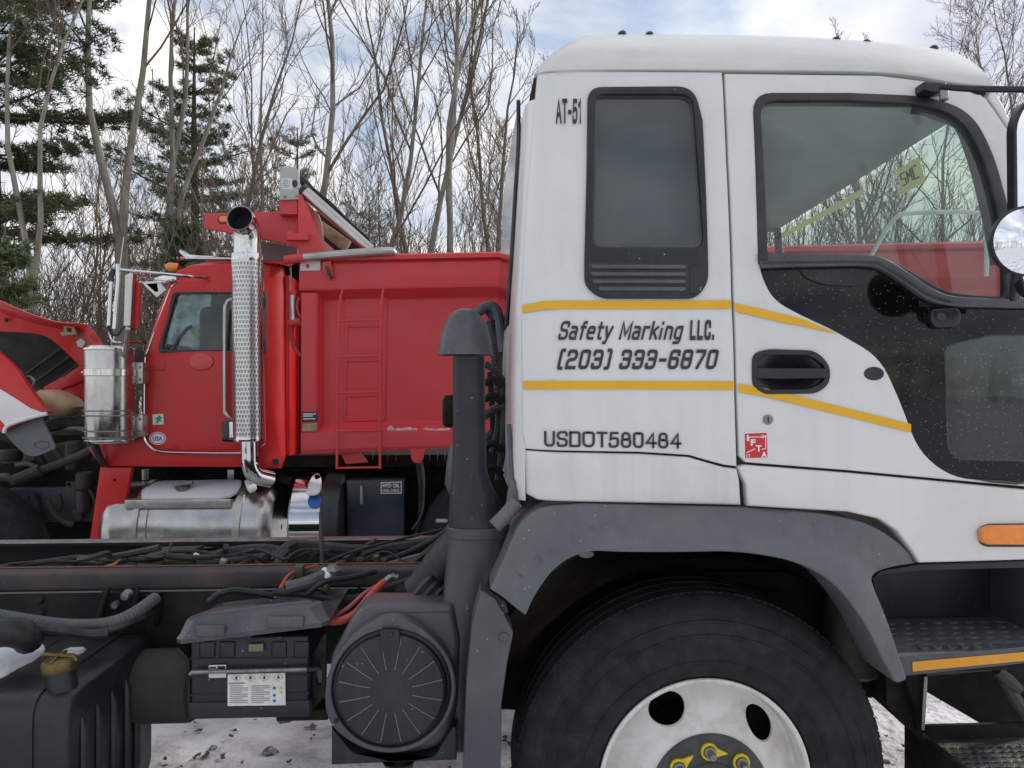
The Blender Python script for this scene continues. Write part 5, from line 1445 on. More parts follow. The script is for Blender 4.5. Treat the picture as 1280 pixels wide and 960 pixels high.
# pneumatic and wiring runs between the rails
HB = [
 ('hose', 'hose', [(-20, 712, .30), (60, 702, .35), (100, 697, .4), (150, 701, .3), (205, 697, .3)], .012),
 ('hose', 'hose', [(206, 706, .28), (255, 700, .35), (285, 690, .4), (330, 686, .45), (360, 690, .45), (400, 684, .5)], .022),
 ('hose', 'hose', [(245, 704, .22), (300, 700, .3), (350, 692, .35), (365, 700, .3)], .014),
 ('hose', 'brown', [(190, 698, .3), (215, 690, .32), (255, 690, .34), (282, 700, .28), (300, 712, .2)], .007),
 ('hose', 'hose', [(345, 704, .3), (350, 694, .35), (362, 684, .4), (378, 682, .45), (460, 688, .5), (540, 678, .55)], .026),
 ('hose', 'hose', [(348, 715, .22), (349, 700, .28), (358, 690, .34)], .018),
 ('hose', 'hose', [(292, 711, .2), (310, 702, .25), (325, 698, .3), (336, 690, .36)], .012),
 ('hose', 'hose', [(316, 694, .3), (322, 704, .25), (345, 710, .2)], .006),
 ('wire', 'hose', [(400, 706, .25), (440, 690, .35), (500, 674, .5), (560, 660, .55)], .006),
 ('hose', 'hose', [(470, 702, .4), (510, 690, .45), (560, 662, .45), (575, 640, .45)], .012),
 ('hose', 'hose', [(505, 712, .2), (530, 694, .3), (560, 668, .35), (580, 650, .35)], .016),
 ('wire', 'brown', [(-20, 716, .2), (60, 713, .22), (140, 709, .25)], .006),
 ('wire', 'brown', [(10, 705, .3), (70, 701, .35), (130, 704, .3)], .005),
 ('hose', 'hose', [(430, 700, .4), (455, 684, .5), (470, 676, .5)], .012),
]
for nm, mt, pts, r in HB:
    mb = MB(); px_tube(mb, [(x, y, YR + dY) for x, y, dY in pts], r, 8); obj(nm, mb, mt, T)
rc = random.Random(21)
for i in range(16):
    x = rc.uniform(90, 470); y = rc.uniform(688, 708); pts = []; d_ = rc.uniform(.12, .5)
    for k in range(5):
        pts.append((x + k * rc.uniform(14, 28), y + rc.uniform(-9, 9) - k * rc.uniform(0, 2), YR + d_ + rc.uniform(-.05, .05)))
    mb = MB(); px_tube(mb, pts, rc.choice((.004, .005, .007, .010, .013)), 7); obj('hose', mb, rc.choice(('hose', 'hose', 'brown', 'hose')), T)
for i in range(9):
    q = P(rc.uniform(150, 520), rc.uniform(690, 712), YR + rc.uniform(.12, .4)); w = rc.uniform(.010, .02)
    mb = MB(); mb.lathe([(w * .6, -w), (w, -w * .7), (w, w * .7), (w * .6, w)], q, (1, rc.uniform(-.4, .4), rc.uniform(-.3, .3)), 10); obj('hose_clamp', mb, rc.choice(('steel', 'brown', 'brass')), T)
mb = MB(); px_tube(mb, [(129, 712, YR + .2), (140, 707, YR + .22), (146, 703, YR + .24)], [.011, .013, .012, .010, .008, .007, .006, .005, .005], 8); obj('wire_plug', mb, 'orange', T)
mb = MB(); px_tube(mb, [(146, 703, YR + .24), (155, 696, YR + .27), (168, 691, YR + .3)], .004, 6); obj('wire', mb, 'liner', T)
mb = MB(); px_tube(mb, [(243, 694, YR + .31), (250, 698, YR + .3), (258, 703, YR + .27)], .0125, 10); obj('hose_label', mb, 'paper', T)
mb = MB(); panel(mb, tr([(472, 707), (520, 694), (560, 682), (562, 700), (500, 713)], flat(YR + .3)), [], flat(YR + .3), 0, .02, 0); obj('steel_plate', mb, 'liner', T)
# bracket, corrugated loom and pipes by the fuel tank
mb = MB(); px_tube(mb, [(137, 733, YR - .06), (128, 755, YR - .06), (125, 772, YR - .06)], .008, 6); obj('loom_bracket', mb, 'frame', T); mb = MB(); px_tube(mb, [(173, 732, YR - .06), (170, 750, YR - .06), (168, 757, YR - .06)], .008, 6); obj('loom_bracket', mb, 'frame', T)
mb = MB(); mb.box(P(132, 750, YR).x, P(175, 750, YR).x, YR - .05, YR - .01, P(150, 775, YR).z, P(150, 736, YR).z, .006); obj('bracket_plate', mb, 'chassis', T)
mb = MB(); mb.lathe([(.001, -.03), (.014, -.028), (.017, -.01), (.02, 0)], P(160, 743, YR - .05), (0, 1, 0), 12); mb.lathe([(.001, -.02), (.012, -.02), (.014, 0)], P(146, 755, YR - .05), (0, 1, 0), 12); obj('bracket_bolts', mb, 'steel', T)
mb = MB(); ribbed(mb, [(-30, 764, 2.55), (20, 773, 2.55), (80, 781, 2.56), (130, 780, 2.58), (165, 768, 2.62), (194, 748, 2.74)], .020, .010, 12, .08); obj('ribbed_loom', mb, 'hose_gr', T)
mb = MB(); px_tube(mb, [(-30, 775, 2.5), (40, 785, 2.5), (90, 791, 2.52), (130, 789, 2.56), (170, 775, 2.62), (190, 765, 2.74)], .012, 10); obj('hose', mb, 'hose', T)
mb = MB(); px_tube(mb, [(-30, 780, 2.45), (20, 782, 2.45), (70, 787, 2.47), (110, 793, 2.5), (135, 792, 2.52)], .016, 10); obj('hose', mb, 'hose', T)
mb = MB(); px_tube(mb, [(-30, 796, 2.35), (5, 790, 2.38), (28, 793, 2.42), (36, 800, 2.46)], .045, 12); obj('coiled_hose', mb, 'hose', T)
mb = MB(); loft_rows(mb, [(742, 184, 200, .03), (760, 182, 202, .04), (782, 184, 198, .03)], YR - .03, 12, 3); obj('loom_end', mb, 'chassis', T)

# ---- air reservoir behind the battery
qa = P(205, 865, 2.62)
mb = MB(); mb.lathe([(.001, -.30), (.09, -.30), (.115, -.28), (.122, -.24), (.122, .05), (.116, .065), (.108, .05), (.001, .045)], (qa.x + .02, 2.68, qa.z), (1, 0, 0), 32); obj('air_reservoir', mb, 'brown', T)

# ---- battery box
YB = 2.36
bx0, bx1 = P(238, 850, YB).x, P(386, 850, YB).x
zb0, zb1 = P(300, 897, YB).z, P(300, 796, YB).z
mb = MB(); mb.box(bx0, bx1, YB, YB + .26, zb0, zb1, .008)
bat = obj('battery_box', mb, 'plastic_dk', T)
mb = MB()
for k in range(3): 
    z = zb0 + .07 + k * .055
    mb.box(bx0 - .002, bx1 + .002, YB - .0025, YB + .1, z, z + .004, .001)
mb.box(bx0 - .004, bx1 + .004, YB - .005, YB + .1, zb0, zb0 + .05, .003); obj('case_ribs', mb, 'plastic_dk', bat)
lid = MB()
def lrow(y, pxa, pxb, Ya, Yb2): 
    return y, pxa, pxb, Ya, Yb2
def ring(pya, pyb, xa, xb, y0, y1, ch=0.03):
    a, b = P(xa, pya, y0), P(xb, pyb, y0)
    x0, x1, zA, zB = a.x, b.x, a.z, b.z
    def zz(x): return zA + (zB - zA) * (x - x0) / (x1 - x0)
    pts = [(x0 + ch, y0), (x1 - ch, y0), (x1, y0 + ch), (x1, y1 - ch), (x1 - ch, y1), (x0 + ch, y1), (x0, y1 - ch), (x0, y0 + ch)]
    return [Vector((x, y, zz(x))) for x, y in pts]
r0_ = ring(806, 783, 218, 410, YB - .045, YB + .33, .02)
r1_ = ring(801, 777, 217, 411, YB - .05, YB + .335, .02)
r2_ = ring(796, 773, 221, 407, YB - .045, YB + .33, .025)
r3_ = ring(778, 757, 229, 399, YB - .03, YB + .315, .03)
r4_ = ring(774, 754, 234, 395, YB - .015, YB + .30, .03)
for r_, h_ in ((r2_, .872), (r3_, .898), (r4_, .905)):
    for i_ in (3, 4, 5, 6): r_[i_].z = min(r_[i_].z, h_)
lid.grid([r0_, r1_, r2_, r3_, r4_], close=True); lid.ngon(r4_); lid.ngon(r0_[::-1])
lido = obj('battery_lid', lid, 'plastic', bat, 30)
for f0, f1 in ((.10, .34), (.42, .60), (.68, .92)):
    mb = MB()
    rr = []
    for yy in (f0, f1):
        rr.append([(r4_[7].lerp(r4_[2], fx)) * (1 - yy) + (r4_[6].lerp(r4_[3], fx)) * yy + Vector((0, 0, h)) for fx, h in ((.06, .0005), (.10, .005), (.90, .005), (.94, .0005))])
    yi = [[p + Vector((0, d, 0)) for p in r] for r, d in ((rr[0], -.008), (rr[1], .008))]
    for r in yi:
        for i, p in enumerate(r): p.z -= (.005 if i in (1, 2) else 0)
    mb.grid([[p + Vector((0, 0, .0015)) for p in r] for r in (yi[0], rr[0], rr[1], yi[1])]); obj('lid_ridge', mb, 'plastic', lido, 30)
mb = MB(); mb.box(P(296, 800, YB).x, P(318, 800, YB).x, YB - .03, YB, P(300, 800, YB - .03).z, P(300, 783, YB - .03).z, .004)
obj('lid_catch', mb, 'plastic_dk', lido)
mb = MB(); a_ = P(246, 790, YB - .045); b_ = P(282, 786, YB - .045); mb.box(a_.x, b_.x, YB - .055, YB - .03, a_.z - .012, a_.z + .02, .004); obj('lid_pad', mb, 'plastic', lido); mb = MB(); a_ = P(335, 779, YB - .045); b_ = P(380, 776, YB - .045); mb.box(a_.x, b_.x, YB - .055, YB - .03, a_.z - .012, a_.z + .02, .004); obj('lid_pad', mb, 'plastic', lido)
for xa in (250, 275, 340, 368):
    mb = MB(); a_ = P(xa, 818, YB); mb.box(a_.x, a_.x + .045, YB - .005, YB, a_.z - .01, a_.z + .04, .004); obj('case_tab', mb, 'plastic_dk', bat)
a_ = P(312, 808, YB); mb = MB(); mb.box(a_.x, a_.x + .045, YB - .015, YB, a_.z - .012, a_.z + .012, .003); obj('case_latch', mb, mk('tarnished_latch', (0.20, 0.19, 0.12), .5, .5), bat)
YL = YB - .009
lab = MB(); panel(lab, tr([(284.5, 843), (356.5, 841), (357, 881.5), (284.5, 882.5)], flat(YL)), [], flat(YL), 0, .001, 0); labo = obj('warning_label', lab, 'paper', bat)
mb = MB()
for i in range(2):
    for k in range(9):
        x0 = 287 + i * 27; y = 857 + k * 2.6
        panel(mb, tr([(x0, y), (x0 + (23 if (k * 7 + i) % 3 else 16), y - .3), (x0 + (23 if (k * 7 + i) % 3 else 16), y + .7), (x0, y + 1)], flat(YL - .001)), [], flat(YL - .0012), 0, .0001, 0)
panel(mb, tr([(286, 853.4), (306, 853), (306, 854.8), (286, 855.2)], flat(YL - .001)), [], flat(YL - .0012), 0, .0001, 0)
obj('label_print', mb, 'print', bat)
dm = MB(); dk = MB()
for k in range(4):
    cx = 295.5 + k * 17.5; cy = 847.5 - k * .3
    panel(dm, tr([(cx - 7, cy), (cx, cy - 5.5), (cx + 7, cy), (cx, cy + 5.5)], flat(YL)), [tr([(cx - 5.4, cy), (cx, cy - 4.2), (cx + 5.4, cy), (cx, cy + 4.2)], flat(YL))], flat(YL - .0012), 0, .0001, 0)
    panel(dk, tr([(cx - 1.5, cy + 1.8), (cx - .8, cy - 2.4), (cx + .9, cy - 2.2), (cx + 1.6, cy + 1.8)], flat(YL)), [], flat(YL - .0014), 0, .0001, 0)
obj('hazard_diamonds', dm, 'diamond', bat); obj('hazard_marks', dk, 'printdk', bat)
bl = MB()
for y in (860, 869, 876): panel(bl, tr(ell(343, y, 2.0, 1.8, 10), flat(YL)), [], flat(YL - .0012), 0, .0001, 0)
obj('blue_symbols', bl, 'blue', bat)
yl = MB()
for y in (859, 864.5): panel(yl, tr([(349, y + 2), (351.2, y - 2), (353.4, y + 2)], flat(YL)), [], flat(YL - .0012), 0, .0001, 0)
obj('yellow_symbols', yl, 'nut_yellow', bat)
lab = MB(); panel(lab, tr([(261, 831.5), (282.5, 831), (282.5, 847), (261, 847.5)], flat(YL)), [], flat(YL), 0, .001, 0); obj('small_label', lab, 'paper', bat)
mb = MB(); panel(mb, tr([(262, 833.5), (270, 833.3), (270, 835.5), (262, 835.7)], flat(YL)), [], flat(YL - .0012), 0, .0001, 0); panel(mb, tr([(272, 832.5), (281.5, 832.3), (281.5, 836), (272, 836.2)], flat(YL)), [], flat(YL - .0012), 0, .0001, 0); obj('small_print', mb, 'printdk', bat)
mb = MB(); px_tube(mb, [(238, 843, YB - .02), (240, 840, YB - .02), (310, 838.5, YB - .02), (383, 836.5, YB - .02), (400, 836, YB + .05)], .0065, 8, 0); obj('hold_down_rod', mb, 'steel', bat)
mb = MB(); panel(mb, tr([(226, 806), (240, 822), (241, 900), (237, 900), (236, 826), (222, 812)], flat(YB + .02)), [], flat(YB + .0), 0, .24, .002); obj('tray_end', mb, 'frame', bat)
mb = MB(); panel(mb, tr([(385, 826), (404, 795), (406, 800), (404, 876), (386, 894)], flat(YB + .02)), [tr(ell(396, 850, 4, 12, 16), flat(YB + .02))], flat(YB + .05), 0, .02, .002); obj('tray_end', mb, 'frame', bat)
mb = MB(); mb.box(P(345, 890, YB + .1).x, P(410, 890, YB + .1).x, YB + .1, YB + .2, P(350, 902, YB + .1).z, P(350, 888, YB + .1).z, .004); obj('tray_foot', mb, 'chassis', bat)
# cables at the battery
mb = MB(); px_tube(mb, [(404, 776, YB + .1), (425, 776, YB + .08), (445, 766, YB + .1), (460, 748, YB + .15), (474, 733, YB + .2), (481, 727, YB + .22)], [.0125] * 21, 10); obj('battery_cable', mb, 'redcable', T)
mb = MB(); px_tube(mb, [(408, 776, YB + .14), (435, 760, YB + .16), (455, 742, YB + .2), (470, 733, YB + .24)], .007, 8); obj('battery_cable', mb, mk('faded_red_cable', (0.42, 0.09, 0.12), .5), T)
mb = MB(); px_tube(mb, [(481, 727, YB + .22), (490, 720, YB + .22), (497, 722, YB + .22)], .010, 8); obj('cable_lug', mb, 'steel', T)
mb = MB(); px_tube(mb, [(487, 720, YB + .22), (490, 712, YB + .22), (495, 715, YB + .22), (492, 722, YB + .22)], .003, 6); obj('wire', mb, 'hose', T)
mb = MB(); px_tube(mb, [(344, 748, 2.65), (352, 732, 2.68), (362, 718, 2.74), (378, 712, 2.8), (400, 706, 2.9)], .0055, 8); obj('wire', mb, 'redcable', T)
mb = MB(); px_tube(mb, [(349, 748, 2.65), (354, 733, 2.68), (366, 722, 2.74)], .005, 8); obj('wire', mb, 'brass', T)
mb = MB(); px_tube(mb, [(262, 752, 2.68), (275, 742, 2.68), (295, 738, 2.68), (320, 741, 2.68), (345, 746, 2.7)], .012, 8); obj('hose', mb, 'hose', T)
mb = MB(); px_tube(mb, [(358, 735, 2.6), (385, 728, 2.62), (408, 718, 2.68)], .022, 10); obj('hose', mb, 'hose_gr', T)
mb = MB(); px_tube(mb, [(342, 740, 2.62), (380, 742, 2.62), (420, 748, 2.64), (450, 747, 2.66), (480, 736, 2.7), (512, 726, 2.74)], .014, 10); obj('hose', mb, 'hose', T)
mb = MB(); px_tube(mb, [(385, 742, 2.6), (400, 730, 2.6), (415, 725, 2.62), (440, 722, 2.66), (470, 714, 2.72)], .010, 8); obj('hose', mb, 'hose', T)
mb = MB(); px_tube(mb, [(404, 740, 2.62), (410, 730, 2.64), (407, 720, 2.66)], .012, 8); obj('hose_fitting', mb, 'brass', T)
mb = MB(); px_tube(mb, [(405, 713, 2.68), (410, 718, 2.66), (408, 724, 2.65)], .013, 8); obj('hose_collar', mb, 'paper', T)
mb = MB(); loft_rows(mb, [(706, 410, 420, .02), (712, 408, 426, .03), (728, 412, 424, .02)], 2.68, 10, 3); obj('fitting', mb, 'steel', T)
mb = MB(); mb.box(P(369, 715, 2.78).x, P(380, 715, 2.78).x, 2.76, 2.80, P(370, 720, 2.78).z, P(370, 706, 2.78).z, .004); obj('relay', mb, mk('olive_relay', (.08, .09, .04), .5), T)
mb = MB(); px_tube(mb, [(448, 730, 2.76), (454, 755, 2.76), (458, 780, 2.76)], .008, 6); obj('rail_strap', mb, 'frame', T)
mb = MB(); loft_rows(mb, [(735, 494, 522, .05), (760, 490, 530, .06)], 2.62, 12, 3); obj('valve_block', mb, 'chassis', T)
mb = MB(); px_tube(mb, [(502, 757, 2.5), (512, 744, 2.5), (522, 738, 2.5), (527, 742, 2.5)], .014, 8); obj('hose', mb, 'hose', T)

# ---- fuel tank
tx1 = P(84, 880, 2.19).x
ztop = P(60, 872, 2.19).z
mb = MB()
prof = []
def tsec(x, ins):
    y0, y1, z0, z1 = 2.19 + ins, 2.76 - ins * .5, ztop - .50 + ins, ztop - ins * .6
    return [Vector((x, y, z)) for y, z in fillet([(y0, z0, .06), (y0, z1, .075), (y1, z1, .05), (y1, z0, .06)], 7)]
mb.grid([tsec(-2.6, 0), tsec(tx1 - .05, 0), tsec(tx1 - .025, .002), tsec(tx1 - .008, .010), tsec(tx1, .022)], close=True)
mb.ngon(tsec(tx1, .022))
tk = obj('fuel_tank', mb, 'tank', T, 50)
for yy in (2.27, 2.36, 2.455, 2.55, 2.62):
    mb = MB(); mb.tube([(tx1 + .0, yy, ztop - .09), (tx1 + .004, yy, ztop - .12), (tx1 + .004, yy, ztop - .40), (tx1, yy, ztop - .44)], [.004, .013, .013, .004], 8); obj('end_rib', mb, 'tank', tk)
sx = P(72, 880, 2.19).x - .07
mb = MB()
mb.grid([[Vector((sx + dx, p.y, p.z)) + Vector((0, (p.y - 2.445) * .012, .004)) for p in tsec(0, -.002)] for dx in (-.004, .004)], close=True); obj('weld_seam', mb, 'tank', tk)
mb = MB(); mb.grid([[(tx1 - .35, 2.25, ztop + .002), (tx1 - .35, 2.68, ztop + .002)], [(tx1 - .28, 2.25, ztop + .002), (tx1 - .28, 2.68, ztop + .002)]]); obj('tank_strap', mb, 'frame', tk)
fc = P(75, 858, 2.26)
mb = MB(); mb.lathe([(.040, -.035), (.040, .03), (.036, .032)], (fc.x, 2.27, ztop + .015), (-.12, 0, 1), 24); neck = obj('filler_neck', mb, 'tank', tk)
mb = MB(); mb.lathe([(.045, .032), (.047, .036), (.047, .060), (.044, .066), (.02, .070), (.001, .070)], (fc.x, 2.27, ztop + .015), (-.12, 0, 1), 24); obj('filler_cap', mb, 'brass', tk, 30)
mb = MB(); mb.tube([(fc.x - .045, 2.265, ztop + .085), (fc.x - .05, 2.265, ztop + .095), (fc.x + .035, 2.265, ztop + .087), (fc.x + .044, 2.265, ztop + .075)], .006, 6); mb.tube([(fc.x - .008, 2.225, ztop + .080), (fc.x - .008, 2.27, ztop + .091), (fc.x - .008, 2.31, ztop + .088)], .005, 6); obj('cap_grip', mb, 'brass', tk)
# snow lying on the tank
def snow_blob(name, outline, z, h, lab, par=None, seed=0, wob=.15):
    rn_ = random.Random(seed); o_ = [Vector((x, y)) for x, y in cr(outline, 6, True)]
    ce = sum(o_, Vector((0, 0))) / len(o_)
    o_ = [ce + (p - ce) * (1 + rn_.uniform(-wob, wob) * .5) for p in o_]
    rings = []
    for f, hh in ((1, -.004), (.985, h * .35), (.93, h * .7), (.8, h * .92), (.5, h), (.2, h * .98)):
        rings.append([(ce.x + (p.x - ce.x) * f, ce.y + (p.y - ce.y) * f, z + hh + .003 * mnoise.noise((p.x * 20, p.y * 20, f * 5))) for p in o_])
    m_ = MB(); m_.grid(rings, close=True); m_.ngon(rings[-1])
    ob = obj(name, m_, 'snow', par, 60)
    if par is None: tag(ob, lab, 'snow')
    return ob
def onz(px, py, z): q = PZ(px, py, z); return (q.x, q.y)
snow_blob('snow_patch', [onz(x, y, ztop) for x, y in ((-60, 848), (-20, 855), (5, 846), (22, 836), (46, 824), (56, 812), (50, 804), (26, 803), (-40, 806))], ztop, .012, 'wide snow patch on top of the black fuel tank left of the brass cap', seed=3, wob=.05)
snow_blob('snow_patch', [onz(x, y, ztop) for x, y in ((76, 818), (92, 819), (106, 815), (104, 811), (86, 812))], ztop, .008, 'small snow smear on the black fuel tank beside the brass cap', seed=4)
# underside clutter behind the wheel
mb = MB(); mb.box(.3, 2.2, 2.75, 3.6, .62, 1.0, .03); obj('engine_block', mb, 'engine', T)
mb = MB(); mb.box(.45, .7, 2.5, 2.75, .45, .72, .03); obj('steering_box', mb, 'chassis', T)
mb = MB(); mb.tube([(-.3, 3.1, .58), (.3, 3.1, .60)], .05, 10); obj('drive_shaft', mb, 'chassis', T)
mb = MB(); px_tube(mb, [(690, 770, D + .42), (760, 735, D + .4), (840, 722, D + .4), (930, 740, D + .4), (1010, 735, D + .4)], .012, 8); obj('brake_pipe', mb, 'chassis', T)
mb = MB(); loft_rows(mb, [(745, 1035, 1085, .06), (800, 1030, 1092, .07), (840, 1050, 1095, .06), (848, 1060, 1085, .03)], D + .3, 14, 3); obj('radius_bracket', mb, 'engine', T)
mb = MB(); mb.box(P(880, 730, D + .35).x, P(1060, 730, D + .35).x, D + .36, D + .40, P(900, 735, D + .36).z, P(900, 715, D + .36).z, .006); obj('arch_brace', mb, 'chassis', T)
for sx_ in (-2.9,):
    for yy in (D + .2, D_FAR - .2):
        mb = MB(); mb.lathe(tp, (sx_, yy - .12, .50), (0, 1, 0), 48); obj('rear_wheel', mb, 'tyre', T)
# ================================================================== RED DUMP TRUCK
YC = 5.40
rt = thing('dump_truck', 'red dump truck with raised hood and chrome exhaust parked behind the white truck', 'truck', (-2.0, 6.4, 0))
K = rt
xcr = P(356, 450, YC).x
def rside(x, z):
    y = YC
    if z > 1.85: y += 0.10 * ((z - 1.85) / 0.7) ** 1.6
    t = (x - (xcr - 0.24)) / 0.24
    if t > 0: y += 0.34 * (1 - math.sqrt(max(0, 1 - min(1, t) ** 2)))
    return y
RW = fillet([(219, 367, 6), (262, 366), (330, 366, 8), (330, 439, 4), (202, 439, 5), (200, 433)])
pan('cab', [(240, 331), (300, 328), (340, 329), (352, 333), (355, 345), (355, 572), (350, 586), (300, 584), (126, 583), (132, 560), (176, 545), (179, 445), (186, 425), (212, 350), (222, 338)],
    rside, 'red', K, off=0, thick=0.06, bev=0.012, holes=[RW], g=0.08)
# cab rear, roof and cowl
mb = MB()
zA, zB = P(300, 586, YC).z, P(300, 331, YC).z
mb.box(xcr - .06, xcr - .01, YC + .20, YC + 1.9, zA + .02, zB - .04, .02); obj('cab_back', mb, 'red', K)
top = [P(x, y, YC + .10) for x, y in ((222, 340), (232, 334), (250, 331), (300, 328), (345, 329), (362, 333))]
mb = MB(); mb.grid([top, [p + Vector((0, .12, .035)) for p in top], [p + Vector((0, .5, .07)) for p in top], [p + Vector((0, 1.2, .07)) for p in top], [p + Vector((0, 1.75, .0)) for p in top]]); obj('cab_roof', mb, 'red', K, 60)
mb = MB(); panel(mb, tr([(212, 355), (346, 335), (352, 580), (135, 580), (182, 445)], flat(YC)), [tr([(226, 372), (330, 370), (330, 436), (212, 436)], flat(YC + 1.8))], flat(YC + 1.8), 0, .03, 0); obj('cab_far_side', mb, 'interior_dk', K)
mb = MB(); q = P(179, 540, YC); mb.box(q.x + .02, xcr - .06, YC + .07, YC + 1.8, zA + .02, zA + .06); obj('cab_floor', mb, 'interior_dk', K)
mb = MB(); a_, b_ = P(258, 405, YC + .5), P(285, 450, YC + .5); mb.box(a_.x, b_.x, YC + .3, YC + .8, b_.z - .3, a_.z + .12, .06); obj('seat_back', mb, 'seat', K)
mb = MB(); a_ = P(200, 436, YC + .4); mb.box(a_.x - .1, a_.x + .22, YC + .1, YC + 1.7, a_.z - .25, a_.z + .02, .04); obj('dashboard', mb, 'interior_dk', K)
wcn = P(232, 436, YC + .5); mb = MB()
mb.tube([wcn + Vector((.06 * sin(a), .20 * cos(a), .17 * sin(a))) for a in [2 * pi * i / 24 for i in range(24)]], .014, 6, closed=True); obj('steering_wheel', mb, 'rubber', K)
dr = pan('door', fillet([(217, 350, 14), (330, 346, 4), (332, 556, 16), (318, 567, 8), (208, 564, 16), (181, 552, 10), (182, 440)]), rside, 'red', K, off=.014, thick=.03, bev=.010, g=.08, holes=[RW])
pan('window_frame', fillet([(216, 364.5, 7), (333, 363.5, 8), (333, 441, 4), (199, 441.5, 5), (198, 434)]), rside, 'rubber', dr, off=.017, thick=.02, bev=.003,
    holes=[fillet([(220, 368, 5), (262, 367), (329, 367, 7), (329, 437, 3), (204, 437.5, 4), (203, 432)])])
pan('window_glass', fillet([(217, 365, 6), (332, 364, 8), (332, 440, 4), (200, 440, 5), (199, 433)]), rside, 'glass_red', dr, off=-.005, thick=.003, bev=0)
pan('door_ledge', fillet([(180, 452), (206, 451), (207, 463, 3), (180, 463)]), rside, 'red', dr, off=.020, thick=.01, bev=.003)
mb = MB(); px_tube(mb, [(300, 353, YC + .06), (228, 352, YC + .07), (217, 356, YC + .06), (209, 372, YC + .05), (186, 436, YC - .015), (181, 452, YC - .02), (180, 530, YC - .02), (180, 545, YC - .02), (186, 556, YC - .02), (198, 564, YC - .02), (230, 566, YC - .02), (310, 566, YC - .02), (322, 560, YC - .02), (332, 554, YC - .02)], .008, 8); obj('door_trim', mb, 'chrome', dr)
pan('red_reflector', ell(251, 452, 15.5, 11, 24), rside, 'redlens', dr, off=.024, thick=.012, bev=.005)
s_ = pan('tree_sticker', [(190.5, 518), (204, 517.5), (204.5, 530.5), (191, 531)], rside, 'stickwhite', dr, off=.0155, thick=.001, bev=0)
pan('sticker_tree', [(194.5, 529), (196, 525), (194, 523.5), (199, 519), (203, 522), (200.5, 524), (202, 527), (198.5, 526.5), (198, 529.5)], rside, 'green', s_, off=.0165, thick=.0005, bev=0)
s_ = pan('oval_sticker', ell(197, 548, 10.5, 8, 28), rside, 'stickwhite', dr, off=.0155, thick=.001, bev=0, holes=())
pan('sticker_rim', ell(197, 548, 9.6, 7.1, 28), rside, 'ifta', s_, off=.0162, thick=.0003, bev=0, holes=[ell(197, 548, 8.6, 6.2, 28)])
font_text('USA', 191, 203, 551, 545.5, s_, 'blue', .017, rside, weight=.03)
hb_ = pan('handle_plate', fillet([(277, 527, 3), (294, 526, 3), (294, 553, 3), (277, 552, 3)]), rside, 'blackgloss', dr, off=.02, thick=.02, bev=.004)
pan('handle_lever', fillet([(286, 527, 2), (293, 527, 2), (293, 550, 3), (287, 550, 3)]), rside, 'chrome', hb_, off=.045, thick=.02, bev=.004)
mb = MB(); px_tube(mb, [(330, 371, YC - .03), (295, 374, YC - .06), (287, 375, YC - .06), (283, 380, YC - .06), (281, 395, YC - .06), (281, 505, YC - .06), (282, 515, YC - .06), (286, 521, YC - .06), (296, 523, YC - .03)], .013, 10); obj('grab_handle', mb, 'alu', K)
mb = MB(); panel(mb, tr([(126, 584), (165, 584.5), (160, 610), (148, 681), (112, 681)], flat(YC)), [], flat(YC - .01), 0, .05, .006); obj('cowl_leg', mb, 'red', K)
mb = MB(); mb.lathe([(.001, -.004), (.008, -.004), (.010, 0)], P(143, 600, YC - .012), (0, 1, 0), 10); obj('leg_bolt', mb, 'chassis', K)
pan('cowl', [(110, 560), (134, 552), (180, 548), (180, 583), (126, 583.5)], flat(YC + .01), 'red', K, off=0, thick=.3, bev=.006)
mb = MB(); px_tube(mb, [(120, 553, YC - .04), (126, 570, YC - .03), (133, 583, YC - .02)], .016, 8); obj('cowl_cable', mb, 'rubber', K)
# roof marker, horn, snow
mb = MB(); mb.lathe([(.001, -.05), (.02, -.045), (.032, -.02), (.034, .03), (.03, .05)], P(215, 334, YC + .35), (1, 0, -.1), 14); obj('roof_marker', mb, 'amber', K)
mb = MB(); q = P(252, 323, YC + .6); mb.lathe([(.075, -.16), (.066, -.155), (.03, -.09), (.022, .0), (.02, .25), (.001, .26)], q, (1, 0, .0), 20); obj('horn', mb, 'chrome', K)
pan('sun_visor', [(176, 352), (198, 351), (208, 362), (196, 372)], flat(YC + .25), 'polish', K, thick=.9, bev=.002, holes=[[(183, 355), (196, 354), (198, 364), (194, 365)]])
mb = MB(); panel(mb, tr([(224, 368), (264, 368), (262, 437), (206, 437)], flat(YC + .45)), [], lambda x, z: YC + .45 + .03 * mnoise.noise((x * 9, 0, z * 9)), 0, .004, 0, .03); obj('reflection_sheet', mb, 'sheet', K)  # teal sheets added behind the glass to paint its bright reflection
mb = MB(); panel(mb, tr([(286, 368), (330, 368), (330, 437), (288, 437)], flat(YC + .6)), [], lambda x, z: YC + .6 + .03 * mnoise.noise((x * 9, 3, z * 9)), 0, .004, 0, .03); obj('reflection_sheet', mb, 'sheet', K)
mb = MB(); panel(mb, tr([(243, 410), (254, 414), (262, 410), (272, 416), (280, 418), (270, 426), (256, 424), (246, 424)], flat(YC + .4)), [], flat(YC + .4), 0, .01, 0); obj('hi_vis_cloth', mb, 'hivis', K)
mb = MB(); panel(mb, tr([(264, 369), (287, 369), (284, 410), (279, 437), (266, 437), (262, 400)], flat(YC + .38)), [], flat(YC + .38), 0, .04, .004); obj('seat_belt_post', mb, 'rubber', K)
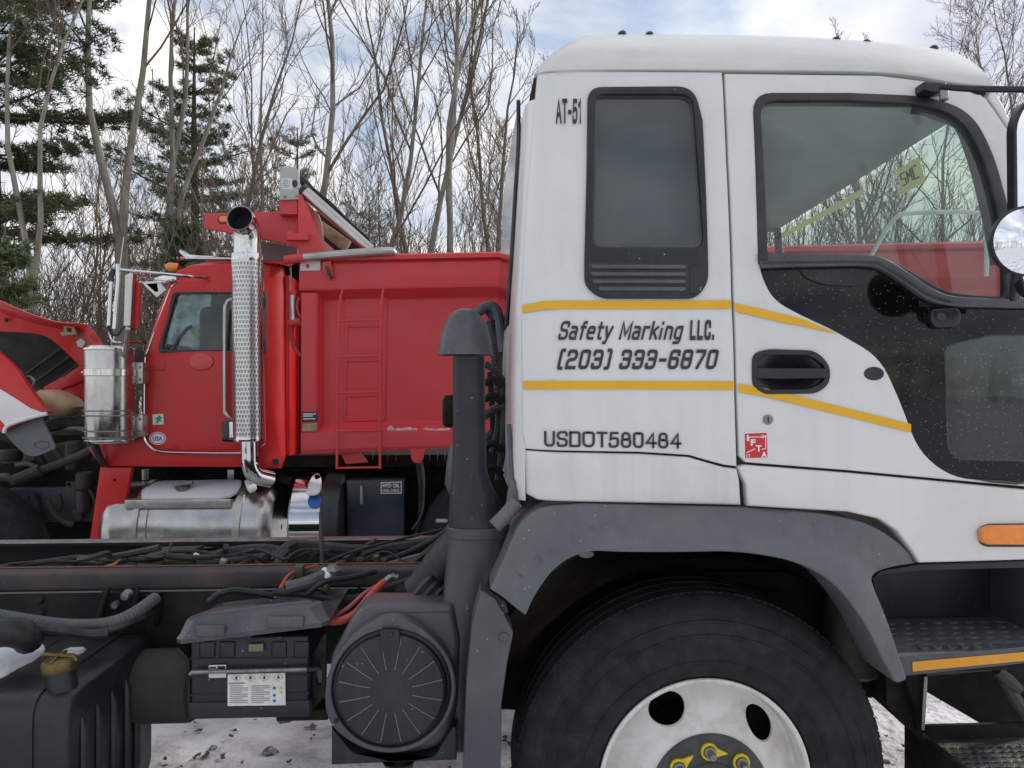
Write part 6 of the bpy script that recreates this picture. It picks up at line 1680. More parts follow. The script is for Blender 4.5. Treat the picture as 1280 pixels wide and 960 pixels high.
# ---- mirror assembly
def rod(name, pts, r, m, par, n=8): 
    b_ = MB(); px_tube(b_, pts, r, n, 0); return obj(name, b_, m, par)
ma = rod('mirror_arm', [(149, 337, YC - .45), (262, 348, YC + .05)], .010, 'chrome', K)
rod('mirror_arm', [(168, 343, YC - .35), (197, 350, YC + .05)], .009, 'chrome', K)
pan('mirror_bracket', fillet([(189, 349, 4), (205, 343, 6), (220, 345, 4), (221, 351, 3), (196, 354, 4)]), flat(YC + .03), 'chrome', K, thick=.03, bev=.004)
mrr = MB(); panel(mrr, tr(fillet([(156, 343, 2), (166, 340, 2), (163, 408, 2), (154, 408, 2)]), flat(YC - .45)), [], flat(YC - .45), 0, .06, .006, back=True); mr_ = obj('mirror', mrr, 'polish', K)
mb = MB(); panel(mb, tr([(166.5, 352), (171, 352), (169, 410), (163.5, 409)], flat(YC - .44)), [], flat(YC - .40), 0, .03, .002, back=True); obj('mirror_back', mb, 'red', mr_)
rod('mirror_rail', [(139.5, 350, YC - .45), (136, 407, YC - .45)], .013, 'chrome', mr_)
rod('mirror_rail', [(147.5, 330, YC - .45), (148, 350, YC - .45), (143, 411, YC - .45)], .014, 'chrome', mr_)
rod('mirror_joint', [(142, 336, YC - .45), (139, 344, YC - .45), (140, 352, YC - .45)], .016, 'rubber', mr_)
rod('antenna', [(150, 333, YC - .44), (152, 318, YC - .44), (155, 296, YC - .44)], .004, 'polish', mr_)
b_ = MB(); px_tube(b_, [(136, 405, YC - .45), (137, 414, YC - .44), (146, 419, YC - .42), (156, 408, YC - .42), (166, 412, YC - .35)], .008, 6); obj('mirror_cable', b_, 'rubber', mr_)
b_ = MB(); px_tube(b_, [(136, 412, YC - .4), (140, 425, YC - .4), (150, 428, YC - .4), (176, 428, YC - .2), (180, 438, YC - .1)], .007, 8); obj('mirror_stay', b_, 'chrome', mr_)
rod('mirror_stay', [(160, 410, YC - .45), (158, 428, YC - .35), (156, 450, YC - .2)], .016, 'alu', mr_)
# ---- air cleaner
YAC = YC - .16
ca = P(137.5, 500, YAC); sc = 1 / (950 / (YAC * 1.03))
zt_, zb_ = P(138, 435, YAC).z, P(138, 553, YAC).z
ra = (P(168, 500, YAC).x - P(107, 500, YAC).x) / 2
mb = MB(); mb.lathe([(.02, zt_ + .015), (ra * .80, zt_ + .012), (ra * .95, zt_ - .01), (ra * .96, zt_ - .03), (ra * .95, zt_ - .13), (ra * .96, zt_ - .14), (ra * .96, zb_ + .04), (ra * .90, zb_ + .01), (ra * .85, zb_), (.02, zb_ - .005)], (ca.x, YAC, 0), (0, 0, 1), 48)
acl = obj('air_cleaner', mb, 'polish', K, 30)
for zz_, h in ((zt_ - .01, .02), (zt_ - .165, .05), (zb_ + .02, .012)):
    mb = MB(); mb.lathe([(ra * .965, zz_ - h / 2), (ra * 1.0, zz_ - h / 2 + .004), (ra * 1.0, zz_ + h / 2 - .004), (ra * .965, zz_ + h / 2)], (ca.x, YAC, 0), (0, 0, 1), 48); obj('cleaner_band', mb, 'chrome', acl)
for py in (513, 519, 538, 546):
    z = P(138, py, YAC).z; mb = MB(); mb.tube([(ca.x + cos(a) * ra * 1.02, YAC + sin(a) * ra * 1.02, z) for a in [2 * pi * i / 40 for i in range(40)]], .004, 5, closed=True); obj('strap_wire', mb, 'steel', acl)
mb = MB(); mb.tube([P(104, 466, YAC), P(112, 465, YAC - .1)], .014, 8); obj('band_clamp', mb, 'chrome', acl)
for y0, y1 in ((453, 480), (518, 545)):
    mb = MB(); a_, b_ = P(167, y0, YC - .1), P(180, y1, YC - .1); mb.box(a_.x, b_.x, YC - .12, YC + .02, b_.z, a_.z, .005); bk_ = obj('cleaner_bracket', mb, 'alu', K)
    for yy in (y0 + 6, y1 - 6):
        mb = MB(); mb.lathe([(.001, -.01), (.007, -.009), (.010, 0)], P(175, yy, YC - .12), (0, 1, 0), 10); obj('bracket_bolt', mb, 'steel', bk_)
mb = MB(); px_tube(mb, [(116, 553, YAC), (121, 566, YAC), (128, 580, YC - .05)], .02, 8); obj('cleaner_drain', mb, 'rubber', acl)
# ---- exhaust stack
YE = YC - .16
def stackx(py): return 308 + (py - 318) * 0.021
zt_, zb_ = P(309, 318, YE).z, P(311, 551, YE).z
xa, xb = P(309, 318, YE).x, P(311, 551, YE).x
re_ = (P(328, 420, YE).x - P(290, 420, YE).x) / 2
nseg = 40
mb = MB(); nz_ = 2
ring = lambda x, z, r: [(x + cos(2 * pi * j / nseg) * r, YE + sin(2 * pi * j / nseg) * r, z) for j in range(nseg + 1)]
mb.grid([ring(xa, zt_ - .05, re_), ring(xb, zb_ + .02, re_)])
sh = obj('heat_shield', mb, 'perf', K, 60)
uvl = sh.data.uv_layers.new(name='UVMap')
H_ = (zt_ - zb_); circ = 2 * pi * re_
for poly in sh.data.polygons:
    js = []
    for li in poly.loop_indices:
        v = sh.data.vertices[sh.data.loops[li].vertex_index].co
        cx = xa + (zt_ - v.z) / H_ * (xb - xa)
        a = atan2(v.y - YE, v.x - cx) % (2 * pi)
        js.append((li, a, v.z))
    mx_ = max(a for _, a, _ in js)
    for li, a, z in js:
        if mx_ - a > pi: a += 2 * pi
        uvl.data[li].uv = (a / (2 * pi) * 30, (zt_ - z) / .030)
for z0, z1 in ((zt_ - .055, zt_), (zb_, zb_ + .03)):
    x0_ = xa + (zt_ - z1) / H_ * (xb - xa)
    mb = MB(); mb.lathe([(re_ * .8, z1), (re_ * 1.0, z1), (re_ * 1.015, z1 - .005), (re_ * 1.015, z0 + .005), (re_, z0), (re_ * .8, z0)], (x0_, YE, 0), (0, 0, 1), 40); obj('shield_band', mb, 'chrome', sh)
b_ = MB(); 
pp = [P(309, 330, YE), P(309, 308, YE), P(309, 292, YE - .01), P(306, 280, YE - .05), P(300, 273, YE - .13)]
b_.tube(cr(pp, 4), [.088] * 9 + [.088] * 8, 24, caps=False)
tp_ = obj('exhaust_tip', b_, 'chrome', K, 60)
b_ = MB(); d_ = (pp[-1] - pp[-2]).normalized(); b_.lathe([(.088, 0), (.090, .004), (.083, .005), (.081, -.01), (.078, -.10), (.001, -.12)], pp[-1], d_, 28); obj('pipe_mouth', b_, 'stackin', tp_)
b_ = MB(); b_.tube([pp[-1] + d_ * .004 + (d_.orthogonal().normalized() * cos(a) + d_.cross(d_.orthogonal().normalized()) * sin(a)) * .086 for a in [2 * pi * i / 28 for i in range(28)]], .0045, 6, closed=True); obj('pipe_lip', b_, 'steel', tp_)
b_ = MB(); b_.tube(cr([P(311.5, 545, YE), P(312, 565, YE), P(313, 582, YE), P(320, 594, YE + .02), P(338, 599, YE + .1)], 5), .058, 24); obj('exhaust_elbow', b_, 'chrome', K, 60)
# ---- fuel tank with snow, strap and step; rear tanks
def htank(name, x0, x1, py_t, r, Yc, mat, end=.05):
    a_, b_ = P(x0, py_t, Yc), P(x1, py_t, Yc); z = a_.z - r
    m2 = MB(); m2.lathe([(.02, a_.x), (r * .85, a_.x), (r * .97, a_.x + end * .4), (r, a_.x + end), (r, b_.x - end), (r * .97, b_.x - end * .4), (r * .85, b_.x), (.02, b_.x)], (0, Yc, z), (1, 0, 0), 56)
    return obj(name, m2, mat, K, 40), a_.x, b_.x, z
ft, fx0, fx1, fz = htank('fuel_tank', 148, 352, 602, .34, YC + .25, 'brushed', .10)
def ringband(name, xc, w, r, z, Yc, m, par):
    m2 = MB(); m2.lathe([(r, xc - w / 2), (r + .012, xc - w / 2 + .004), (r + .012, xc + w / 2 - .004), (r, xc + w / 2)], (0, Yc, z), (1, 0, 0), 56); return obj(name, m2, m, par, 30)
ringband('tank_strap', P(294, 640, YC - .1).x, .055, .34, fz, YC + .25, 'alu', ft)
ringband('tank_strap', P(166, 640, YC - .1).x, .045, .34, fz, YC + .25, 'alu', ft)
ringband('weld_line', P(181, 640, YC - .1).x, .008, .338, fz, YC + .25, 'alu', ft)
mb = MB(); a_, b_ = P(158, 624, YC - .02), P(290, 634, YC - .02); mb.box(a_.x, b_.x, YC - .05, YC + .12, b_.z, a_.z, .006); obj('tank_step', mb, 'alu', ft)
q = P(228, 612, YC + .06); mb = MB(); mb.lathe([(.05, -.02), (.05, .02), (.03, .03), (.001, .03)], (q.x, YC + .08, q.z), (0, -.4, 1), 18); mb.tube([(q.x - .06, YC + .06, q.z + .03), (q.x + .07, YC + .06, q.z + .05)], .015, 6); obj('tank_cap', mb, 'steel', ft)
zs_ = P(230, 624, YC - .04).z
def slope_snow(name, pxs, Yf_, lab, th=.02):
    """snow sheet: pairs (px, py, Y) outline laid as seen, given thickness"""
    pts = [P(x, y, Y_) for x, y, Y_ in pxs]
    m2 = MB(); n_ = len(pts); ce = sum(pts, Vector()) / n_
    up = Vector((0, -.25, 1)) * th
    m2.grid([[p for p in pts], [p + up * .8 for p in pts], [ce + (p - ce) * .9 + up for p in pts], [ce + (p - ce) * .3 + up for p in pts]], close=True)
    m2.ngon([ce + (p - ce) * .3 + up for p in pts])
    return tag(obj(name, m2, 'snow', None, 50), lab, 'snow')
slope_snow('snow_patch', cr([(177, 624, YC - .03), (230, 625, YC - .03), (288, 622, YC - .03), (302, 605, YC + .15), (290, 602, YC + .22), (240, 603, YC + .22), (200, 604, YC + .22), (182, 612, YC + .1)], 3, True)[:-1], 0, 'snow sheet covering the top of the polished fuel tank of the red truck')
slope_snow('snow_patch', cr([(306, 604, YC + .02), (316, 602, YC + .1), (321, 611, YC), (312, 616, YC - .05)], 3, True)[:-1], 0, 'small snow cap beside the tank strap under the exhaust elbow')
ht, hx0, hx1, hz = htank('oil_cylinder', 372, 434, 592, .36, YC + .2, 'chrome', .02)
mb = MB(); mb.lathe([(.36 * .985, hx0 + (hx1 - hx0) * .62), (.373, hx0 + (hx1 - hx0) * .64), (.37, hx1 - .01), (.33, hx1 + .01), (.01, hx1 + .015)], (0, YC + .2, hz), (1, 0, 0), 56); obj('cylinder_end', mb, 'plastic_dk', ht)
mb = MB(); panel(mb, tr(ell(392.5, 627, 9, 8, 22), flat(YC - .13)), [], lambda x, z: YC + .2 - math.sqrt(max(.0, .3635 ** 2 - (z - hz) ** 2)), 0.006, .004, .001); obj('round_badge', mb, 'blue', ht)
slope_snow('snow_patch', cr([(384, 618, YC - .11), (399, 617, YC - .11), (402, 600, YC + .1), (396, 594, YC + .2), (388, 602, YC + .05)], 3, True)[:-1], 0, 'snow streak on the shiny oil cylinder above its round blue badge')
a_, b_ = P(433, 600, YC), P(505, 672, YC)
mb = MB(); mb.box(a_.x, b_.x, YC, YC + .45, b_.z - .2, a_.z, .008); ob_ = obj('hydraulic_tank', mb, 'oiltank', K)
pan('tank_plate', [(476, 603), (502, 602), (502, 617), (476, 617)], flat(YC - .003), 'paper', ob_, thick=.002, bev=0)
pan('plate_field', [(477, 604), (501, 603), (501, 616), (477, 616)], flat(YC - .004), 'printdk', ob_, thick=.0006, bev=0)
font_text('HYD OIL', 478.5, 499.5, 609.3, 604.5, ob_, 'stickwhite', .0055, flat(YC), weight=.02)
font_text('LEVEL CHECK', 478.5, 499.5, 614.8, 611.2, ob_, 'stickwhite', .0055, flat(YC), weight=.01)
mb = MB(); px_tube(mb, [(452, 607, YC - .01), (452, 630, YC - .01)], .012, 8, 0); obj('sight_glass', mb, 'alu', ob_)
mb = MB(); px_tube(mb, [(522, 575, YC + .1), (526, 610, YC + .1), (525, 650, YC + .1), (518, 672, YC + .1)], .02, 8); obj('dump_hose', mb, 'hose', K)
mb = MB(); px_tube(mb, [(527, 575, YC + .08), (530, 600, YC + .08), (528, 640, YC + .08), (515, 662, YC + .08)], .008, 6); obj('dump_hose', mb, 'hose_gr', K)
mb = MB(); mb.box(-5.6, 3.6, YC + .45, YC + .53, .82, 1.06); obj('frame_rail', mb, 'chassis', K)
mb = MB(); mb.box(-5.6, 3.6, YC + 1.3, YC + 1.38, .82, 1.06); obj('frame_rail', mb, 'chassis', K)
mb = MB(); mb.box(-3.1, -.9, YC + .5, YC + 1.3, .62, 1.12, .04); obj('gearbox', mb, 'chassis', K)
# ---- wheels of the red truck (only slivers show)
wp = [(.29, .06), (.30, .0), (.36, -.02), (.44, -.02), (.50, .01), (.525, .05), (.525, .24), (.50, .28), (.30, .29)]
for x in (-4.95, 0.15, 1.50):
    for yy in (YC - .02, YC + 1.55):
        mb = MB(); mb.lathe(wp, (x, yy, .515), (0, 1, 0), 56); w_ = obj('wheel', mb, 'tyre', K)
        mb = MB(); mb.lathe([(.298, .03), (.27, .06), (.16, .10), (.15, .04), (.01, .04)], (x, yy, .515), (0, 1, 0), 40); obj('rim', mb, 'alu', w_)
mb = MB(); q = P(18, 672, YC - .1); mb.lathe(wp, (q.x - .42, YC - .08, q.z - .18), (0, 1, 0), 56); obj('wheel', mb, 'tyre', K)

# ---- open engine bay
EB = [('box', 'engine', (-40, 575, 40, 640, YC + .7, .6)), ('box', 'engine_bl', (10, 610, 130, 652, YC + .35, .08)), ('box', 'engine', (30, 560, 118, 620, YC + .8, .6)),
      ('box', 'chassis', (-60, 500, 125, 640, YC + 1.5, .05)), ('box', 'engine', (60, 505, 118, 545, YC + .9, .4)), ('box', 'chassis', (-30, 650, 118, 690, YC + 1.0, .05))]
for k_, mt, (x0, y0, x1, y1, Y_, dp) in EB:
    a_, b_ = P(x0, y0, Y_), P(x1, y1, Y_); mb = MB(); mb.box(a_.x, b_.x, Y_, Y_ + dp, b_.z, a_.z, .015)
    obj({'engine': 'engine_part', 'engine_bl': 'frame_front', 'chassis': 'engine_shroud'}[mt], mb, mt, K)
def cyl(name, x0, x1, y0, y1, Y_, m):
    mb = MB(); loft_rows(mb, [(y0, x0 + 2, x1 - 2, .06), (y0 + 3, x0, x1, .075), (y1 - 3, x0, x1, .075), (y1, x0 + 2, x1 - 2, .06)], Y_, 16); return obj(name, mb, m, K)
cyl('oil_filter', 83, 103, 551, 588, YC + .5, 'engine'); cyl('water_separator', 96, 117, 590, 612, YC + .28, 'brown'); cyl('separator_bowl', 98, 112, 612, 640, YC + .3, 'engine'); cyl('fluid_pot', 0, 27, 562, 576, YC + .5, 'brown')
for pts, r, m, nm in [([(20, 598, .3), (50, 588, .28), (90, 574, .25), (118, 560, .2)], .030, 'brown', 'steering_shaft'), ([(20, 600, .28), (35, 594, .28), (52, 587, .27)], .045, 'brown', 'rubber_boot'),
                      ([(20, 582, .4), (35, 580, .4), (48, 586, .4), (56, 592, .45)], .018, 'hose_gr', 'engine_hose'), ([(60, 545, .5), (75, 536, .5), (100, 536, .45), (118, 540, .4)], .022, 'steel', 'engine_pipe'),
                      ([(56, 534, .5), (80, 530, .5), (112, 530, .5)], .05, 'hose', 'engine_hose'), ([(60, 625, .2), (66, 640, .2), (76, 650, .2), (90, 656, .2)], .02, 'brown', 'engine_hose'),
                      ([(72, 618, .25), (75, 628, .25), (72, 640, .25)], .022, 'brown', 'engine_hose'), ([(70, 560, .5), (78, 575, .5), (86, 592, .5)], .025, 'rust', 'engine_pipe'),
                      ([(40, 618, .3), (46, 640, .3), (38, 658, .3), (36, 675, .3)], .035, 'hose', 'engine_hose'), ([(112, 612, .25), (120, 630, .25), (115, 648, .25)], .014, 'hose', 'engine_hose'),
                      ([(0, 545, .6), (30, 556, .6), (52, 575, .6), (60, 600, .6)], .03, 'hose', 'engine_hose'), ([(105, 545, .3), (112, 560, .3), (118, 575, .2)], .016, 'hose', 'engine_hose'),
                      ([(60, 680, .2), (100, 677, .1), (116, 674, .05)], .012, 'steel', 'engine_pipe'), ([(-10, 600, .35), (8, 596, .3), (20, 604, .3)], .03, 'rust', 'engine_pipe')]:
    mb = MB(); px_tube(mb, [(x, y, YC + d) for x, y, d in pts], r, 10); obj(nm, mb, m, K)
mb = MB(); panel(mb, tr([(82, 602), (97, 602), (97, 609.5), (82, 609.5)], flat(YC + .28)), [tr(ell(86.5, 605.8, 2.2, 2.2, 12), flat(YC + .28))], flat(YC + .28), 0, .02, .002); obj('bracket_tab', mb, 'brown', K)
mb = MB(); panel(mb, tr([(90, 638), (104, 636), (100, 650), (88, 650)], flat(YC + .28)), [], flat(YC + .28), 0, .04, .004); obj('bracket_tab', mb, 'rust', K)
mb = MB(); loft_rows(mb, [(487, 50, 72, .08), (491, 48, 84, .12), (500, 50, 98, .15), (508, 57, 103, .15), (515, 60, 96, .14), (520, 74, 90, .1)], YC + .55, 18, 2.6); obj('washer_bottle', mb, 'beige', K, 60)
mb = MB(); px_tube(mb, [(46, 490, YC + .5), (52, 494, YC + .48), (58, 500, YC + .46)], .035, 10); obj('bottle_cap', mb, 'rubber', K)
mb = MB(); px_tube(mb, [(27, 474, YC + .3), (36, 471, YC + .3), (42, 475, YC + .3), (42, 481, YC + .3), (38, 486, YC + .3)], .012, 8); obj('hood_cable', mb, 'steel', K)

# ---- raised hood: outer shell with a rolled lip, dark lining, near fender
HU = cr([(-60, 350), (-20, 366), (0, 375), (20, 384), (45, 394), (75, 402), (104, 404), (116, 411), (126, 425), (133, 437)], 5)
HL = cr([(-60, 372), (-20, 384), (0, 391), (20, 397), (45, 405), (75, 411), (92, 414), (104, 424), (112, 436), (122, 448)], 5)
HI2 = cr([(-60, 398), (-20, 408), (0, 414), (20, 415), (45, 417), (62, 423), (76, 434), (88, 446), (98, 456), (108, 470)], 5)
n_ = 40
hu, hl, hi = resample(HU, n_), resample(HL, n_), resample(HI2, n_)
mb = MB(); mb.grid([[P(x, y, YC + 1.5) for x, y in hu], [P(x, y, YC + .55) for x, y in hu], [P(x, y, YC + .45) + Vector((0, 0, -.006)) for x, y in hu], [P(x, y + 4, YC + .47) for x, y in hu], [P(x, y, YC + .62) for x, y in hl], [P(x, y, YC + .66) for x, y in hi], [P(x, y, YC + .9) for x, y in hi]])
hood = obj('hood', mb, 'red', K, 40)
mb = MB(); panel(mb, tr([(-60, 380), (0, 390), (70, 405), (110, 430), (122, 450), (116, 470), (100, 500), (70, 490), (40, 490), (-60, 520)], flat(YC + 1.4)), [], flat(YC + 1.4), 0, .03, 0); obj('hood_lining', mb, 'hoodin', hood)
mb = MB()
for (x0, y0, x1, y1) in ((80, 434, 30, 470), (88, 446, 42, 480), (98, 456, 60, 486)):
    mb.tube([P(x0, y0, YC + 1.35), P(x1, y1, YC + 1.35)], .014, 6)
obj('lining_ribs', mb, 'rubber', hood)
mb = MB(); panel(mb, tr([(110, 452), (124, 448), (118, 470), (108, 500), (96, 512), (60, 488), (58, 484), (84, 470)], flat(YC + 1.0)), [], flat(YC + .95), 0, .1, .01); obj('hood_side', mb, 'red', hood)
mb = MB(); panel(mb, tr([(96, 460), (101, 457), (106, 465), (104, 476), (70, 489), (62, 486)], flat(YC + .9)), [], flat(YC + .92), 0, .06, .01); obj('hood_flange', mb, 'red', hood)
mb = MB(); panel(mb, tr([(79, 407), (92, 407), (96, 418), (78, 420), (74, 416), (80, 414)], flat(YC + .5)), [tr([(83, 410), (89, 410), (90, 415), (84, 415)], flat(YC + .5))], flat(YC + .5), 0, .06, .003); obj('hood_latch', mb, mk('tan_bracket', (.30, .24, .16), .6), hood)
mb = MB(); panel(mb, tr([(95, 427), (101, 423), (107, 428), (103, 435), (97, 433)], flat(YC + .52)), [], flat(YC + .52), 0, .02, .002); obj('hood_tag', mb, 'greyplate', hood)
mb = MB(); mb.lathe([(.001, -.003), (.016, -.003), (.017, .003)], P(8, 400, YC + .6), (0, 1, 0), 14); obj('hood_hole', mb, 'stackin', hood)
def fen(x, z): return YC + .12 + .25 * max(0, (z - 1.5)) 
fo = MB(); panel(fo, tr(fillet([(-60, 410), (-20, 435), (0, 450), (14, 462), (30, 482), (46, 500), (60, 516, 3), (54, 519), (30, 524), (5, 540, 6), (-60, 560)]), flat(YC + .12)), [], fen, 0, .05, .012, .08); fd = obj('hood_fender', fo, 'red', hood)
fo = MB(); panel(fo, tr([(-60, 458), (0, 488), (18, 498), (38, 510), (57, 517), (35, 521), (8, 533), (-2, 522), (-60, 512)], flat(YC + .12)), [], fen, .004, .002, 0, .08); obj('white_flash', fo, 'stickwhite', fd)
fo = MB(); fo.tube(cr([P(59, 517, YC + .1), P(35, 523, YC + .1), P(10, 532, YC + .1), P(5, 541, YC + .1)], 5), .014, 8); obj('fender_lip', fo, 'stickwhite', fd)
fo = MB(); panel(fo, tr(fillet([(6, 540), (30, 527), (54, 522), (60, 535), (72, 560, 3), (52, 569, 6), (42, 571, 6), (32, 567, 5), (20, 556)]), flat(YC + .2)), [], flat(YC + .18), 0, .02, .005); obj('fender_liner', fo, 'liner', fd)
fo = MB(); fo.tube([P(52 + 9.5 * cos(a), 556 + 4.5 * sin(a), YC + .176) for a in [2 * pi * i / 20 for i in range(20)]], .003, 5, closed=True); obj('liner_emboss', fo, 'liner', fd)

# ---- dump body
YBD = YC - .06
bedx1 = P(1290, 480, YBD).x
bed = MB()
panel(bed, tr([(374, 344), (1290, 335), (1290, 540), (565, 562), (378, 569)], flat(YBD)), [], flat(YBD + .10), 0, .06, 0)
bd = obj('dump_body', bed, 'redbed', K)
def bedpart(name, px, off, thick, bev, m='redbed'):
    b2 = MB(); panel(b2, tr(px, flat(YBD - off)), [], flat(YBD - off), 0, thick, bev); return obj(name, b2, m, bd, 40)
# upper sheet folds in at its foot
up = MB()
xs_ = [374, 430, 520, 627, 800, 1000, 1290]
def ln(y0, y1): return lambda x: y0 + (y1 - y0) * (x - 374) / (627 - 374)
rows_ = []
for f, Y_ in ((ln(326, 321.5), YBD + .015), (ln(331, 326), YBD - .005), (ln(359, 354), YBD - .015), (ln(363, 358), YBD - .008), (ln(375, 371), YBD + .095), (ln(377, 373), YBD + .10)):
    rows_.append([P(x, f(x), Y_) for x in xs_])
up.grid(rows_); obj('upper_sheet', up, 'redbed', bd, 25)
tb = MB()
rr_ = []
for f, Y_ in ((ln(323, 316.5), YBD + .10), (ln(319.5, 314.5), YBD + .06), (ln(319.5, 314.5), YBD - .02), (ln(321, 316), YBD - .035), (ln(326, 321), YBD - .035), (ln(328, 323), YBD + .01)):
    rr_.append([P(x, f(x), Y_) for x in xs_])
tb.grid(rr_); obj('top_rail', tb, 'redbed', bd, 30)
b2 = MB(); px_tube(b2, [(356, 325, YBD - .05), (380, 322, YBD - .06)], .030, 10, 0); obj('tarp_arm', b2, 'redbed', bd)
b2 = MB(); px_tube(b2, [(379, 321.5, YBD - .06), (420, 318, YBD - .06), (470, 314.5, YBD - .06), (488, 314, YBD - .05), (494, 316.5, YBD - .03)], [.028] * 14 + [.02] * 3, 10); obj('tarp_arm', b2, 'alu', bd)
# left post, ledge at the foot
b2 = MB()
zt0, zb0_ = P(378, 366, YBD).z, P(378, 566, YBD).z
xl = [(376, .0), (377, -.01), (394, -.01), (397, .0), (405, .095), (406, .10)]
b2.grid([[P(x, 366, YBD + d) for x, d in xl], [P(x, 540, YBD + d) for x, d in xl]]); obj('corner_post', b2, 'redbed', bd, 25)
b2 = MB(); lr = []
for f, Y_ in ((lambda x: 527 - (x - 378) * .006, YBD + .10), (lambda x: 530 - (x - 378) * .006, YBD + .085), (lambda x: 541 - (x - 378) * .008, YBD - .01), (lambda x: 546 - (x - 378) * .012, YBD - .012), (lambda x: 562 - (x - 378) * .03, YBD - .012), (lambda x: 568 - (x - 378) * .04, YBD + .005), (lambda x: 568 - (x - 378) * .04, YBD + .2)):
    lr.append([P(x, f(x), Y_) for x in [376, 380, 430, 480, 540, 627, 800, 1000, 1290]])
b2.grid(lr); obj('bottom_ledge', b2, 'redbed', bd, 25)
for px in (700, 900, 1100):
    b2 = MB(); b2.grid([[P(px + x, 368, YBD + d) for x, d in ((-14, .1), (-9, .0), (9, .0), (14, .1))], [P(px + x, 540, YBD + d) for x, d in ((-14, .1), (-9, .0), (9, .0), (14, .1))]]); obj('side_post', b2, 'redbed', bd, 25)
b2 = MB(); a_ = P(430, 375, YBD + .095); panel(b2, tr([(432, 372), (484, 370), (482, 525), (430, 527)], flat(YBD + .1)), [tr([(435, 409), (476, 408), (475, 441), (434.5, 442)], flat(YBD + .1)), tr([(434, 452), (475, 451), (474, 486), (433, 487)], flat(YBD + .1)), tr([(433, 496), (474, 495), (474, 522), (433, 523)], flat(YBD + .1))], flat(YBD + .092), 0, .006, .001); obj('stiffener_plate', b2, 'redbed', bd)
# ladder
lad = MB(); lad.tube(cr([P(428, 362, YBD - .005), P(424.5, 378, YBD - .03), P(423, 400, YBD - .05), P(422, 500, YBD - .05), P(421, 586, YBD - .05)], 4), .009, 8)
ladder = obj('ladder', lad, 'redbed', bd)
lad = MB(); lad.tube(cr([P(479, 361, YBD - .005), P(477, 378, YBD - .03), P(476, 400, YBD - .05), P(475, 500, YBD - .05), P(475, 586, YBD - .05)], 4), .009, 8); obj('ladder_rail', lad, 'redbed', ladder)
for py in (401, 446, 491, 539, 585):
    lad = MB(); lad.tube([P(422.5, py, YBD - .05), P(450, py - .5, YBD - .05), P(476, py - 1, YBD - .05)], .007, 8); obj('rung', lad, 'redbed', ladder)
bedpart('step_plate', [(426, 566), (452, 565), (460, 578), (432, 580)], -.06, .02, .003)
bedpart('body_bracket', fillet([(513, 560), (532, 559), (529, 574, 3), (525, 579, 2), (518, 579, 2), (514, 574)]), .0, .06, .006)
bedpart('white_plate', [(375.5, 325.5), (400.5, 325), (400.5, 338), (375.5, 338.5)], .018, .004, .001, 'paper')
s_ = MB(); panel(s_, tr(ell(384.5, 332.5, 2.6, 2.6, 12), flat(YBD - .022)), [], flat(YBD - .0235), 0, .001, 0); obj('plate_mark', s_, 'ifta', bd)
bedpart('lifting_lug', [(402, 327), (413, 326), (417, 345), (412, 349), (404, 340)], .045, .03, .004)
b2 = MB(); px_tube(b2, [(408, 333, YBD - .07), (412, 343, YBD - .07), (416, 347, YBD - .05)], .012, 8); obj('lug_hook', b2, 'rust', bd)
bedpart('maker_plate', [(377.5, 515), (397, 514.5), (397, 527), (377.5, 527.5)], .013, .003, .0005, 'printdk')
s_ = MB()
for y0, xw in ((517, 16), (519.5, 12), (523, 15)):
    panel(s_, tr([(379, y0), (379 + xw, y0 - .2), (379 + xw, y0 + 1.1), (379, y0 + 1.3)], flat(YBD - .0135)), [], flat(YBD - .0142), 0, .0002, 0)
obj('plate_print', s_, 'stickwhite', bd)
bedpart('worn_sticker', [(378, 529.5), (396.5, 529), (396.5, 538), (378.5, 539)], .0135, .001, 0, 'tan')
# snow stuck on the ledge
rn3 = random.Random(8); mb = MB()
for cx, w in ((488, 6), (497, 4), (506, 9), (516, 8), (532, 5), (543, 10), (551, 9), (559, 6)):
    q = P(cx, 538.5 + rn3.uniform(-1, 1), YBD - .005)
    n2 = 9; w_ = w * .0055
    ring0 = [Vector((q.x + cos(2 * pi * k / n2) * w_ * rn3.uniform(.6, 1.2), q.y + .02 - .012 * sin(2 * pi * k / n2), q.z + sin(2 * pi * k / n2) * .026 * rn3.uniform(.4, 1.3))) for k in range(n2)]
    ce = sum(ring0, Vector()) / n2
    mb.grid([ring0, [ce + (p - ce) * .7 + Vector((0, -.012, .006)) for p in ring0]], close=True); mb.ngon([ce + (p - ce) * .7 + Vector((0, -.012, .006)) for p in ring0])
o = tag(obj('snow_remains', mb, 'snow'), 'broken white snow remains on the foot ledge of the red dump body', 'snow')
for px in (451, 466, 485, 495, 537, 547, 556):
    mb = MB(); a_ = P(px, 563, YBD + .03); mb.lathe([(.005, 0), (.003, -.04), (.0005, -.075)], a_, (0, 0, 1), 6); o = tag(obj('icicle', mb, mk_glass('ice', (.85, .88, .92)) if 'ice' not in M else M['ice']), 'thin icicle hanging under the foot of the red dump body', 'icicle', 'icicles under the dump body')
    M.setdefault('ice', o.data.materials[0])
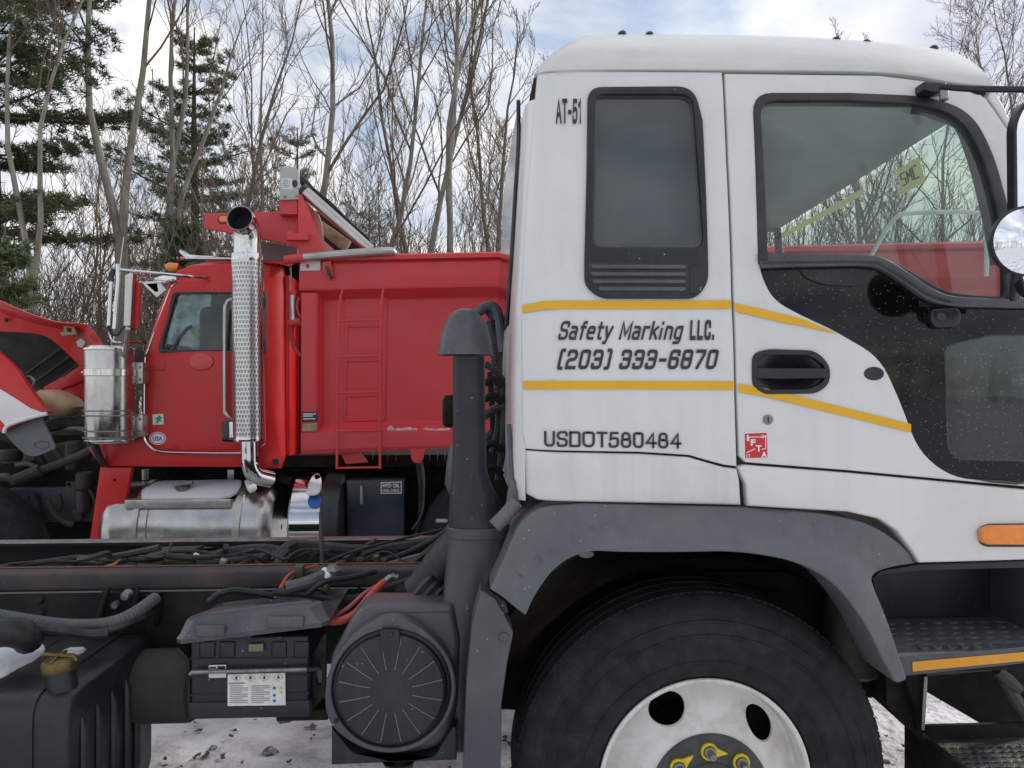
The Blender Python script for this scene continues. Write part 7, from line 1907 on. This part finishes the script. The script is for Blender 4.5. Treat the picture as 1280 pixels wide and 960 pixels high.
# ---- cab shield, headboard, tarp
YS = YBD + .12
sh_ = MB(); panel(sh_, tr([(256, 266.5), (346, 264), (372, 263), (374, 330), (372, 309), (340, 301), (255, 285)], flat(YS)), [], flat(YS), 0, .03, .004); cs = obj('cab_shield', sh_, 'redbed', K)
sh_ = MB(); lo_ = [P(x, y, YS + .03) for x, y in ((256, 286), (300, 293), (340, 300), (372, 309))]; hi_ = [P(x, y, YS + 1.9) + Vector((0, 0, .10)) for x, y in ((256, 286), (300, 293), (340, 300), (372, 309))]
sh_.grid([lo_, hi_]); sh_.grid([[p + Vector((0, 0, .01)) for p in lo_], [p + Vector((0, 0, .01)) for p in hi_]]); obj('shield_floor', sh_, 'greyunder', cs)
sh_ = MB(); panel(sh_, tr([(324, 301), (372, 309.5), (372, 345), (350, 330), (330, 328)], flat(YS + .5)), [], flat(YS + .5), 0, .03, 0); obj('shield_brace', sh_, 'greyunder', cs)
lp = MB(); panel(lp, tr(fillet([(272, 270, 5), (290, 269, 5), (290, 279, 5), (273, 280, 5)]), flat(YS)), [], flat(YS - .006), 0, .01, .002); lm = obj('marker_lamp', lp, 'rubber', cs)
lp = MB(); panel(lp, tr(fillet([(274, 271, 4), (289, 270.2, 4), (289, 278, 4), (275, 278.7, 4)]), flat(YS)), [], flat(YS - .022), 0, .02, .008); obj('lens', lp, 'amber', lm)
def yp(name, px, Y_, th, bv, m, par):
    b2 = MB(); panel(b2, tr(px, flat(Y_)), [], flat(Y_), 0, th, bv); return obj(name, b2, m, par, 40)
hdp = yp('headboard', [(349, 247), (372, 247), (372, 268), (349, 268)], YS - .08, .12, .006, 'redbed', cs)
gp = yp('grey_plate', [(350, 213), (355, 208.5), (369, 208.5), (373.5, 214), (373.5, 249), (349, 250)], YS - .10, .02, .003, 'greyplate', cs)
yp('plate_notice', [(351.5, 223), (364.5, 223), (366, 237), (352, 236.5)], YS - .102, .001, 0, 'paper', gp)
s_ = MB()
for k in range(5): panel(s_, tr([(353, 225 + k * 2.1), (353 + (10 if k % 2 else 7), 225 + k * 2.1), (353 + (10 if k % 2 else 7), 225.8 + k * 2.1), (353, 225.8 + k * 2.1)], flat(YS - .103)), [], flat(YS - .1035), 0, .0002, 0)
obj('notice_print', s_, 'print', gp)
yp('rust_stain', ell(368.5, 229.5, 3.6, 4.6, 14), YS - .102, .001, 0, 'rust', gp)
for px, py in ((356, 246), (371, 245)):
    b2 = MB(); b2.lathe([(.001, -.008), (.008, -.007), (.011, 0)], P(px, py, YS - .10), (0, 1, 0), 10); obj('plate_bolt', b2, 'steel', gp)
yp('gusset', [(372.5, 243), (377, 243), (386, 262), (407, 318), (372.5, 321)], YS - .10, .05, .004, 'redbed', cs)
yp('gusset_lip', [(383, 252), (398, 268), (402, 278), (404, 300), (424, 318), (408, 319), (396, 286), (390, 270)], YS + .02, .03, .004, 'pink', cs)
yp('shield_tab', [(357, 290), (366, 288), (366, 291.5), (385, 291.5), (385, 300), (358, 300)], YS - .15, .06, .004, 'redbed', cs)
b2 = MB(); px_tube(b2, [(377, 236, YS - .06), (463, 313, YS + .0)], .042, 16, 0); tr_ = obj('tarp_roller', b2, 'polish', K)
b2 = MB(); b2.lathe([(.001, -.004), (.038, -.003), (.046, .0), (.046, .03)], P(377, 236, YS - .06), P(463, 313, YS) - P(377, 236, YS - .06), 20); obj('roller_end', b2, 'rubber', tr_)
yp('tarp', [(373, 217), (384, 224), (392, 234), (414, 252), (440, 278), (461, 296), (466, 307), (460, 312), (440, 292), (410, 262), (376, 232)], YS + .10, .10, .01, 'tarp', tr_)
yp('tarp_edge', [(373, 217), (384, 225), (393, 236), (388, 236), (374, 224)], YS + .085, .01, .002, 'rust', tr_)
yp('tan_board', [(402, 276), (411, 282), (438, 301), (432, 312), (424, 310), (404, 294)], YS + .35, .05, .004, 'tan', tr_)
yp('board_backing', [(394, 262), (440, 296), (462, 318), (406, 318)], YS + .5, .05, .004, 'tarp', tr_)
# dark gap, small cylinder and hoses between cab and body
b2 = MB(); px_tube(b2, [(363, 334, YBD + .05), (364, 352, YBD + .05), (365, 368, YBD + .05)], .007, 8); obj('lift_rod', b2, 'steel', K)
b2 = MB(); px_tube(b2, [(366, 368, YBD + .05), (367, 402, YBD + .05)], .026, 12, 0); obj('gate_cylinder', b2, 'alu', K)
b2 = MB(); px_tube(b2, [(362, 403, YBD + .05), (376, 402, YBD + .05)], .03, 10, 0); px_tube(b2, [(366, 364, YBD + .05), (367, 369, YBD + .05)], .03, 10, 0); obj('cylinder_clevis', b2, 'redbed', K)
b2 = MB(); px_tube(b2, [(374, 372, YBD), (371, 380, YBD), (373, 392, YBD), (377, 396, YBD)], .007, 8); px_tube(b2, [(366, 404, YBD + .1), (364, 420, YBD + .1), (370, 438, YBD + .1), (376, 444, YBD + .1)], .016, 8); obj('air_hose', b2, 'redbed', K)
b2 = MB(); a_, b_ = P(350, 330, YC + .6), P(378, 600, YC + .6); b2.box(a_.x, b_.x + .3, YC + .5, YC + 1.4, b_.z, a_.z, .02); obj('gap_shade_wall', b2, 'chassis', K)  # coloured black to paint the shade in the gap behind the cab
# things seen under the body
b2 = MB(); b2.box(-1.4, 3.4, YC + .2, YC + 1.7, P(500, 580, YC).z - .04, P(500, 572, YC).z); obj('body_floor', b2, 'chassis', K)
b2 = MB(); a_, b_ = P(500, 572, YC + .5), P(640, 700, YC + .5); b2.box(a_.x, b_.x, YC + .42, YC + .46, b_.z, a_.z); obj('hoist_frame', b2, 'chassis', K)
b2 = MB(); loft_rows(b2, [(585, 395, 420, .1), (600, 398, 428, .12), (640, 400, 430, .12)], YC + .7, 12, 3); obj('hoist_mount', b2, 'chassis', K)
b2 = MB(); px_tube(b2, [(356, 590, YC + .3), (352, 598, YC + .2), (366, 602, YC + .15)], .03, 10); obj('exhaust_bracket', b2, 'chassis', K)
for px, py in ((177, 592), (284, 592)):
    b2 = MB(); a_ = P(px, py, YC + .3); b2.box(a_.x, a_.x + .05, YC + .3, YC + .33, a_.z - .05, a_.z + .03, .004); obj('grey_tab', b2, 'alu', K)
